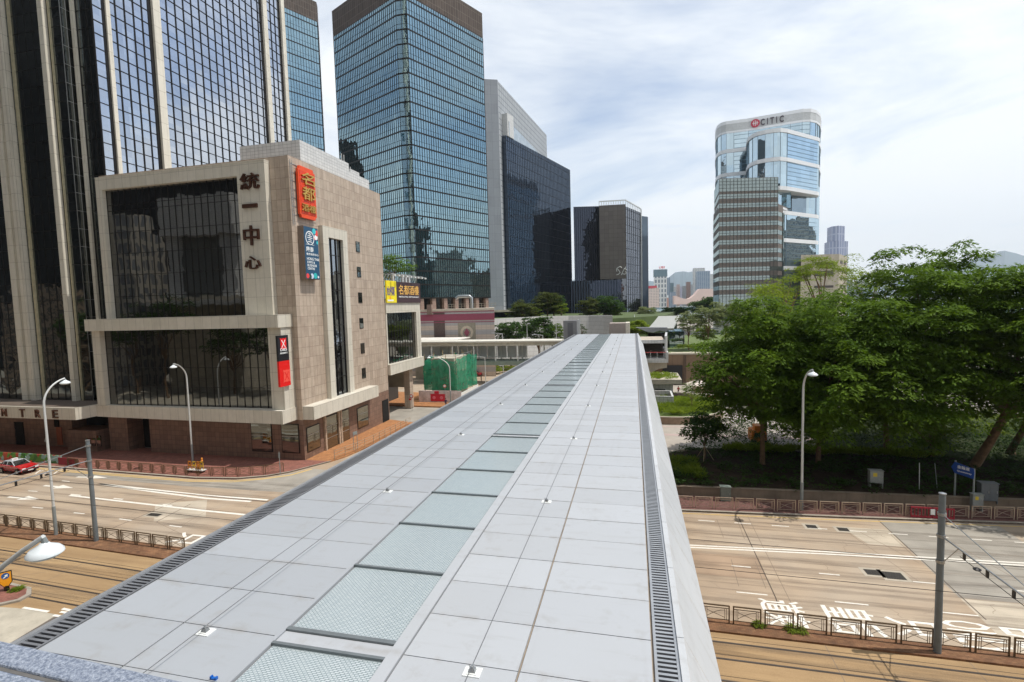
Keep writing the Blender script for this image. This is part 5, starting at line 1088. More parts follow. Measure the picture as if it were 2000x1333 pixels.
# roof garden: soil, hedge, trees
rg = struct('roof_garden', MB().box(r1+1,40,113.5,175,6.4,6.62), plain('roof garden lawn', lin(92,106,58), .95, 0, .25, .3))
struct('garden_path', MB().sheet([(8,115.5),(40,116),(40,117.5),(8,117)], 6.63).sheet([(12,118),(15,118),(19,131),(17,131)], 6.63), M['concrete'])
hd_ = thing('clipped_hedge', (12,121,7), 'long clipped bright green hedge on the roof garden', 'hedge')
leaf_obj('foliage', leaves([(9.5+8*k/60+g.normal(0,.3), 118+3.5*k/60+g.normal(0,.4), 7.7+.5*g.random(), .6) for k in range(60)], 60, .25, .12, 18), M['leafY'], hd_)
for i,(px,py,w_,n_,lf,lb_) in enumerate([(1345,632,2.6,40,'leafP','pale leaved tree with white blossom nearest the curved canopy'),(1383,622,3.4,55,'leafP','pale leaved tree in the middle of the roof garden'),(1418,614,3.6,55,'leafP','pale leaved tree right of the middle on the roof garden'),(1452,612,3.6,50,'leafY','yellow green tree at the right end of the roof garden'),(1375,655,2.2,30,'leafY','low yellow green shrub tree in front of the roof garden trees')]):
    q = gy(px,py,122+i*2); tree(lb_, (q.x,122+i*2,6.6), (q.x,122+i*2,q.z+.3), (w_,w_,2.5), n_*2, lf, 60+i, .13, (.5,.9), 60, .34, .18, name='garden_tree', group='trees of the roof garden', low=-.8, dome=.2)
bt = gd(1384,598,320); tree('dark rounded tree top left of the striped office wing', (bt.x,bt.y,0), (bt.x,bt.y,bt.z-1), (10,8,6.5), 150, 'leafD', 70, .4, (2,3.2), 80, 1.2, .5, name='dark_tree')
# concrete boxes at the far end of the roof
sb = thing('lift_tower', (-13.5,116,0), 'grey metal lift tower at the far left end of the footbridge', 'tower')
a, b = gy(1098,660,113), gy(1128,640,113); MB().box(a.x,b.x-.4,115.2,119,0,gy(1113,627,115).z).build('cladding', plain('grey metal cladding', lin(118,118,120), .5, 0, .08, .6), sb)
MB().box(b.x-.4,b.x,115.2,119,0,gy(1113,626,115).z).build('edge_panel', M['alu'], sb); MB().box(a.x+1.0,a.x+2.2,115.12,115.3,6,13.6).build('louvre_panel', plain('dark louvre', lin(92,92,96), .6), sb)
pb_ = thing('plant_box', (-5,121,0), 'pinkish concrete plant box behind the far end of the roof', 'plant room')
a, b = gy(1190,640,120), gy(1222,640,120); MB().box(a.x,b.x,120,126,0,gy(1205,632,120).z).build('wall', plain('pinkish concrete', lin(160,148,140), .8, 0, .08), pb_); MB().box(b.x,b.x+.9,119.9,126,0,gy(1226,631,120).z).build('white_edge', plain('pale edge', lin(214,206,190), .7), pb_)
# ------------------------------------------------------------------ left middle distance: covered walkway, scaffold, hoarding
YW = 112
wk = thing('covered_walkway', (-33,YW,0), 'flat white roofed walkway on slim posts crossing behind the scaffold', 'walkway')
a, b = gy(800,668,YW).x, gy(1098,660,YW).x
MB().box(a,b,YW-2,YW+4,9.65,10.0).build('roof', plain('white walkway roof', lin(206,202,190), .6, 0, .08, .4), wk)
MB().box(a,b,YW-1.7,YW+3.7,8.9,9.65).build('roof_beam', plain('cream beam', lin(186,182,168), .6), wk)
MB().box(a,b,YW-1.9,YW+3.9,4.5,5.4).build('deck', plain('green grey deck', lin(128,142,132), .6), wk)
k = 0; x = a+1.0
while x < b: MB().box(x-.13,x+.13,YW-1.6,YW-1.34,5.4,8.9).build('post', M['anchor'], wk); MB().box(x-.13,x+.13,YW+3.3,YW+3.56,5.4,8.9).build('post', M['anchor'], wk); x += 5.2
rl_ = MB(); rl_.box(a,b,YW-1.8,YW-1.74,6.5,6.58)
x = a
while x < b: rl_.box(x-.02,x+.02,YW-1.79,YW-1.75,5.4,6.5); x += .9
rl_.build('railing', M['steel'], wk)
cl = plain('grey cloth screen', lin(222,224,226), .8, 0, .1, .8)
x = a+1.2
while x < b-9: MB().box(x,x+2.3,YW+3.7,YW+3.78,5.6,8.7).build('cloth_screen', cl, wk); x += 2.45
for px in (1052,): x = gy(px,740,YW).x; MB().box(x-.7,x+.7,YW-.6,YW+1.6,0,4.5).build('pier', plain('green pier', lin(112,128,118), .7), wk)
ar = thing('annex_roof', (-48,118,0), 'white pitched walkway roof behind the flat one', 'roof')
a2, b2 = gy(812,660,118), gy(896,657,118); MB().add([(a2.x,116.5,10.0),(b2.x,116.5,10.0),(b2.x+2,121,10.3),(a2.x,121,10.3),(a2.x,116.5,9.8),(b2.x,116.5,9.8),(b2.x+2,121,10.1),(a2.x,121,10.1)],[(0,1,2,3),(7,6,5,4),(0,4,5,1),(1,5,6,2),(2,6,7,3),(3,7,4,0)]).build('roof_sheet', plain('white roof sheet', lin(218,212,204), .6, 0, .1, .5), ar)
MB().box(a2.x,b2.x,117,120,0,9.8).build('support_wall', M['concrete'], ar)
c = gz(826,786), gz(900,806)
def net_mat():
    t = NT('green scaffold net'); o = t.obj(); f = t.noise(t.map(o,(1.2,1.2,.35)), 1.3, 5, .65); b = t.n('ShaderNodeTexBrick', {'Vector': t.wall(), 'Color1': (1,1,1,1), 'Color2': (.9,.9,.9,1), 'Mortar': (.55,.6,.55,1), 'Scale': 1., 'Mortar Size': .025, 'Brick Width': 1.7, 'Row Height': 1.15}, offset=.3)
    cc = t.mix(1., t.mix(t.ramp(f,.35,.65), (.02,.20,.11,1), (.07,.40,.24,1)), b.outputs[0], 'MULTIPLY')
    p = t.bsdf(cc, .7, 0, .2, t.bump(f,.8,.15)); tl = t.n('ShaderNodeBsdfTranslucent', {'Color': (.02,.5,.25,1)}); tr = t.n('ShaderNodeBsdfTransparent')
    m1 = t.n('ShaderNodeMixShader', {0: .35}); t.set(m1,1,p); t.set(m1,2,tl.outputs[0]); m2 = t.n('ShaderNodeMixShader', {0: t.ramp(t.noise(o,.9,5),.35,.7,.05,.5)}); t.set(m2,1,m1.outputs[0]); t.set(m2,2,tr.outputs[0]); return t.done(m2.outputs[0])
sf = thing('scaffold', (-34.5,92,0), 'block of scaffolding wrapped in bright green netting', 'scaffold')
X0, X1, YA, YB = -39.1, -32.4, 89.0, 99.0; ZN = 8.2
rngs = random.Random(3)
def sheet_net(p, q, z0, z1, n=14, m=10):
    mb = MB(); p, q = Vector(p), Vector(q); d = (q-p); nn = Vector((d.y,-d.x,0)).normalized(); vs = []
    for j in range(m+1):
        for i in range(n+1): f = i/n; vs.append(p+d*f+nn*(rngs.uniform(-.12,.12))+Vector((0,0,z0+(z1-z0)*j/m+(rngs.uniform(-.35,.25) if j==m else 0)-(.25*math.sin(f*9) if j==m else 0))))
    return mb.add(vs, [(j*(n+1)+i,j*(n+1)+i+1,(j+1)*(n+1)+i+1,(j+1)*(n+1)+i) for j in range(m) for i in range(n)])
M['net'] = net_mat()
sheet_net((X0,YA,0),(X1,YA,0),2.3,ZN).build('net', M['net'], sf, True); sheet_net((X1,YA,0),(X1+.8,YB,0),2.0,ZN+.2).build('net', M['net'], sf, True); sheet_net((X0,YB,0),(X0,YA,0),2.3,ZN).build('net', M['net'], sf, True); sheet_net((X1,YB,0),(X0,YB,0),2,ZN).build('net', M['net'], sf, True)
for x in (X0+.2, -37, -34.6, X1-.2):
    for y in (YA+.25, 94, YB-.3): MB().tube([(x,y,0),(x,y,ZN+.9)], .06, 6).build('pole', plain('bamboo pole', lin(170,150,110), .7), sf)
for z in (2.4,4.6,6.8,8.8): MB().tube([(X0,YA+.2,z),(X1,YA+.2,z)], .05, 6).build('ledger', M['steel'], sf); MB().tube([(X1-.15,YA,z),(X1-.15,YB,z)], .05, 6).build('ledger', M['steel'], sf)
MB().box(X0+1,X1-1,YA+1.5,YB-1,0,8.2).build('inner_structure', M['concrete'], sf)
hb = thing('hoarding', (-34,88,0), 'white site hoarding with a red printed poster at the foot of the green scaffold', 'hoarding')
MB().box(X0-.8,X1+1,YA-.75,YA-.6,.0,2.3).build('panel', plain('printed white panel', lin(206,196,196), .6, 0, .3, 1.3), hb); MB().box(X1+.9,X1+1.0,YA-.6,YB,0,1.9).build('panel', M['anchor'], hb)
pr_ = flat('red poster', lin(196,30,56), .5); MB().box(-37.5,-34.5,YA-.80,YA-.74,.3,1.7).build('poster', pr_, hb); MB().box(-36.7,-35.8,YA-.82,YA-.74,1.75,2.25).build('poster', pr_, hb)
for x in (-36.8,-35.3): MB().lathe((x,YA-.80,1.0), [(.0,0),(.32,.0),(.32,.03),(.0,.03)], 12, (0,-1,0)).build('poster_disc', plain('pink print', lin(222,120,140), .5), hb)
# far street trees, curved concrete ramp wall and roof planting above it
rw = thing('ramp_wall', (-20,170,0), 'long curved pale concrete wall before the dark glass blocks', 'wall')
pts = [gd(x,604,d) for x,d in ((930,172),(963,172),(1000,173),(1060,174),(1110,172),(1150,167),(1178,160),(1196,152))]
tops = [gd(x,y,d).z for x,y,d in ((930,625,172),(963,623,172),(1000,621,173),(1060,618,174),(1110,617,172),(1150,616.5,167),(1178,616,160),(1196,616,152))]
mb = MB(); vs = []
for p, zt in zip(pts, tops): b = Vector((p.x,p.y,0)).normalized(); zt = zt*1.02-.36; vs += [(p.x-b.x*7,p.y-b.y*7,0),(p.x,p.y,zt),(p.x+b.x*2,p.y+b.y*2,zt),(p.x+b.x*2,p.y+b.y*2,0)]
fs = []
for i in range(len(pts)-1): a = i*4; fs += [(a,a+4,a+5,a+1),(a+1,a+5,a+6,a+2),(a+2,a+6,a+7,a+3)]
fs += [(0,1,2,3),(len(vs)-4,len(vs)-1,len(vs)-2,len(vs)-3)]
mb.add(vs, fs).build('wall', tiles('fair faced concrete', lin(184,182,178), lin(178,176,172), lin(150,148,146), 2.5, 1.2, .04, .8, 0., .08, .1), rw)
deck_ = MB().prism([(p.x,p.y) for p in pts]+[(10,175),(20,250),(-70,250),(-62,185)], -.1, 13.2); struct('podium_garden', deck_, plain('garden soil and turf', lin(78,92,52), .9, 0, .3, .1))
def ball_tree(lb, px, py, dep, w_, h_, lf, seed, base=0, n=60, grp=None):
    q = gd(px,py,dep); tree(lb, (q.x,q.y,base), (q.x,q.y,q.z), (w_,w_*.9,h_), int(n*1.8), lf, seed, .3, (w_*.18,w_*.3), 70, w_*.11, w_*.06, name='street_tree', group=grp, low=-.9, shell=.6, dome=.2)
GR = 'trees along the far street'; GA = 'trees above the curved wall'
ball_tree('round dark street tree just right of the striped building', 996,650,142,4.2,3.0,'leafD',80,0,70,GR)
ball_tree('large dark street tree left of the grey lift tower', 1052,644,146,4.6,4.2,'leafD',81,0,80,GR)
ball_tree('small green street tree against the lift tower', 1084,652,146,3.2,3.0,'leaf',82,0,50,GR)
ball_tree('small bush showing right of the lift tower', 1133,645,140,1.6,1.8,'leafD',83,0,24,GR)
ball_tree('olive tree at the left end above the curved wall', 1024,606,184,5.2,3.2,'leafO',84,13,70,GA)
ball_tree('tall round olive tree above the curved wall', 1068,590,186,4.6,3.6,'leafO',85,13,70,GA)
ball_tree('dark green round tree beside the tall olive one', 1082,594,188,4.4,3.8,'leafD',86,13,60,GA)
ball_tree('yellow green bush right of the round trees above the wall', 1096,604,184,2.6,2.2,'leafY',87,13,40,GA)
ball_tree('low yellowish bush between the olive trees above the wall', 1044,611,183,3.0,1.8,'leafY',88,13,40,GA)
ball_tree('olive brown tree before the black glass block', 1152,600,190,4.2,3.6,'leafO',89,13,60,GA)
ball_tree('wide dark tree before the black glass block', 1182,598,192,5.4,4.0,'leafD',90,13,80,GA)
ball_tree('small bush at the right end before the black block', 1203,609,190,2.6,1.8,'leaf',91,13,30,GA)
ball_tree('feathery pale shrub beside the white edge of the grey slab', 1262,612,200,4.0,2.6,'leafP',92,8,50)
ball_tree('dark green shrub mass left of the harbour view', 1318,607,230,5.5,1.8,'leafD',93,8,50)
ball_tree('bright green shrubs on the terraces behind the plant box', 1238,640,150,5,2.0,'leafY',94,4,60)
q = gd(768,527,92); tree('bushy green tree on the annex roof behind the billboards', (q.x,q.y,18.9), (q.x,q.y,q.z), (3.6,3,2.6), 50, 'leaf', 95, .2, (.8,1.3), 70, .4, .14, name='roof_tree')
for i,(x,y) in enumerate(((-35.5,128),(-33,131),(-30,126),(-27,130),(-31,136))):
    tree(('clipped shrub on the left of the far traffic island','clipped shrub at the back of the far traffic island','round shrub in front on the far traffic island','round shrub on the right of the far traffic island','shrub farthest back on the far traffic island')[i], (x,y,0), (x,y,1.4), (1.5,1.5,1.0), 24, 'leafY', 100+i, .08, (.5,.8), 60, .3, .14, name='round_shrub', group='shrubs on the far traffic island', low=-.9)
# ------------------------------------------------------------------ railings (one thing per run, a panel per part)
M['railbrown'] = plain('bronze painted railing', lin(104,88,66), .45, .5, .2, 6.); M['railgrey'] = plain('grey railing', lin(178,160,142), .45, .5, .12, 6.)
def rail_panel(T, w=1.42, h=.98):
    m = MB(T); r = .024
    for x in (0, w): m.box(x-.032,x+.032,-.032,.032,0,h+.03)
    m.box(0,w,-.035,.035,h-.02,h+.035); m.box(0,w,-.018,.018,h-.16,h-.13); m.box(0,w,-.018,.018,.16,.19)
    for x in (.13,.22,w-.22,w-.13): m.box(x-.012,x+.012,-.014,.014,.19,h-.15)
    n = 8
    for s in (1,-1):
        P = [(.22+(w-.44)*i/n, 0, (.30+.42*math.sin(math.pi*.5*i/n)) if s > 0 else (.66-.36*(i/n)**1.0)) for i in range(n+1)]
        m.tube(P, .014, 5)
    return m
def railing(label, pts, pitch, mat, z=.12, w=1.42, h=.98, skip=()):
    o = thing('railing', (pts[0][0],pts[0][1],z), label, 'railing', 'roadside railings'); first = None
    for a, b in zip(pts, pts[1:]):
        d = Vector((b[0]-a[0],b[1]-a[1],0)); L = d.length; n = max(1,int(round(L/pitch))); ang = math.atan2(d.y,d.x); st = L/n
        for k in range(n):
            p = Vector((a[0],a[1],z))+d*(k/n)
            if first is None:
                first = rail_panel(Matrix.Translation(Vector(pts[0]+(z,))) , w, h).build('railing_panel', mat, o); first.rotation_euler = (0,0,ang); c = first
            else: c = first.copy(); C.objects.link(c); c.parent = o; c.rotation_euler = (0,0,ang)
            c.location = p-Vector((pts[0][0],pts[0][1],z)); c.scale = (st*w/pitch/w, 1, 1)
    return o
railing('bronze railing between the bus lane and the tram track, lower right', [(3.6,28.72),(26,28.5)], 1.58, M['railbrown'], .12, 1.36, .97)
railing('long railing along the far kerb in front of the planted bank', [(3.4,44.75),(16.5,45.5),(29.1,46.55),(41,47.8)], 1.66, M['railgrey'], .13)
railing('railing between the left carriageway and the tram track', [(-75,32.2),(-53,31.0),(-33,30.05)], 1.62, M['railbrown'], .12)
railing('railing on the brick pavement before the brown stone building', [(-66.5,45.35),(-46.9,44.9),(-42.2,45.5),(-39.7,46.6),(-38.1,47.9)], 1.62, M['railbrown'], .13)
sr = thing('street_railing', (-34.6,53,.13), 'slim grey railing along the orange brick pavement of the side street', 'railing')
ps_ = [(-35.0,52.6),(-34.2,56),(-33.9,60),(-33.7,66),(-33.6,71)]
for a, b in zip(ps_, ps_[1:]):
    for zz in (.45,.8,1.1): MB().bar((a[0],a[1],.13+zz),(b[0],b[1],.13+zz),.045).build('rail', M['railgrey'], sr)
    n = int((Vector(b)-Vector(a)).length/1.4)
    for k in range(n): x, y = a[0]+(b[0]-a[0])*k/n, a[1]+(b[1]-a[1])*k/n; MB().box(x-.03,x+.03,y-.03,y+.03,.13,1.25).build('post', M['railgrey'], sr)
# ------------------------------------------------------------------ street lamps
M['lampgrey'] = plain('lamp post white paint', lin(196,198,196), .45, .1, .06, 2.); M['lampbase'] = plain('grey post base', lin(132,138,138), .5, .1, .1, 2.); M['lampcap'] = plain('white enamel shade', lin(214,220,222), .3, 0, .04); M['lampglass'] = flat('frosted lamp bowl', lin(176,186,190), .2)
def lamp(label, base, H, d, reach, rise=1.9, hd=.37, bend=76):
    o = thing('street_lamp', base, label, 'street lamp', 'swan neck street lamps'); b = Vector(base); d = Vector((d[0],d[1],0)).normalized()
    MB().tube([b,b+Vector((0,0,2.4))],[.13,.125],10).build('pole_base', M['lampbase'], o, True)
    P = [b+Vector((0,0,2.4)), b+Vector((0,0,H-rise))]
    A_ = R(bend)
    for k in range(1,10): a = A_*k/9; P.append(b+Vector((0,0,H-rise))+d*(reach*(1-math.cos(a))/(1-math.cos(A_)))+Vector((0,0,(rise+.05)*math.sin(a)/math.sin(A_))))
    MB().tube(P, [.10]+[.085-.003*i for i in range(len(P)-1)], 10).build('pole', M['lampgrey'], o, True)
    e = P[-1]
    MB().tube([e-Vector((0,0,.02)), e+d*.02-Vector((0,0,.16))],[.05,.075],8).build('neck', M['lampbase'], o, True)
    h = MB().lathe(e-Vector((0,0,.16)), [(.08,.02),(.13,-.04),(hd*.8,-.13),(hd,-.22),(hd*1.02,-.27),(hd*.95,-.28)], 20).build('lamp_shade', M['lampcap'], o, True)
    MB().lathe(e-Vector((0,0,.44)), [(hd*.94,.0),(hd*.8,-.06),(hd*.4,-.10),(.02,-.11)], 20).build('bowl', M['lampglass'], h, True)
    return o
lamp('swan neck street lamp on the tram platform at the left', (-46.6,30.45,.12), 12.75, (0,1), 1.7)
lamp('swan neck street lamp before the brown stone building, behind the railing', (-51.4,48.5,.13), 12.2, (0,-1), 1.65)
lamp('single street lamp in front of the big trees on the right', (13.6,45.8,.13), 12.1, (0.05,-1), 1.9)
e = gd(85,1048,12.4)
lamp('close street lamp head reaching in from the left edge of the picture', (-16.6,8.2,0), e.z-.06, (e.x+16.6,e.y-8.2), math.hypot(e.x+16.6,e.y-8.2), 3.4, .37, 40)
q = gy(838,704,87.2); lamp('swan neck street lamp in front of the green scaffold', (-33.1,87.2,.13), gy(850,697,87.2).z, (-1,0), -33.1-q.x, 2.4)
def square_lamp(label, base, H, d, reach):
    o = thing('square_lamp', base, label, 'street lamp', 'straight arm lamps near the walkway'); b = Vector(base); d = Vector((d[0],d[1],0)).normalized()
    MB().tube([b,b+Vector((0,0,H))],[.11,.08],8).build('pole', M['lampgrey'], o, True); MB().tube([b+Vector((0,0,H-.05)),b+d*reach+Vector((0,0,H+.2))],.06,6).build('arm', M['lampgrey'], o)
    p = b+d*reach+Vector((0,0,H+.2)); MB().cbox(p, d*.4, (-d.y*.13,d.x*.13,0), (0,0,.06)).build('lamp_head', M['lampcap'], o)
for i,(px,yt,dep,dx,rc,lb) in enumerate([(947,698,112,-1,2.8,'angular lamp post right of the green scaffold'),(981,652,128,-1,2.4,'angular lamp before the striped building corner'),(1060,655,130,-1,2.4,'angular lamp left of the grey lift tower'),(1029,634,135,1,.5,'tall thin post before the dark street trees'),(1086,632,138,1,.6,'thin lamp against the trees beside the lift tower')]):
    q = gd(px,yt,dep); square_lamp(lb, (q.x,q.y,0), q.z, (dx,0), rc)
q = gd(1239,606,160); MB_ = None
fpole = thing('white_mast', (q.x,q.y,4), 'slim white mast behind the far right end of the roof', 'mast'); MB().tube([(q.x,q.y,2),(q.x,q.y,gd(1239,615,160).z)], .12, 8).build('pole', M['anchor'], fpole); 
# ------------------------------------------------------------------ tram poles with bracket arms and wires
M['trampole'] = plain('tram pole grey paint', lin(112,120,124), .5, .2, .12, 2.); M['wire'] = flat('contact wire', lin(46,44,42), .5, .5); M['insul'] = flat('black insulator', lin(24,22,22), .4)
def tram_pole(label, base, H, za, tie, reach=9.5):
    o = thing('tram_pole', base, label, 'tram pole', 'overhead line poles'); b = Vector(base)
    p = MB().tube([b,b+Vector((0,0,H*.5)),b+Vector((0,0,H))],[.17,.155,.14],12).build('pole', M['trampole'], o, True)
    MB().lathe(b+Vector((0,0,H)), [(.16,0),(.16,.05),(.02,.09)], 12).build('cap', M['steel'], p)
    for z in (za, za-1.3, tie): MB().lathe(b+Vector((0,0,z-.07)), [(.17,0),(.185,0),(.185,.14),(.17,.14)], 12).build('clamp', M['steel'], o)
    a0, a1 = b+Vector((0,-.16,za)), b+Vector((0,-reach,za+.12))
    MB().tube([a0,a1],.04,8).build('bracket_arm', M['steel'], o, True)
    MB().tube([b+Vector((0,-.16,tie)), b+Vector((0,-reach*.92,za+.14))],.022,6).build('tie_rod', M['steel'], o)
    MB().tube([b+Vector((0,-.16,za-1.3)), b+Vector((0,-1.35,za-.02))],.025,6).build('strut', M['steel'], o)
    sw = MB()
    for k in range(5):
        y = -1.8-k*1.55; MB().cbox(b+Vector((0,y,za-.14)), (.035,0,0),(0,.06,0),(0,0,.16)).build('insulator', M['insul'], o); sw.tube([b+Vector((0,y-.05,za-.28)), b+Vector((0,y-.9,za-.36))],.018,5)
    for y in (-2.9,-6.6): MB().lathe(b+Vector((-.12,y,za-.22)), [(.02,0),(.13,.0),(.16,.05),(.04,.12)], 8).build('ear', M['insul'], o)
    MB().tube([b+Vector((0,-1.5,za-.3)), b+Vector((0,-reach,za-.26))],.016,5).build('span_wire', M['wire'], o)
    return o
tram_pole('dark grey overhead line pole standing at the lower right railing', (14.6,28.25,.12), 8.1, 6.0, 7.1)
tram_pole('grey overhead line pole beside the street lamp on the left platform', (-42.0,30.2,.12), 8.15, 6.55, 7.75)
for y, za, l in ((26.5,5.72,'contact wire over the nearer of the two tram tracks'),(23.65,5.72,'contact wire over the farther out tram track, lower in the picture')):
    w_ = MB(); P = [(-120,y+.9+2.3,za+.35),(-42,y+.55,za+.45),(-14,y+.3,za+.05),(14.6,y,za-.05),(60,y,za)]
    w_.tube(P,.013,5); tag(w_.build('overhead_wire', M['wire']), l, 'wire')
# ------------------------------------------------------------------ signs, cabinets, barriers
def post_sign(name, label, cat, base, H, parts):
    o = thing(name, base, label, cat); b = Vector(base); MB().tube([b,b+Vector((0,0,H))],.038,8).build('post', M['lampbase'], o, True)
    for fn in parts: fn(o, b)
    return o
def disc(z, r, m, nm, ax=(0,-1,0), th=.02): return lambda o, b: MB().lathe(b+Vector(ax)*.05+Vector((0,0,z)), [(.001,0),(r,0),(r,th),(.001,th)], 20, ax).build(nm, m, o)
def tri(o, b):
    MB().add([b+Vector((-.34,-.04,2.15)),b+Vector((.34,-.04,2.15)),b+Vector((0,-.04,2.78)),b+Vector((-.34,-.06,2.15)),b+Vector((.34,-.06,2.15)),b+Vector((0,-.06,2.78))],[(3,4,5),(2,1,0),(0,1,4,3),(1,2,5,4),(2,0,3,5)]).build('sign_plate', plain('grey back of sign', lin(170,176,176), .4, .3), o)
    MB().box(b.x-.05,b.x+.05,b.y-.065,b.y-.06,2.25,2.55).build('mark', flat('dark mark', lin(40,42,44)), o)
q = gz(150,878); post_sign('triangle_sign', 'triangular grey backed road sign on a thin post behind the left railing', 'road sign', (q.x+1.2,47.6,.13), 2.3, [tri])
q = gz(555,925); post_sign('thin_post', 'thin bare grey post with a small plate at the building corner', 'post', (q.x,46.9,.13), 2.5, [lambda o,b: MB().box(b.x-.1,b.x+.1,b.y-.05,b.y-.02,1.95,2.5).build('plate', M['lampbase'], o)])
wsf, rsf = flat('white sign face', lin(230,230,228)), flat('red sign rim', lin(196,34,40))
q = gz(805,803); post_sign('no_entry_sign', 'round red and white road sign on a post beside the side street', 'road sign', (q.x,q.y,0), 2.9, [disc(2.6,.34,rsf,'rim'), disc(2.62,.22,wsf,'face',(0,-1,0),.04), lambda o,b: MB().box(b.x-.5,b.x-.05,b.y-.09,b.y-.06,1.9,2.2).build('plate', rsf, o)])
q = gz(799,800); post_sign('bus_stop_pole', 'yellow topped bus stop post under the annex overhang', 'bus stop', (q.x-.6,q.y+3,0), 4.6, [lambda o,b: MB().box(b.x-.25,b.x+.2,b.y-.08,b.y-.04,3.6,4.4).build('flag', flat('yellow flag', lin(212,200,50)), o), lambda o,b: MB().box(b.x-.25,b.x+.2,b.y-.1,b.y-.04,2.9,3.4).build('timetable', plain('timetable', lin(150,150,90)), o)])
q = gz(870,795); post_sign('round_road_sign', 'small round road sign in front of the hoarding', 'road sign', (q.x-.6,86.4,.13), 3.7, [disc(3.4,.33,rsf,'rim'), disc(3.42,.23,wsf,'face',(0,-1,0),.04)])
q = gz(695,880); up_ = thing('map_stand', (q.x,q.y,.13), 'grey two legged information stand on the orange brick pavement', 'sign')
for dx in (-.3,.3): MB().tube([(q.x+dx*.3,q.y+dx,.13),(q.x+dx*.3,q.y+dx,2.2)],.04,6).build('leg', M['lampbase'], up_)
MB().cbox((q.x,q.y,2.25),(.1,.34,0),(.03,-.01,0),(0,0,.2)).build('panel', M['lampbase'], up_)
# yellow works trolley with barriers near the lamp
tr_ = thing('works_trolley', (-48.3,45.9,.13), 'orange and white road works trolley at the foot of the lamp post', 'barrier')
ob, yb = plain('orange barrier plastic', lin(226,140,40), .5), flat('yellow barrier plastic', lin(232,186,60), .5)
bx_, by_ = -48.3, 45.95
MB().box(bx_-1.1,bx_+1.1,by_-.3,by_+.3,.38,.46).build('bed', M['anchor'], tr_)
for dx in (-.9,.8):
    for dy in (-.25,.25): MB().lathe((bx_+dx,by_+dy,.26),[(.001,-.04),(.13,-.04),(.13,.04),(.001,.04)],12,(0,1,0)).build('wheel', M['insul'], tr_)
for k,(dx,mt) in enumerate(((-.85,ob),(-.25,yb),(.35,ob),(.8,yb))):
    f = MB().box(bx_+dx-.22,bx_+dx-.16,by_-.05,by_,.46,1.35).box(bx_+dx+.16,bx_+dx+.22,by_-.05,by_,.46,1.35).box(bx_+dx-.22,bx_+dx+.22,by_-.05,by_,1.25,1.38).box(bx_+dx-.16,bx_+dx+.16,by_-.05,by_,.75,1.0); f.build('barrier_frame', mt, tr_)
MB().lathe((bx_+.7,by_+.15,1.4),[(.12,0),(.12,.05),(.08,.1),(.10,.32),(.02,.4)],10).build('warning_lamp', ob, tr_)
MB().lathe((bx_+.1,by_+.2,.46),[(.2,0),(.2,.04),(.13,.06),(.03,.6),(.01,.62)],10).build('cone', ob, tr_)
# red plastic barrier on the far pavement
x_, y_ = 23.0, 45.75; rb = thing('red_barrier', (x_,y_,.0), 'dark red plastic road barrier with a white notice by the far kerb', 'barrier'); rpl = plain('dark red plastic', lin(150,30,48), .5)
for x0 in (-1.5,.02):
    f = MB().box(x_+x0,x_+x0+.07,y_-.04,y_+.04,.05,1.0).box(x_+x0+1.4,x_+x0+1.47,y_-.04,y_+.04,.05,1.0).box(x_+x0,x_+x0+1.47,y_-.045,y_+.045,.9,1.02).box(x_+x0,x_+x0+1.47,y_-.035,y_+.035,.15,.3)
    for k in range(5): f.box(x_+x0+.25+k*.24,x_+x0+.3+k*.24,y_-.03,y_+.03,.3,.9)
    f.build('barrier_panel', rpl, rb)
    for dx in (.2,1.25): MB().box(x_+x0+dx-.05,x_+x0+dx+.05,y_-.25,y_+.25,0,.06).build('foot', rpl, rb)
MB().box(x_-.15,x_+.15,y_-.07,y_-.05,.45,.9).build('notice', wsf, rb)
# cabinets
M['cabgrey'] = plain('grey cabinet paint', lin(150,154,150), .5, .1, .12, 3., .4, 0, .15); M['cabdark'] = plain('dark grey cabinet paint', lin(104,110,114), .5, .1, .1, 3., .4, 0, .1); M['cabgreen'] = plain('grey green cabinet', lin(122,132,124), .5, .1, .15, 3., .4, 0, .2); warn = flat('yellow warning label', lin(214,188,60))
def cabinet(label, x, y, z, w, d, h, mt, legs=0, doors=1, stick=True, name='cabinet'):
    o = thing(name, (x,y,z), label, 'cabinet'); z0 = z+legs
    MB().box(x-w/2,x+w/2,y-d/2,y+d/2,z0,z0+h).build('housing', mt, o, bevel=.015); MB().box(x-w/2-.04,x+w/2+.04,y-d/2-.05,y+d/2+.04,z0+h,z0+h+.05).build('lid', mt, o)
    for k in range(doors):
        a = x-w/2+.03+k*(w-.03)/doors; b = a+(w-.03)/doors-.03; dr = MB().box(a,b,y-d/2-.015,y-d/2,z0+.04,z0+h-.05).build('door', mt, o); MB().box(b-.09,b-.06,y-d/2-.04,y-d/2-.012,z0+h*.45,z0+h*.6).build('handle', M['steel'], dr)
    if legs:
        for dx in (-w/2+.05,w/2-.05): MB().box(x+dx-.03,x+dx+.03,y-d/2,y+d/2,z,z0).build('leg', mt, o)
    if stick: MB().box(x-w*.28,x+w*.02,y-d/2-.022,y-d/2-.014,z0+h*.55,z0+h*.85).build('warning_label', warn, o)
cabinet('grey meter cabinet on legs among the shrubs with a yellow label', 20.9,50.4,.85,1.05,.5,1.1,M['cabgrey'],.45,1,True,'meter_cabinet')
cabinet('grey green box on the far pavement left of the lamp post', 7.8,47.0,.13,.85,.5,1.25,M['cabgreen'],0,1,False,'kerb_cabinet')
cabinet('small grey cabinet on legs below the blue road sign', 27.2,48.0,.13,.75,.4,.95,M['cabgrey'],.45,1,True,'small_cabinet')
cabinet('large dark grey double door cabinet right of the blue road sign', 28.5,49.0,.5,1.2,.6,1.45,M['cabdark'],.25,2,False,'large_cabinet')
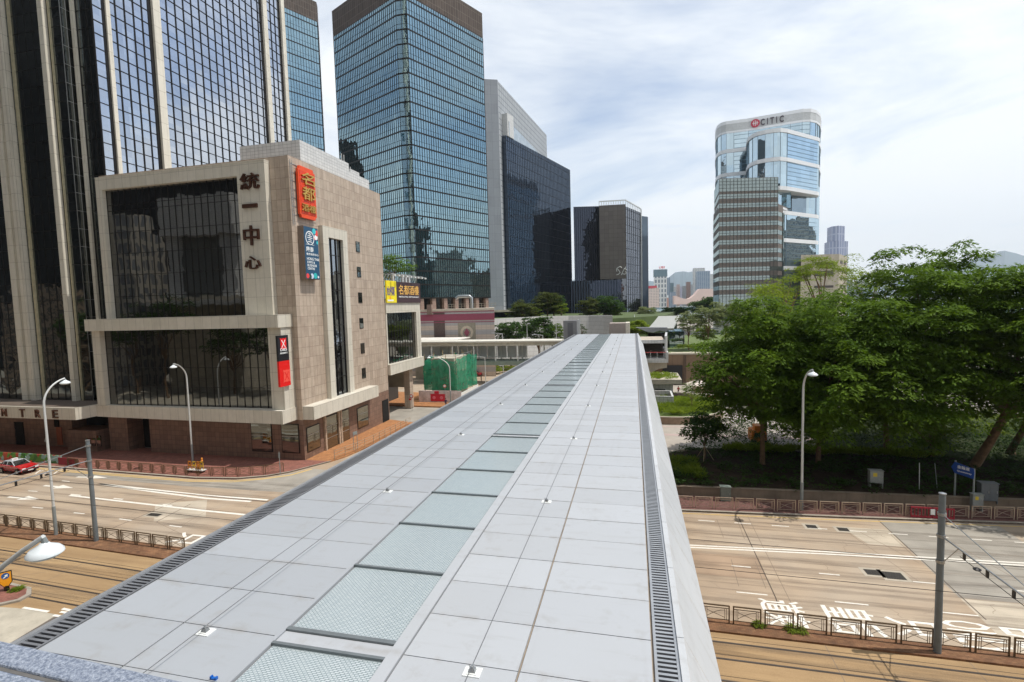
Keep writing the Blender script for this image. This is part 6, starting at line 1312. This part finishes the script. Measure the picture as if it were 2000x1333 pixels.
bsn = thing('direction_sign', (26.6,48.4,.13), 'blue road direction sign on two grey posts seen from the side', 'road sign')
MB().tube([(26.35,49.3,.13),(26.35,49.3,3.9)],.07,8).build('post', M['lampbase'], bsn, True); MB().tube([(27.05,48.15,.13),(27.05,48.15,3.6)],.07,8).build('post', M['lampbase'], bsn, True)
ud = Vector((.7,-1.15,0)).normalized(); nd = ud.cross(Vector((0,0,1)))
def bsp(a, z, o=0): p = Vector((26.35,49.3,0))+ud*a+nd*o; return Vector((p.x,p.y,z))
mbs = MB(); pp = [(-.25,3.3),(.0,2.85),(1.38,2.75),(1.42,3.2),(1.38,3.6),(.0,3.8)]; fr_ = [bsp(a,z,.09) for a,z in pp]; bk_ = [bsp(a,z,.12) for a,z in pp]; n = 6
mbs.add(fr_+bk_, [tuple(range(n)),tuple(range(2*n-1,n-1,-1))]+[(i,i+n,(i+1)%n+n,(i+1)%n) for i in range(n)]).build('sign_plate', plain('blue sign face', lin(24,70,150), .4, 0, .06), bsn)
letters('lettering','金鐘道',bsp(.2,3.32,.13),ud,(0,0,1),.9,.28,wh,bsn,.01,.01); letters('lettering','Queensway',bsp(.2,3.0,.13),ud,(0,0,1),1.05,.18,wh,bsn,.01,.01)
for x,y,h in ((23.3,49.3,2.4),(25.0,49.6,2.1)): pass
tp = thing('thin_stake', (24.2,50.2,.9), 'thin pale pole standing alone in the shrubs right of the grey cabinet', 'pole'); MB().tube([(24.2,50.2,.8),(24.15,50.2,3.3)],.035,6).build('pole', M['lampgrey'], tp)
tp = thing('thin_stake', (25.6,50.6,.9), 'thin leaning pole in the shrubs just left of the blue road sign', 'pole'); MB().tube([(25.75,50.6,.8),(25.5,50.6,3.2)],.03,6).build('pole', M['lampbase'], tp)
dg = thing('digger_body', (15.5,66,0), 'orange painted works machine parked behind the first tree on the plaza road', 'machine')
q = gz(1468,868); orp = plain('orange machine paint', lin(206,120,24), .5, 0, .12)
MB().box(q.x-.2,q.x+1.5,q.y-1,q.y+1.2,.5,1.9).build('body', orp, dg, bevel=.08); MB().box(q.x+.2,q.x+1.2,q.y-.8,q.y+.6,1.9,2.5).build('cab', orp, dg, bevel=.06); MB().box(q.x+.1,q.x+1.3,q.y-1.04,q.y-.98,1.2,1.7).build('window', M['shopglass'], dg)
for dx in (.1,1.3): MB().lathe((q.x+dx,q.y-1,.4),[(.001,-.12),(.4,-.12),(.4,.12),(.001,.12)],14,(0,1,0)).build('wheel', M['insul'], dg)
# keep-left bollard on the traffic island
q = gz(14,1158); kb_ = thing('island_bollard', (q.x,q.y,.14), 'yellow shield shaped bollard with a blue arrow disc on the traffic island', 'bollard')
yel = flat('signal yellow', lin(236,158,22), .4); bl_ = flat('blue arrow disc', lin(30,84,150), .4)
dv = Vector((.62,.78,0)).normalized(); nv_ = Vector((-dv.y*-1,0,0)); nv_ = Vector((dv.y,-dv.x,0))
if nv_.dot(Vector((-q.x,-q.y,0))) < 0: nv_ = -nv_
def kp(a, z, o): return Vector((q.x,q.y,0))+dv*a+nv_*o+Vector((0,0,z))
sh = [(-.27,1.40),(-.27,.72),(-.1,.47),(.1,.47),(.27,.72),(.27,1.40)]; sh = sh[::-1]
def kplate(pts, o0, o1, nm, mt):
    n = len(pts); mb = MB(); P = [kp(a,z,o0) for a,z in pts]+[kp(a,z,o1) for a,z in pts]
    return mb.add(P, [tuple(range(n)),tuple(range(2*n-1,n-1,-1))]+[(i,i+n,(i+1)%n+n,(i+1)%n) for i in range(n)]).build(nm, mt, kb_)
kplate([(a*1.12,z*1.0+(.03 if z>1 else -.04)) for a,z in sh], -.09, .05, 'body', M['insul']); kplate(sh, .05, .075, 'yellow_face', yel)
kplate([(.2*math.cos(t),1.17+.2*math.sin(t)) for t in [k*math.pi/9 for k in range(18)]], .075, .085, 'arrow_disc', bl_)
kplate([(-.13,1.05),(-.05,1.03),(.05,1.13),(.1,1.08),(.12,1.26),(-.05,1.23),(0,1.18)][::-1], .085, .09, 'arrow', wh)
MB().box(q.x-.1,q.x+.1,q.y-.1,q.y+.1,.14,.5).build('foot', M['insul'], kb_)
tag(leaf_obj('weed', leaves([(q.x+.45+.25*g.random(), q.y+.1+.2*g.random(), .3, .2) for k in range(8)], 40, .22, .05, 19), M['leafY']), 'small weed growing beside the yellow bollard on the traffic island', 'weed')
for i,(x,y) in enumerate(((6.35,28.75),(8.0,28.7))): tag(leaf_obj('weed', leaves([(x+.3*g.random()*(1+i), y, .3, .18+.1*i) for k in range(5+4*i)], 36, .22, .05, 20+i), M['leafY']), ('small weed tuft at the foot of the lower right railing, left one','larger weed clump growing under the lower right railing')[i], 'weed', 'weeds under the railing')
# painted mural boards beside the taxi
mu = NT('mural paint'); o_ = mu.obj(); vn = mu.n('ShaderNodeTexVoronoi', {'Vector': o_, 'Scale': 1.6}); cr = mu.n('ShaderNodeValToRGB', {0: mu.n('ShaderNodeSeparateColor', {0: vn.outputs['Color']}).outputs[0]})
els = cr.color_ramp.elements; els[0].color = lin(92,150,60); els[1].color = lin(214,206,150)
for p_, c_ in ((.3,lin(150,190,180)),(.55,lin(60,120,50)),(.75,lin(186,84,60))): e_ = els.new(p_); e_.color = c_
cr.color_ramp.interpolation = 'CONSTANT'
mb_ = thing('mural_board', (-73,45.9,.13), 'painted green and yellow mural boards along the pavement behind the taxi', 'mural')
mm_ = mu.done(mu.bsdf(cr.outputs[0], .6))
for x0,x1 in ((-90,-77),(-76.9,-74.2),(-74,-68.4)): MB().box(x0,x1,45.95,46.05,.13,1.15).build('board', mm_, mb_)
MB().box(-68.2,-65.2,45.5,45.6,.2,1.05).build('red_board', plain('dark red board', lin(140,40,54), .6, 0, .25, 3.), mb_)
# ------------------------------------------------------------------ cars
M['tyre'] = flat('tyre rubber', lin(26,26,28), .8); M['rim'] = plain('wheel rim', lin(168,170,172), .3, .8); M['carglass'] = mirror_glass('car glass', (.7,.75,.78,1), (.02,.02,.02,1), .12, 9, 9, 0, 0); M['lampclear'] = flat('headlamp lens', lin(222,226,226), .1); M['redlens'] = flat('tail lamp lens', lin(170,20,24), .2); M['bumper'] = flat('black bumper', lin(28,28,30), .5)
def carpaint(name, c):
    t = NT(name); return t.done(t.bsdf(c, .35, 0, .5, None, Coat_Weight=1., Coat_Roughness=.04))
M['taxired'] = carpaint('taxi red', lin(196,14,26)); M['silver'] = carpaint('silver roof paint', lin(188,192,196)); M['carwhite'] = carpaint('white car paint', lin(226,226,224)); M['carred'] = carpaint('crimson car paint', lin(176,24,48))
def car(label, pos, ang, body, roof, taxi=False, name='car'):
    # x forward, length 4.7, width 1.7
    o = thing(name, pos, label, 'taxi' if taxi else 'car', None, ang); L, W = 4.7, .85
    prof = [(-2.32,.36),(-2.35,.62),(-2.30,.86),(-2.15,.95),(-1.45,.98),(-.2,.97),(.75,.96),(1.35,.91),(2.0,.83),(2.25,.74),(2.33,.56),(2.30,.34)]
    def sect(k, in_): return [(x, s*(W-in_), z) for s in (k,) for x, z in prof]
    n = len(prof); vs = []
    for s, ins, f in ((-1,.10,0),(-1,0,.0),(1,0,0),(1,.10,0)):
        for x, z in prof: vs.append((x*(1 if ins == 0 else .985), s*(W-ins), z if ins == 0 else (.30 if z < .4 else z+.012)))
    fs = []
    for j in range(3): fs += [(j*n+i, j*n+i+1, (j+1)*n+i+1, (j+1)*n+i) for i in range(n-1)]+[((j+1)*n, j*n, j*n+n-1, (j+1)*n+n-1)][::-1]
    fs += [tuple(range(n-1,-1,-1)), tuple(range(3*n,4*n))]
    bd = MB(); bd.add(vs, [f[::-1] for f in fs]); b = bd.build('body', body, o, True)
    # greenhouse: glass block with roof and pillars
    gl = [(-1.62,.97),(-1.12,1.38),(.28,1.40),(.98,.96)]
    g_ = MB(); g_.add([(x, s*(.74 if z < 1 else .60), z) for s in (-1,1) for x, z in gl], [(0,1,2,3),(7,6,5,4),(0,4,5,1),(1,5,6,2),(2,6,7,3),(3,7,4,0)]); g_.build('glasshouse', M['carglass'], o)
    r_ = MB(); r_.add([(x,y,z) for x,y,z in ((-1.14,-.60,1.385),(.30,-.60,1.405),(.30,.60,1.405),(-1.14,.60,1.385),(-1.0,-.5,1.44),(.16,-.5,1.455),(.16,.5,1.455),(-1.0,.5,1.44))], [(4,5,6,7),(0,1,5,4),(1,2,6,5),(2,3,7,6),(3,0,4,7),(3,2,1,0)]); r_.build('roof', roof, o)
    for s in (-1,1):
        for (xa,za),(xb,zb),w_ in (((-1.62,.97),(-1.12,1.385),.10),((-.42,.97),(-.40,1.39),.07),((.98,.96),(.29,1.4),.06),((-1.2,.97),(-1.0,1.385),.05)):
            MB().bar((xa,s*.745,za),(xb,s*.607,zb),w_,.03).build('pillar', roof, o)
        MB().bar((-2.2,s*.853,.52),(2.2,s*.853,.52),.09,.012).build('side_trim', M['bumper'], o)
        for xd in (-.42,): MB().box(xd-.01,xd+.01,s*.851-.004,s*.851+.004,.4,.95).build('door_gap', M['bumper'], o)
        for xd in (-.75,.4): MB().box(xd-.1,xd+.1,s*.852-.012,s*.852+.012,.80,.83).build('door_handle', M['steel'], o)
        MB().cbox((.72,s*.93,1.0),(.06,0,0),(0,.09,0),(0,0,.06)).build('mirror', body, o)
        hl = MB().box(2.18,2.345,s*.62-.17,s*.62+.17,.58,.74).build('headlight', M['lampclear'], o); MB().box(-2.36,-2.28,s*.64-.17,s*.64+.17,.66,.86).build('tail_light', M['redlens'], o)
        for xw in (-1.38,1.42):
            w_ = MB().lathe((xw,s*.76,.31),[(.16,-.10),(.29,-.10),(.31,-.06),(.31,.06),(.29,.10),(.16,.10)],20,(0,s,0)).build('wheel', M['tyre'], o, True); MB().lathe((xw,s*.76,.31),[(.001,.07),(.08,.105),(.19,.10),(.2,.08)],16,(0,s,0)).build('rim', M['rim'], w_, True)
            MB().lathe((xw,s*.80,.31),[(.001,.03),(.36,.03),(.36,.052),(.001,.052)],18,(0,s,0)).build('wheel_arch', M['bumper'], o)
    MB().box(2.26,2.37,-.80,.80,.34,.52).build('bumper', M['bumper'], o, bevel=.03); MB().box(-2.39,-2.28,-.80,.80,.36,.54).build('bumper', M['bumper'], o, bevel=.03)
    MB().box(2.25,2.345,-.43,.43,.59,.72).build('grille', M['bumper'], o); MB().box(2.36,2.385,-.26,.26,.38,.49).build('number_plate', wsf, o)
    MB().add([(1.3,-.76,.935),(2.12,-.72,.835),(2.12,.72,.835),(1.3,.76,.935)],[(0,1,2,3)]).build('bonnet_panel', body, o)
    if taxi: s_ = MB().box(-.5,-.3,-.28,.28,1.45,1.6).build('roof_sign', wsf, o); letters('lettering','TAXI',(-.295,-.2,1.48),(0,1,0),(0,0,1),.4,.09,flat('red taxi letters', lin(190,30,30)),s_,.005)
    return o
car('red taxi with a silver roof driving right on the left carriageway', (-70.9,43.0,.01), R(-4), M['taxired'], M['silver'], True, 'taxi')
q = gd(975,690,140); car('small white car passing behind the covered walkway', (q.x,q.y,.0), R(176), M['carwhite'], M['carwhite'])
q = gd(962,690,150); car('red taxi passing behind the covered walkway', (q.x,q.y,.0), R(178), M['carred'], M['silver'], True, 'taxi')
q = gz(932,735); car('crimson car seen just right of the green scaffold', (q.x-1,q.y,.0), R(170), M['carred'], M['carred'])
# ------------------------------------------------------------------ people
def person(label, pos, ang, top, legc, H=1.68):
    vs = [(0,0,.92),(0,0,1.12),(0,.01,1.36),(0,.01,1.47),(0,.03,1.56),(0,.02,1.66),
          (.09,0,.88),(.10,.06,.48),(.10,-.02,.07),(.10,.13,.03),(-.09,0,.88),(-.10,-.05,.48),(-.10,-.14,.08),(-.10,0,.03),
          (.19,.01,1.37),(.24,-.02,1.10),(.22,.10,.90),(-.19,.01,1.37),(-.25,.0,1.10),(-.22,.12,.92)]
    es = [(0,1),(1,2),(2,3),(3,4),(4,5),(0,6),(6,7),(7,8),(8,9),(0,10),(10,11),(11,12),(12,13),(2,14),(14,15),(15,16),(2,17),(17,18),(18,19)]
    rs = [.14,.13,.15,.06,.09,.075,.09,.06,.045,.04,.09,.06,.045,.04,.065,.045,.035,.065,.045,.035]
    me = bpy.data.meshes.new('person_body'); me.from_pydata(vs, es, []); ob_ = bpy.data.objects.new('tmp', me); C.objects.link(ob_)
    ob_.modifiers.new('s','SKIN'); sk = me.skin_vertices[0].data
    for i, r in enumerate(rs): sk[i].radius = (r, r*.8)
    sk[0].use_root = True; sb_ = ob_.modifiers.new('d','SUBSURF'); sb_.levels = 1; sb_.render_levels = 1
    bpy.context.view_layer.update(); m2 = bpy.data.meshes.new_from_object(ob_.evaluated_get(bpy.context.evaluated_depsgraph_get())); bpy.data.objects.remove(ob_)
    o = thing('person', pos, label, 'person', None, ang); t = NT('skin and clothes'); z = t.n('ShaderNodeSeparateXYZ', {0: t.obj()}).outputs[2]
    c = t.mix(t.math('GREATER_THAN', z, .92), legc, top); c = t.mix(t.math('GREATER_THAN', z, 1.43), c, lin(176,132,108)); m2.materials.clear(); m2.materials.append(t.done(t.bsdf(c, .8)))
    b = bpy.data.objects.new('body', m2); C.objects.link(b); b.parent = o; m2.polygons.foreach_set('use_smooth', [True]*len(m2.polygons))
    MB().lathe((0,.01,1.60),[(.09,-.03),(.105,.03),(.09,.08),(.04,.12),(.01,.125)],12).build('hair', flat('dark hair', lin(28,24,22), .6), o, True)
    return o
q = gz(871,798); person('person in dark violet clothes walking before the hoarding', (q.x,q.y,.13), R(200), lin(64,44,80), lin(40,36,50))
q = gy(1271,700,107); person('person standing in the shade on the open balcony', (q.x,107.2,zb1), R(30), lin(90,70,64), lin(50,44,44))
q = gz(944,746); person('person in dark clothes near the angular lamp post', (q.x-.5,q.y,.0), R(120), lin(60,50,70), lin(40,40,46))
q = gz(1325,772); person('person in red on the plaza paving near the tent', (q.x,q.y,.0), R(10), lin(150,40,44), lin(60,50,56))
# ------------------------------------------------------------------ generic blocks added around and behind the viewpoint, seen only as reflections in the glass
fc = {'dark': tiles('dark facade', lin(38,39,42), lin(33,34,37), lin(46,46,46), 3.2, 3.6, .2, .4, 0., .05, .05), 'pale': tiles('pale facade', lin(120,124,128), lin(104,108,114), lin(176,170,160), 2.2, 3.6, .5, .5, 0., .05, .1), 'tan': tiles('tan facade', lin(90,84,78), lin(80,76,72), lin(150,130,112), 2.0, 3.4, .4, .5, 0., .05, .1)}
def block(x, y, w, d, h, k, lb): 
    o = thing('office_block', (x,y,0), lb, 'building', 'blocks behind the viewpoint'); MB().box(x-w/2,x+w/2,y-d/2,y+d/2,-.1,h*.9).build('wall', fc[k], o); MB().box(x-w*.32,x+w*.32,y-d*.32,y+d*.32,h*.9,h).build('roof_block', fc[k], o)
block(-112,-34,120,24,190,'dark','wide dark block added out of view, mirrored in the upper windows of the stone building'); block(-250,-20,90,60,190,'dark','dark block added out of view, mirrored at the far left of the blue tower'); block(20,-40,40,30,110,'pale','pale block added out of view behind the terrace'); block(-8,-22,40,16,30,'tan','low tan block added out of view behind the terrace')  # unseen dark blocks added to darken what the glass reflects
block(-123,0,9,9,43,'pale','slim pale stair tower mirrored at the left of the upper windows'); block(-150,2,22,12,26,'tan','tan low block mirrored in the tower fins')
pb = thing('white_portico', (-96,0,0), 'white columned building mirrored in the upper windows of the stone building', 'building', 'blocks behind the viewpoint')
MB().box(-106,-86,-6,6,0,22).build('base', M['concrete'], pb); MB().box(-107,-87,-6,7,36,45).build('upper_storeys', M['whitetile'], pb); MB().box(-104,-90,-6,5,22,36).build('shaded_hall', plain('portico hall', lin(112,114,112), .8), pb); MB().box(-106.5,-103,-5,6,22,36).build('corner_pier', M['whitetile'], pb); MB().box(-91,-87.5,-5,6,22,36).build('corner_pier', M['whitetile'], pb)
MB().box(-110,-82,4,10,20,21).build('canopy', M['whitetile'], pb)
block(228,188,30,26,92,'dark','tall dark tower mirrored at the left of the teal tower'); block(224,222,24,30,64,'pale','pale stepped block mirrored in the teal tower'); block(232,254,34,26,48,'tan','wide tan block mirrored low in the teal tower'); block(226,284,26,24,74,'pale','slim pale tower mirrored at the right of the teal tower'); block(240,312,34,26,52,'dark','dark block mirrored lowest in the teal tower')
block(-190,121,12,12,100,'dark','slim dark tower mirrored in the shaded side of the teal tower'); block(140,-60,50,40,130,'dark','dark tower mirrored in the navy block')
for i,(x,y) in enumerate(((-84,10),(-112,9),(-98,14),(-76,8),(-134,8),(-118,14))): tree(['leafy tree mirrored in the lower windows, nearest the road','leafy tree mirrored beside the pale stair tower','leafy tree mirrored low in the middle windows','leafy tree mirrored nearest the footbridge','leafy tree mirrored farthest left','leafy tree mirrored between the stair tower and portico'][i], (x,y,0), (x,y,12+i%3*2.5), (5,4,5), 50, 'leafD', 120+i, .25, (1.2,2.0), 60, .7, .25, name='roadside_tree', group='trees behind the viewpoint')
# ------------------------------------------------------------------ the air: a pale even haze over everything
t = NT('haze'); v = t.n('ShaderNodeVolumePrincipled', {'Color': (.80,.88,.97,1), 'Density': 9e-5, 'Anisotropy': .25}); t.t.links.new(v.outputs[0], t.out.inputs[1])
hzb = tag(MB().box(-5200,7200,-520,7600,-3.5,900).build('haze', t.m), 'thin pale haze in the air over the whole city', 'haze', kind='stuff')
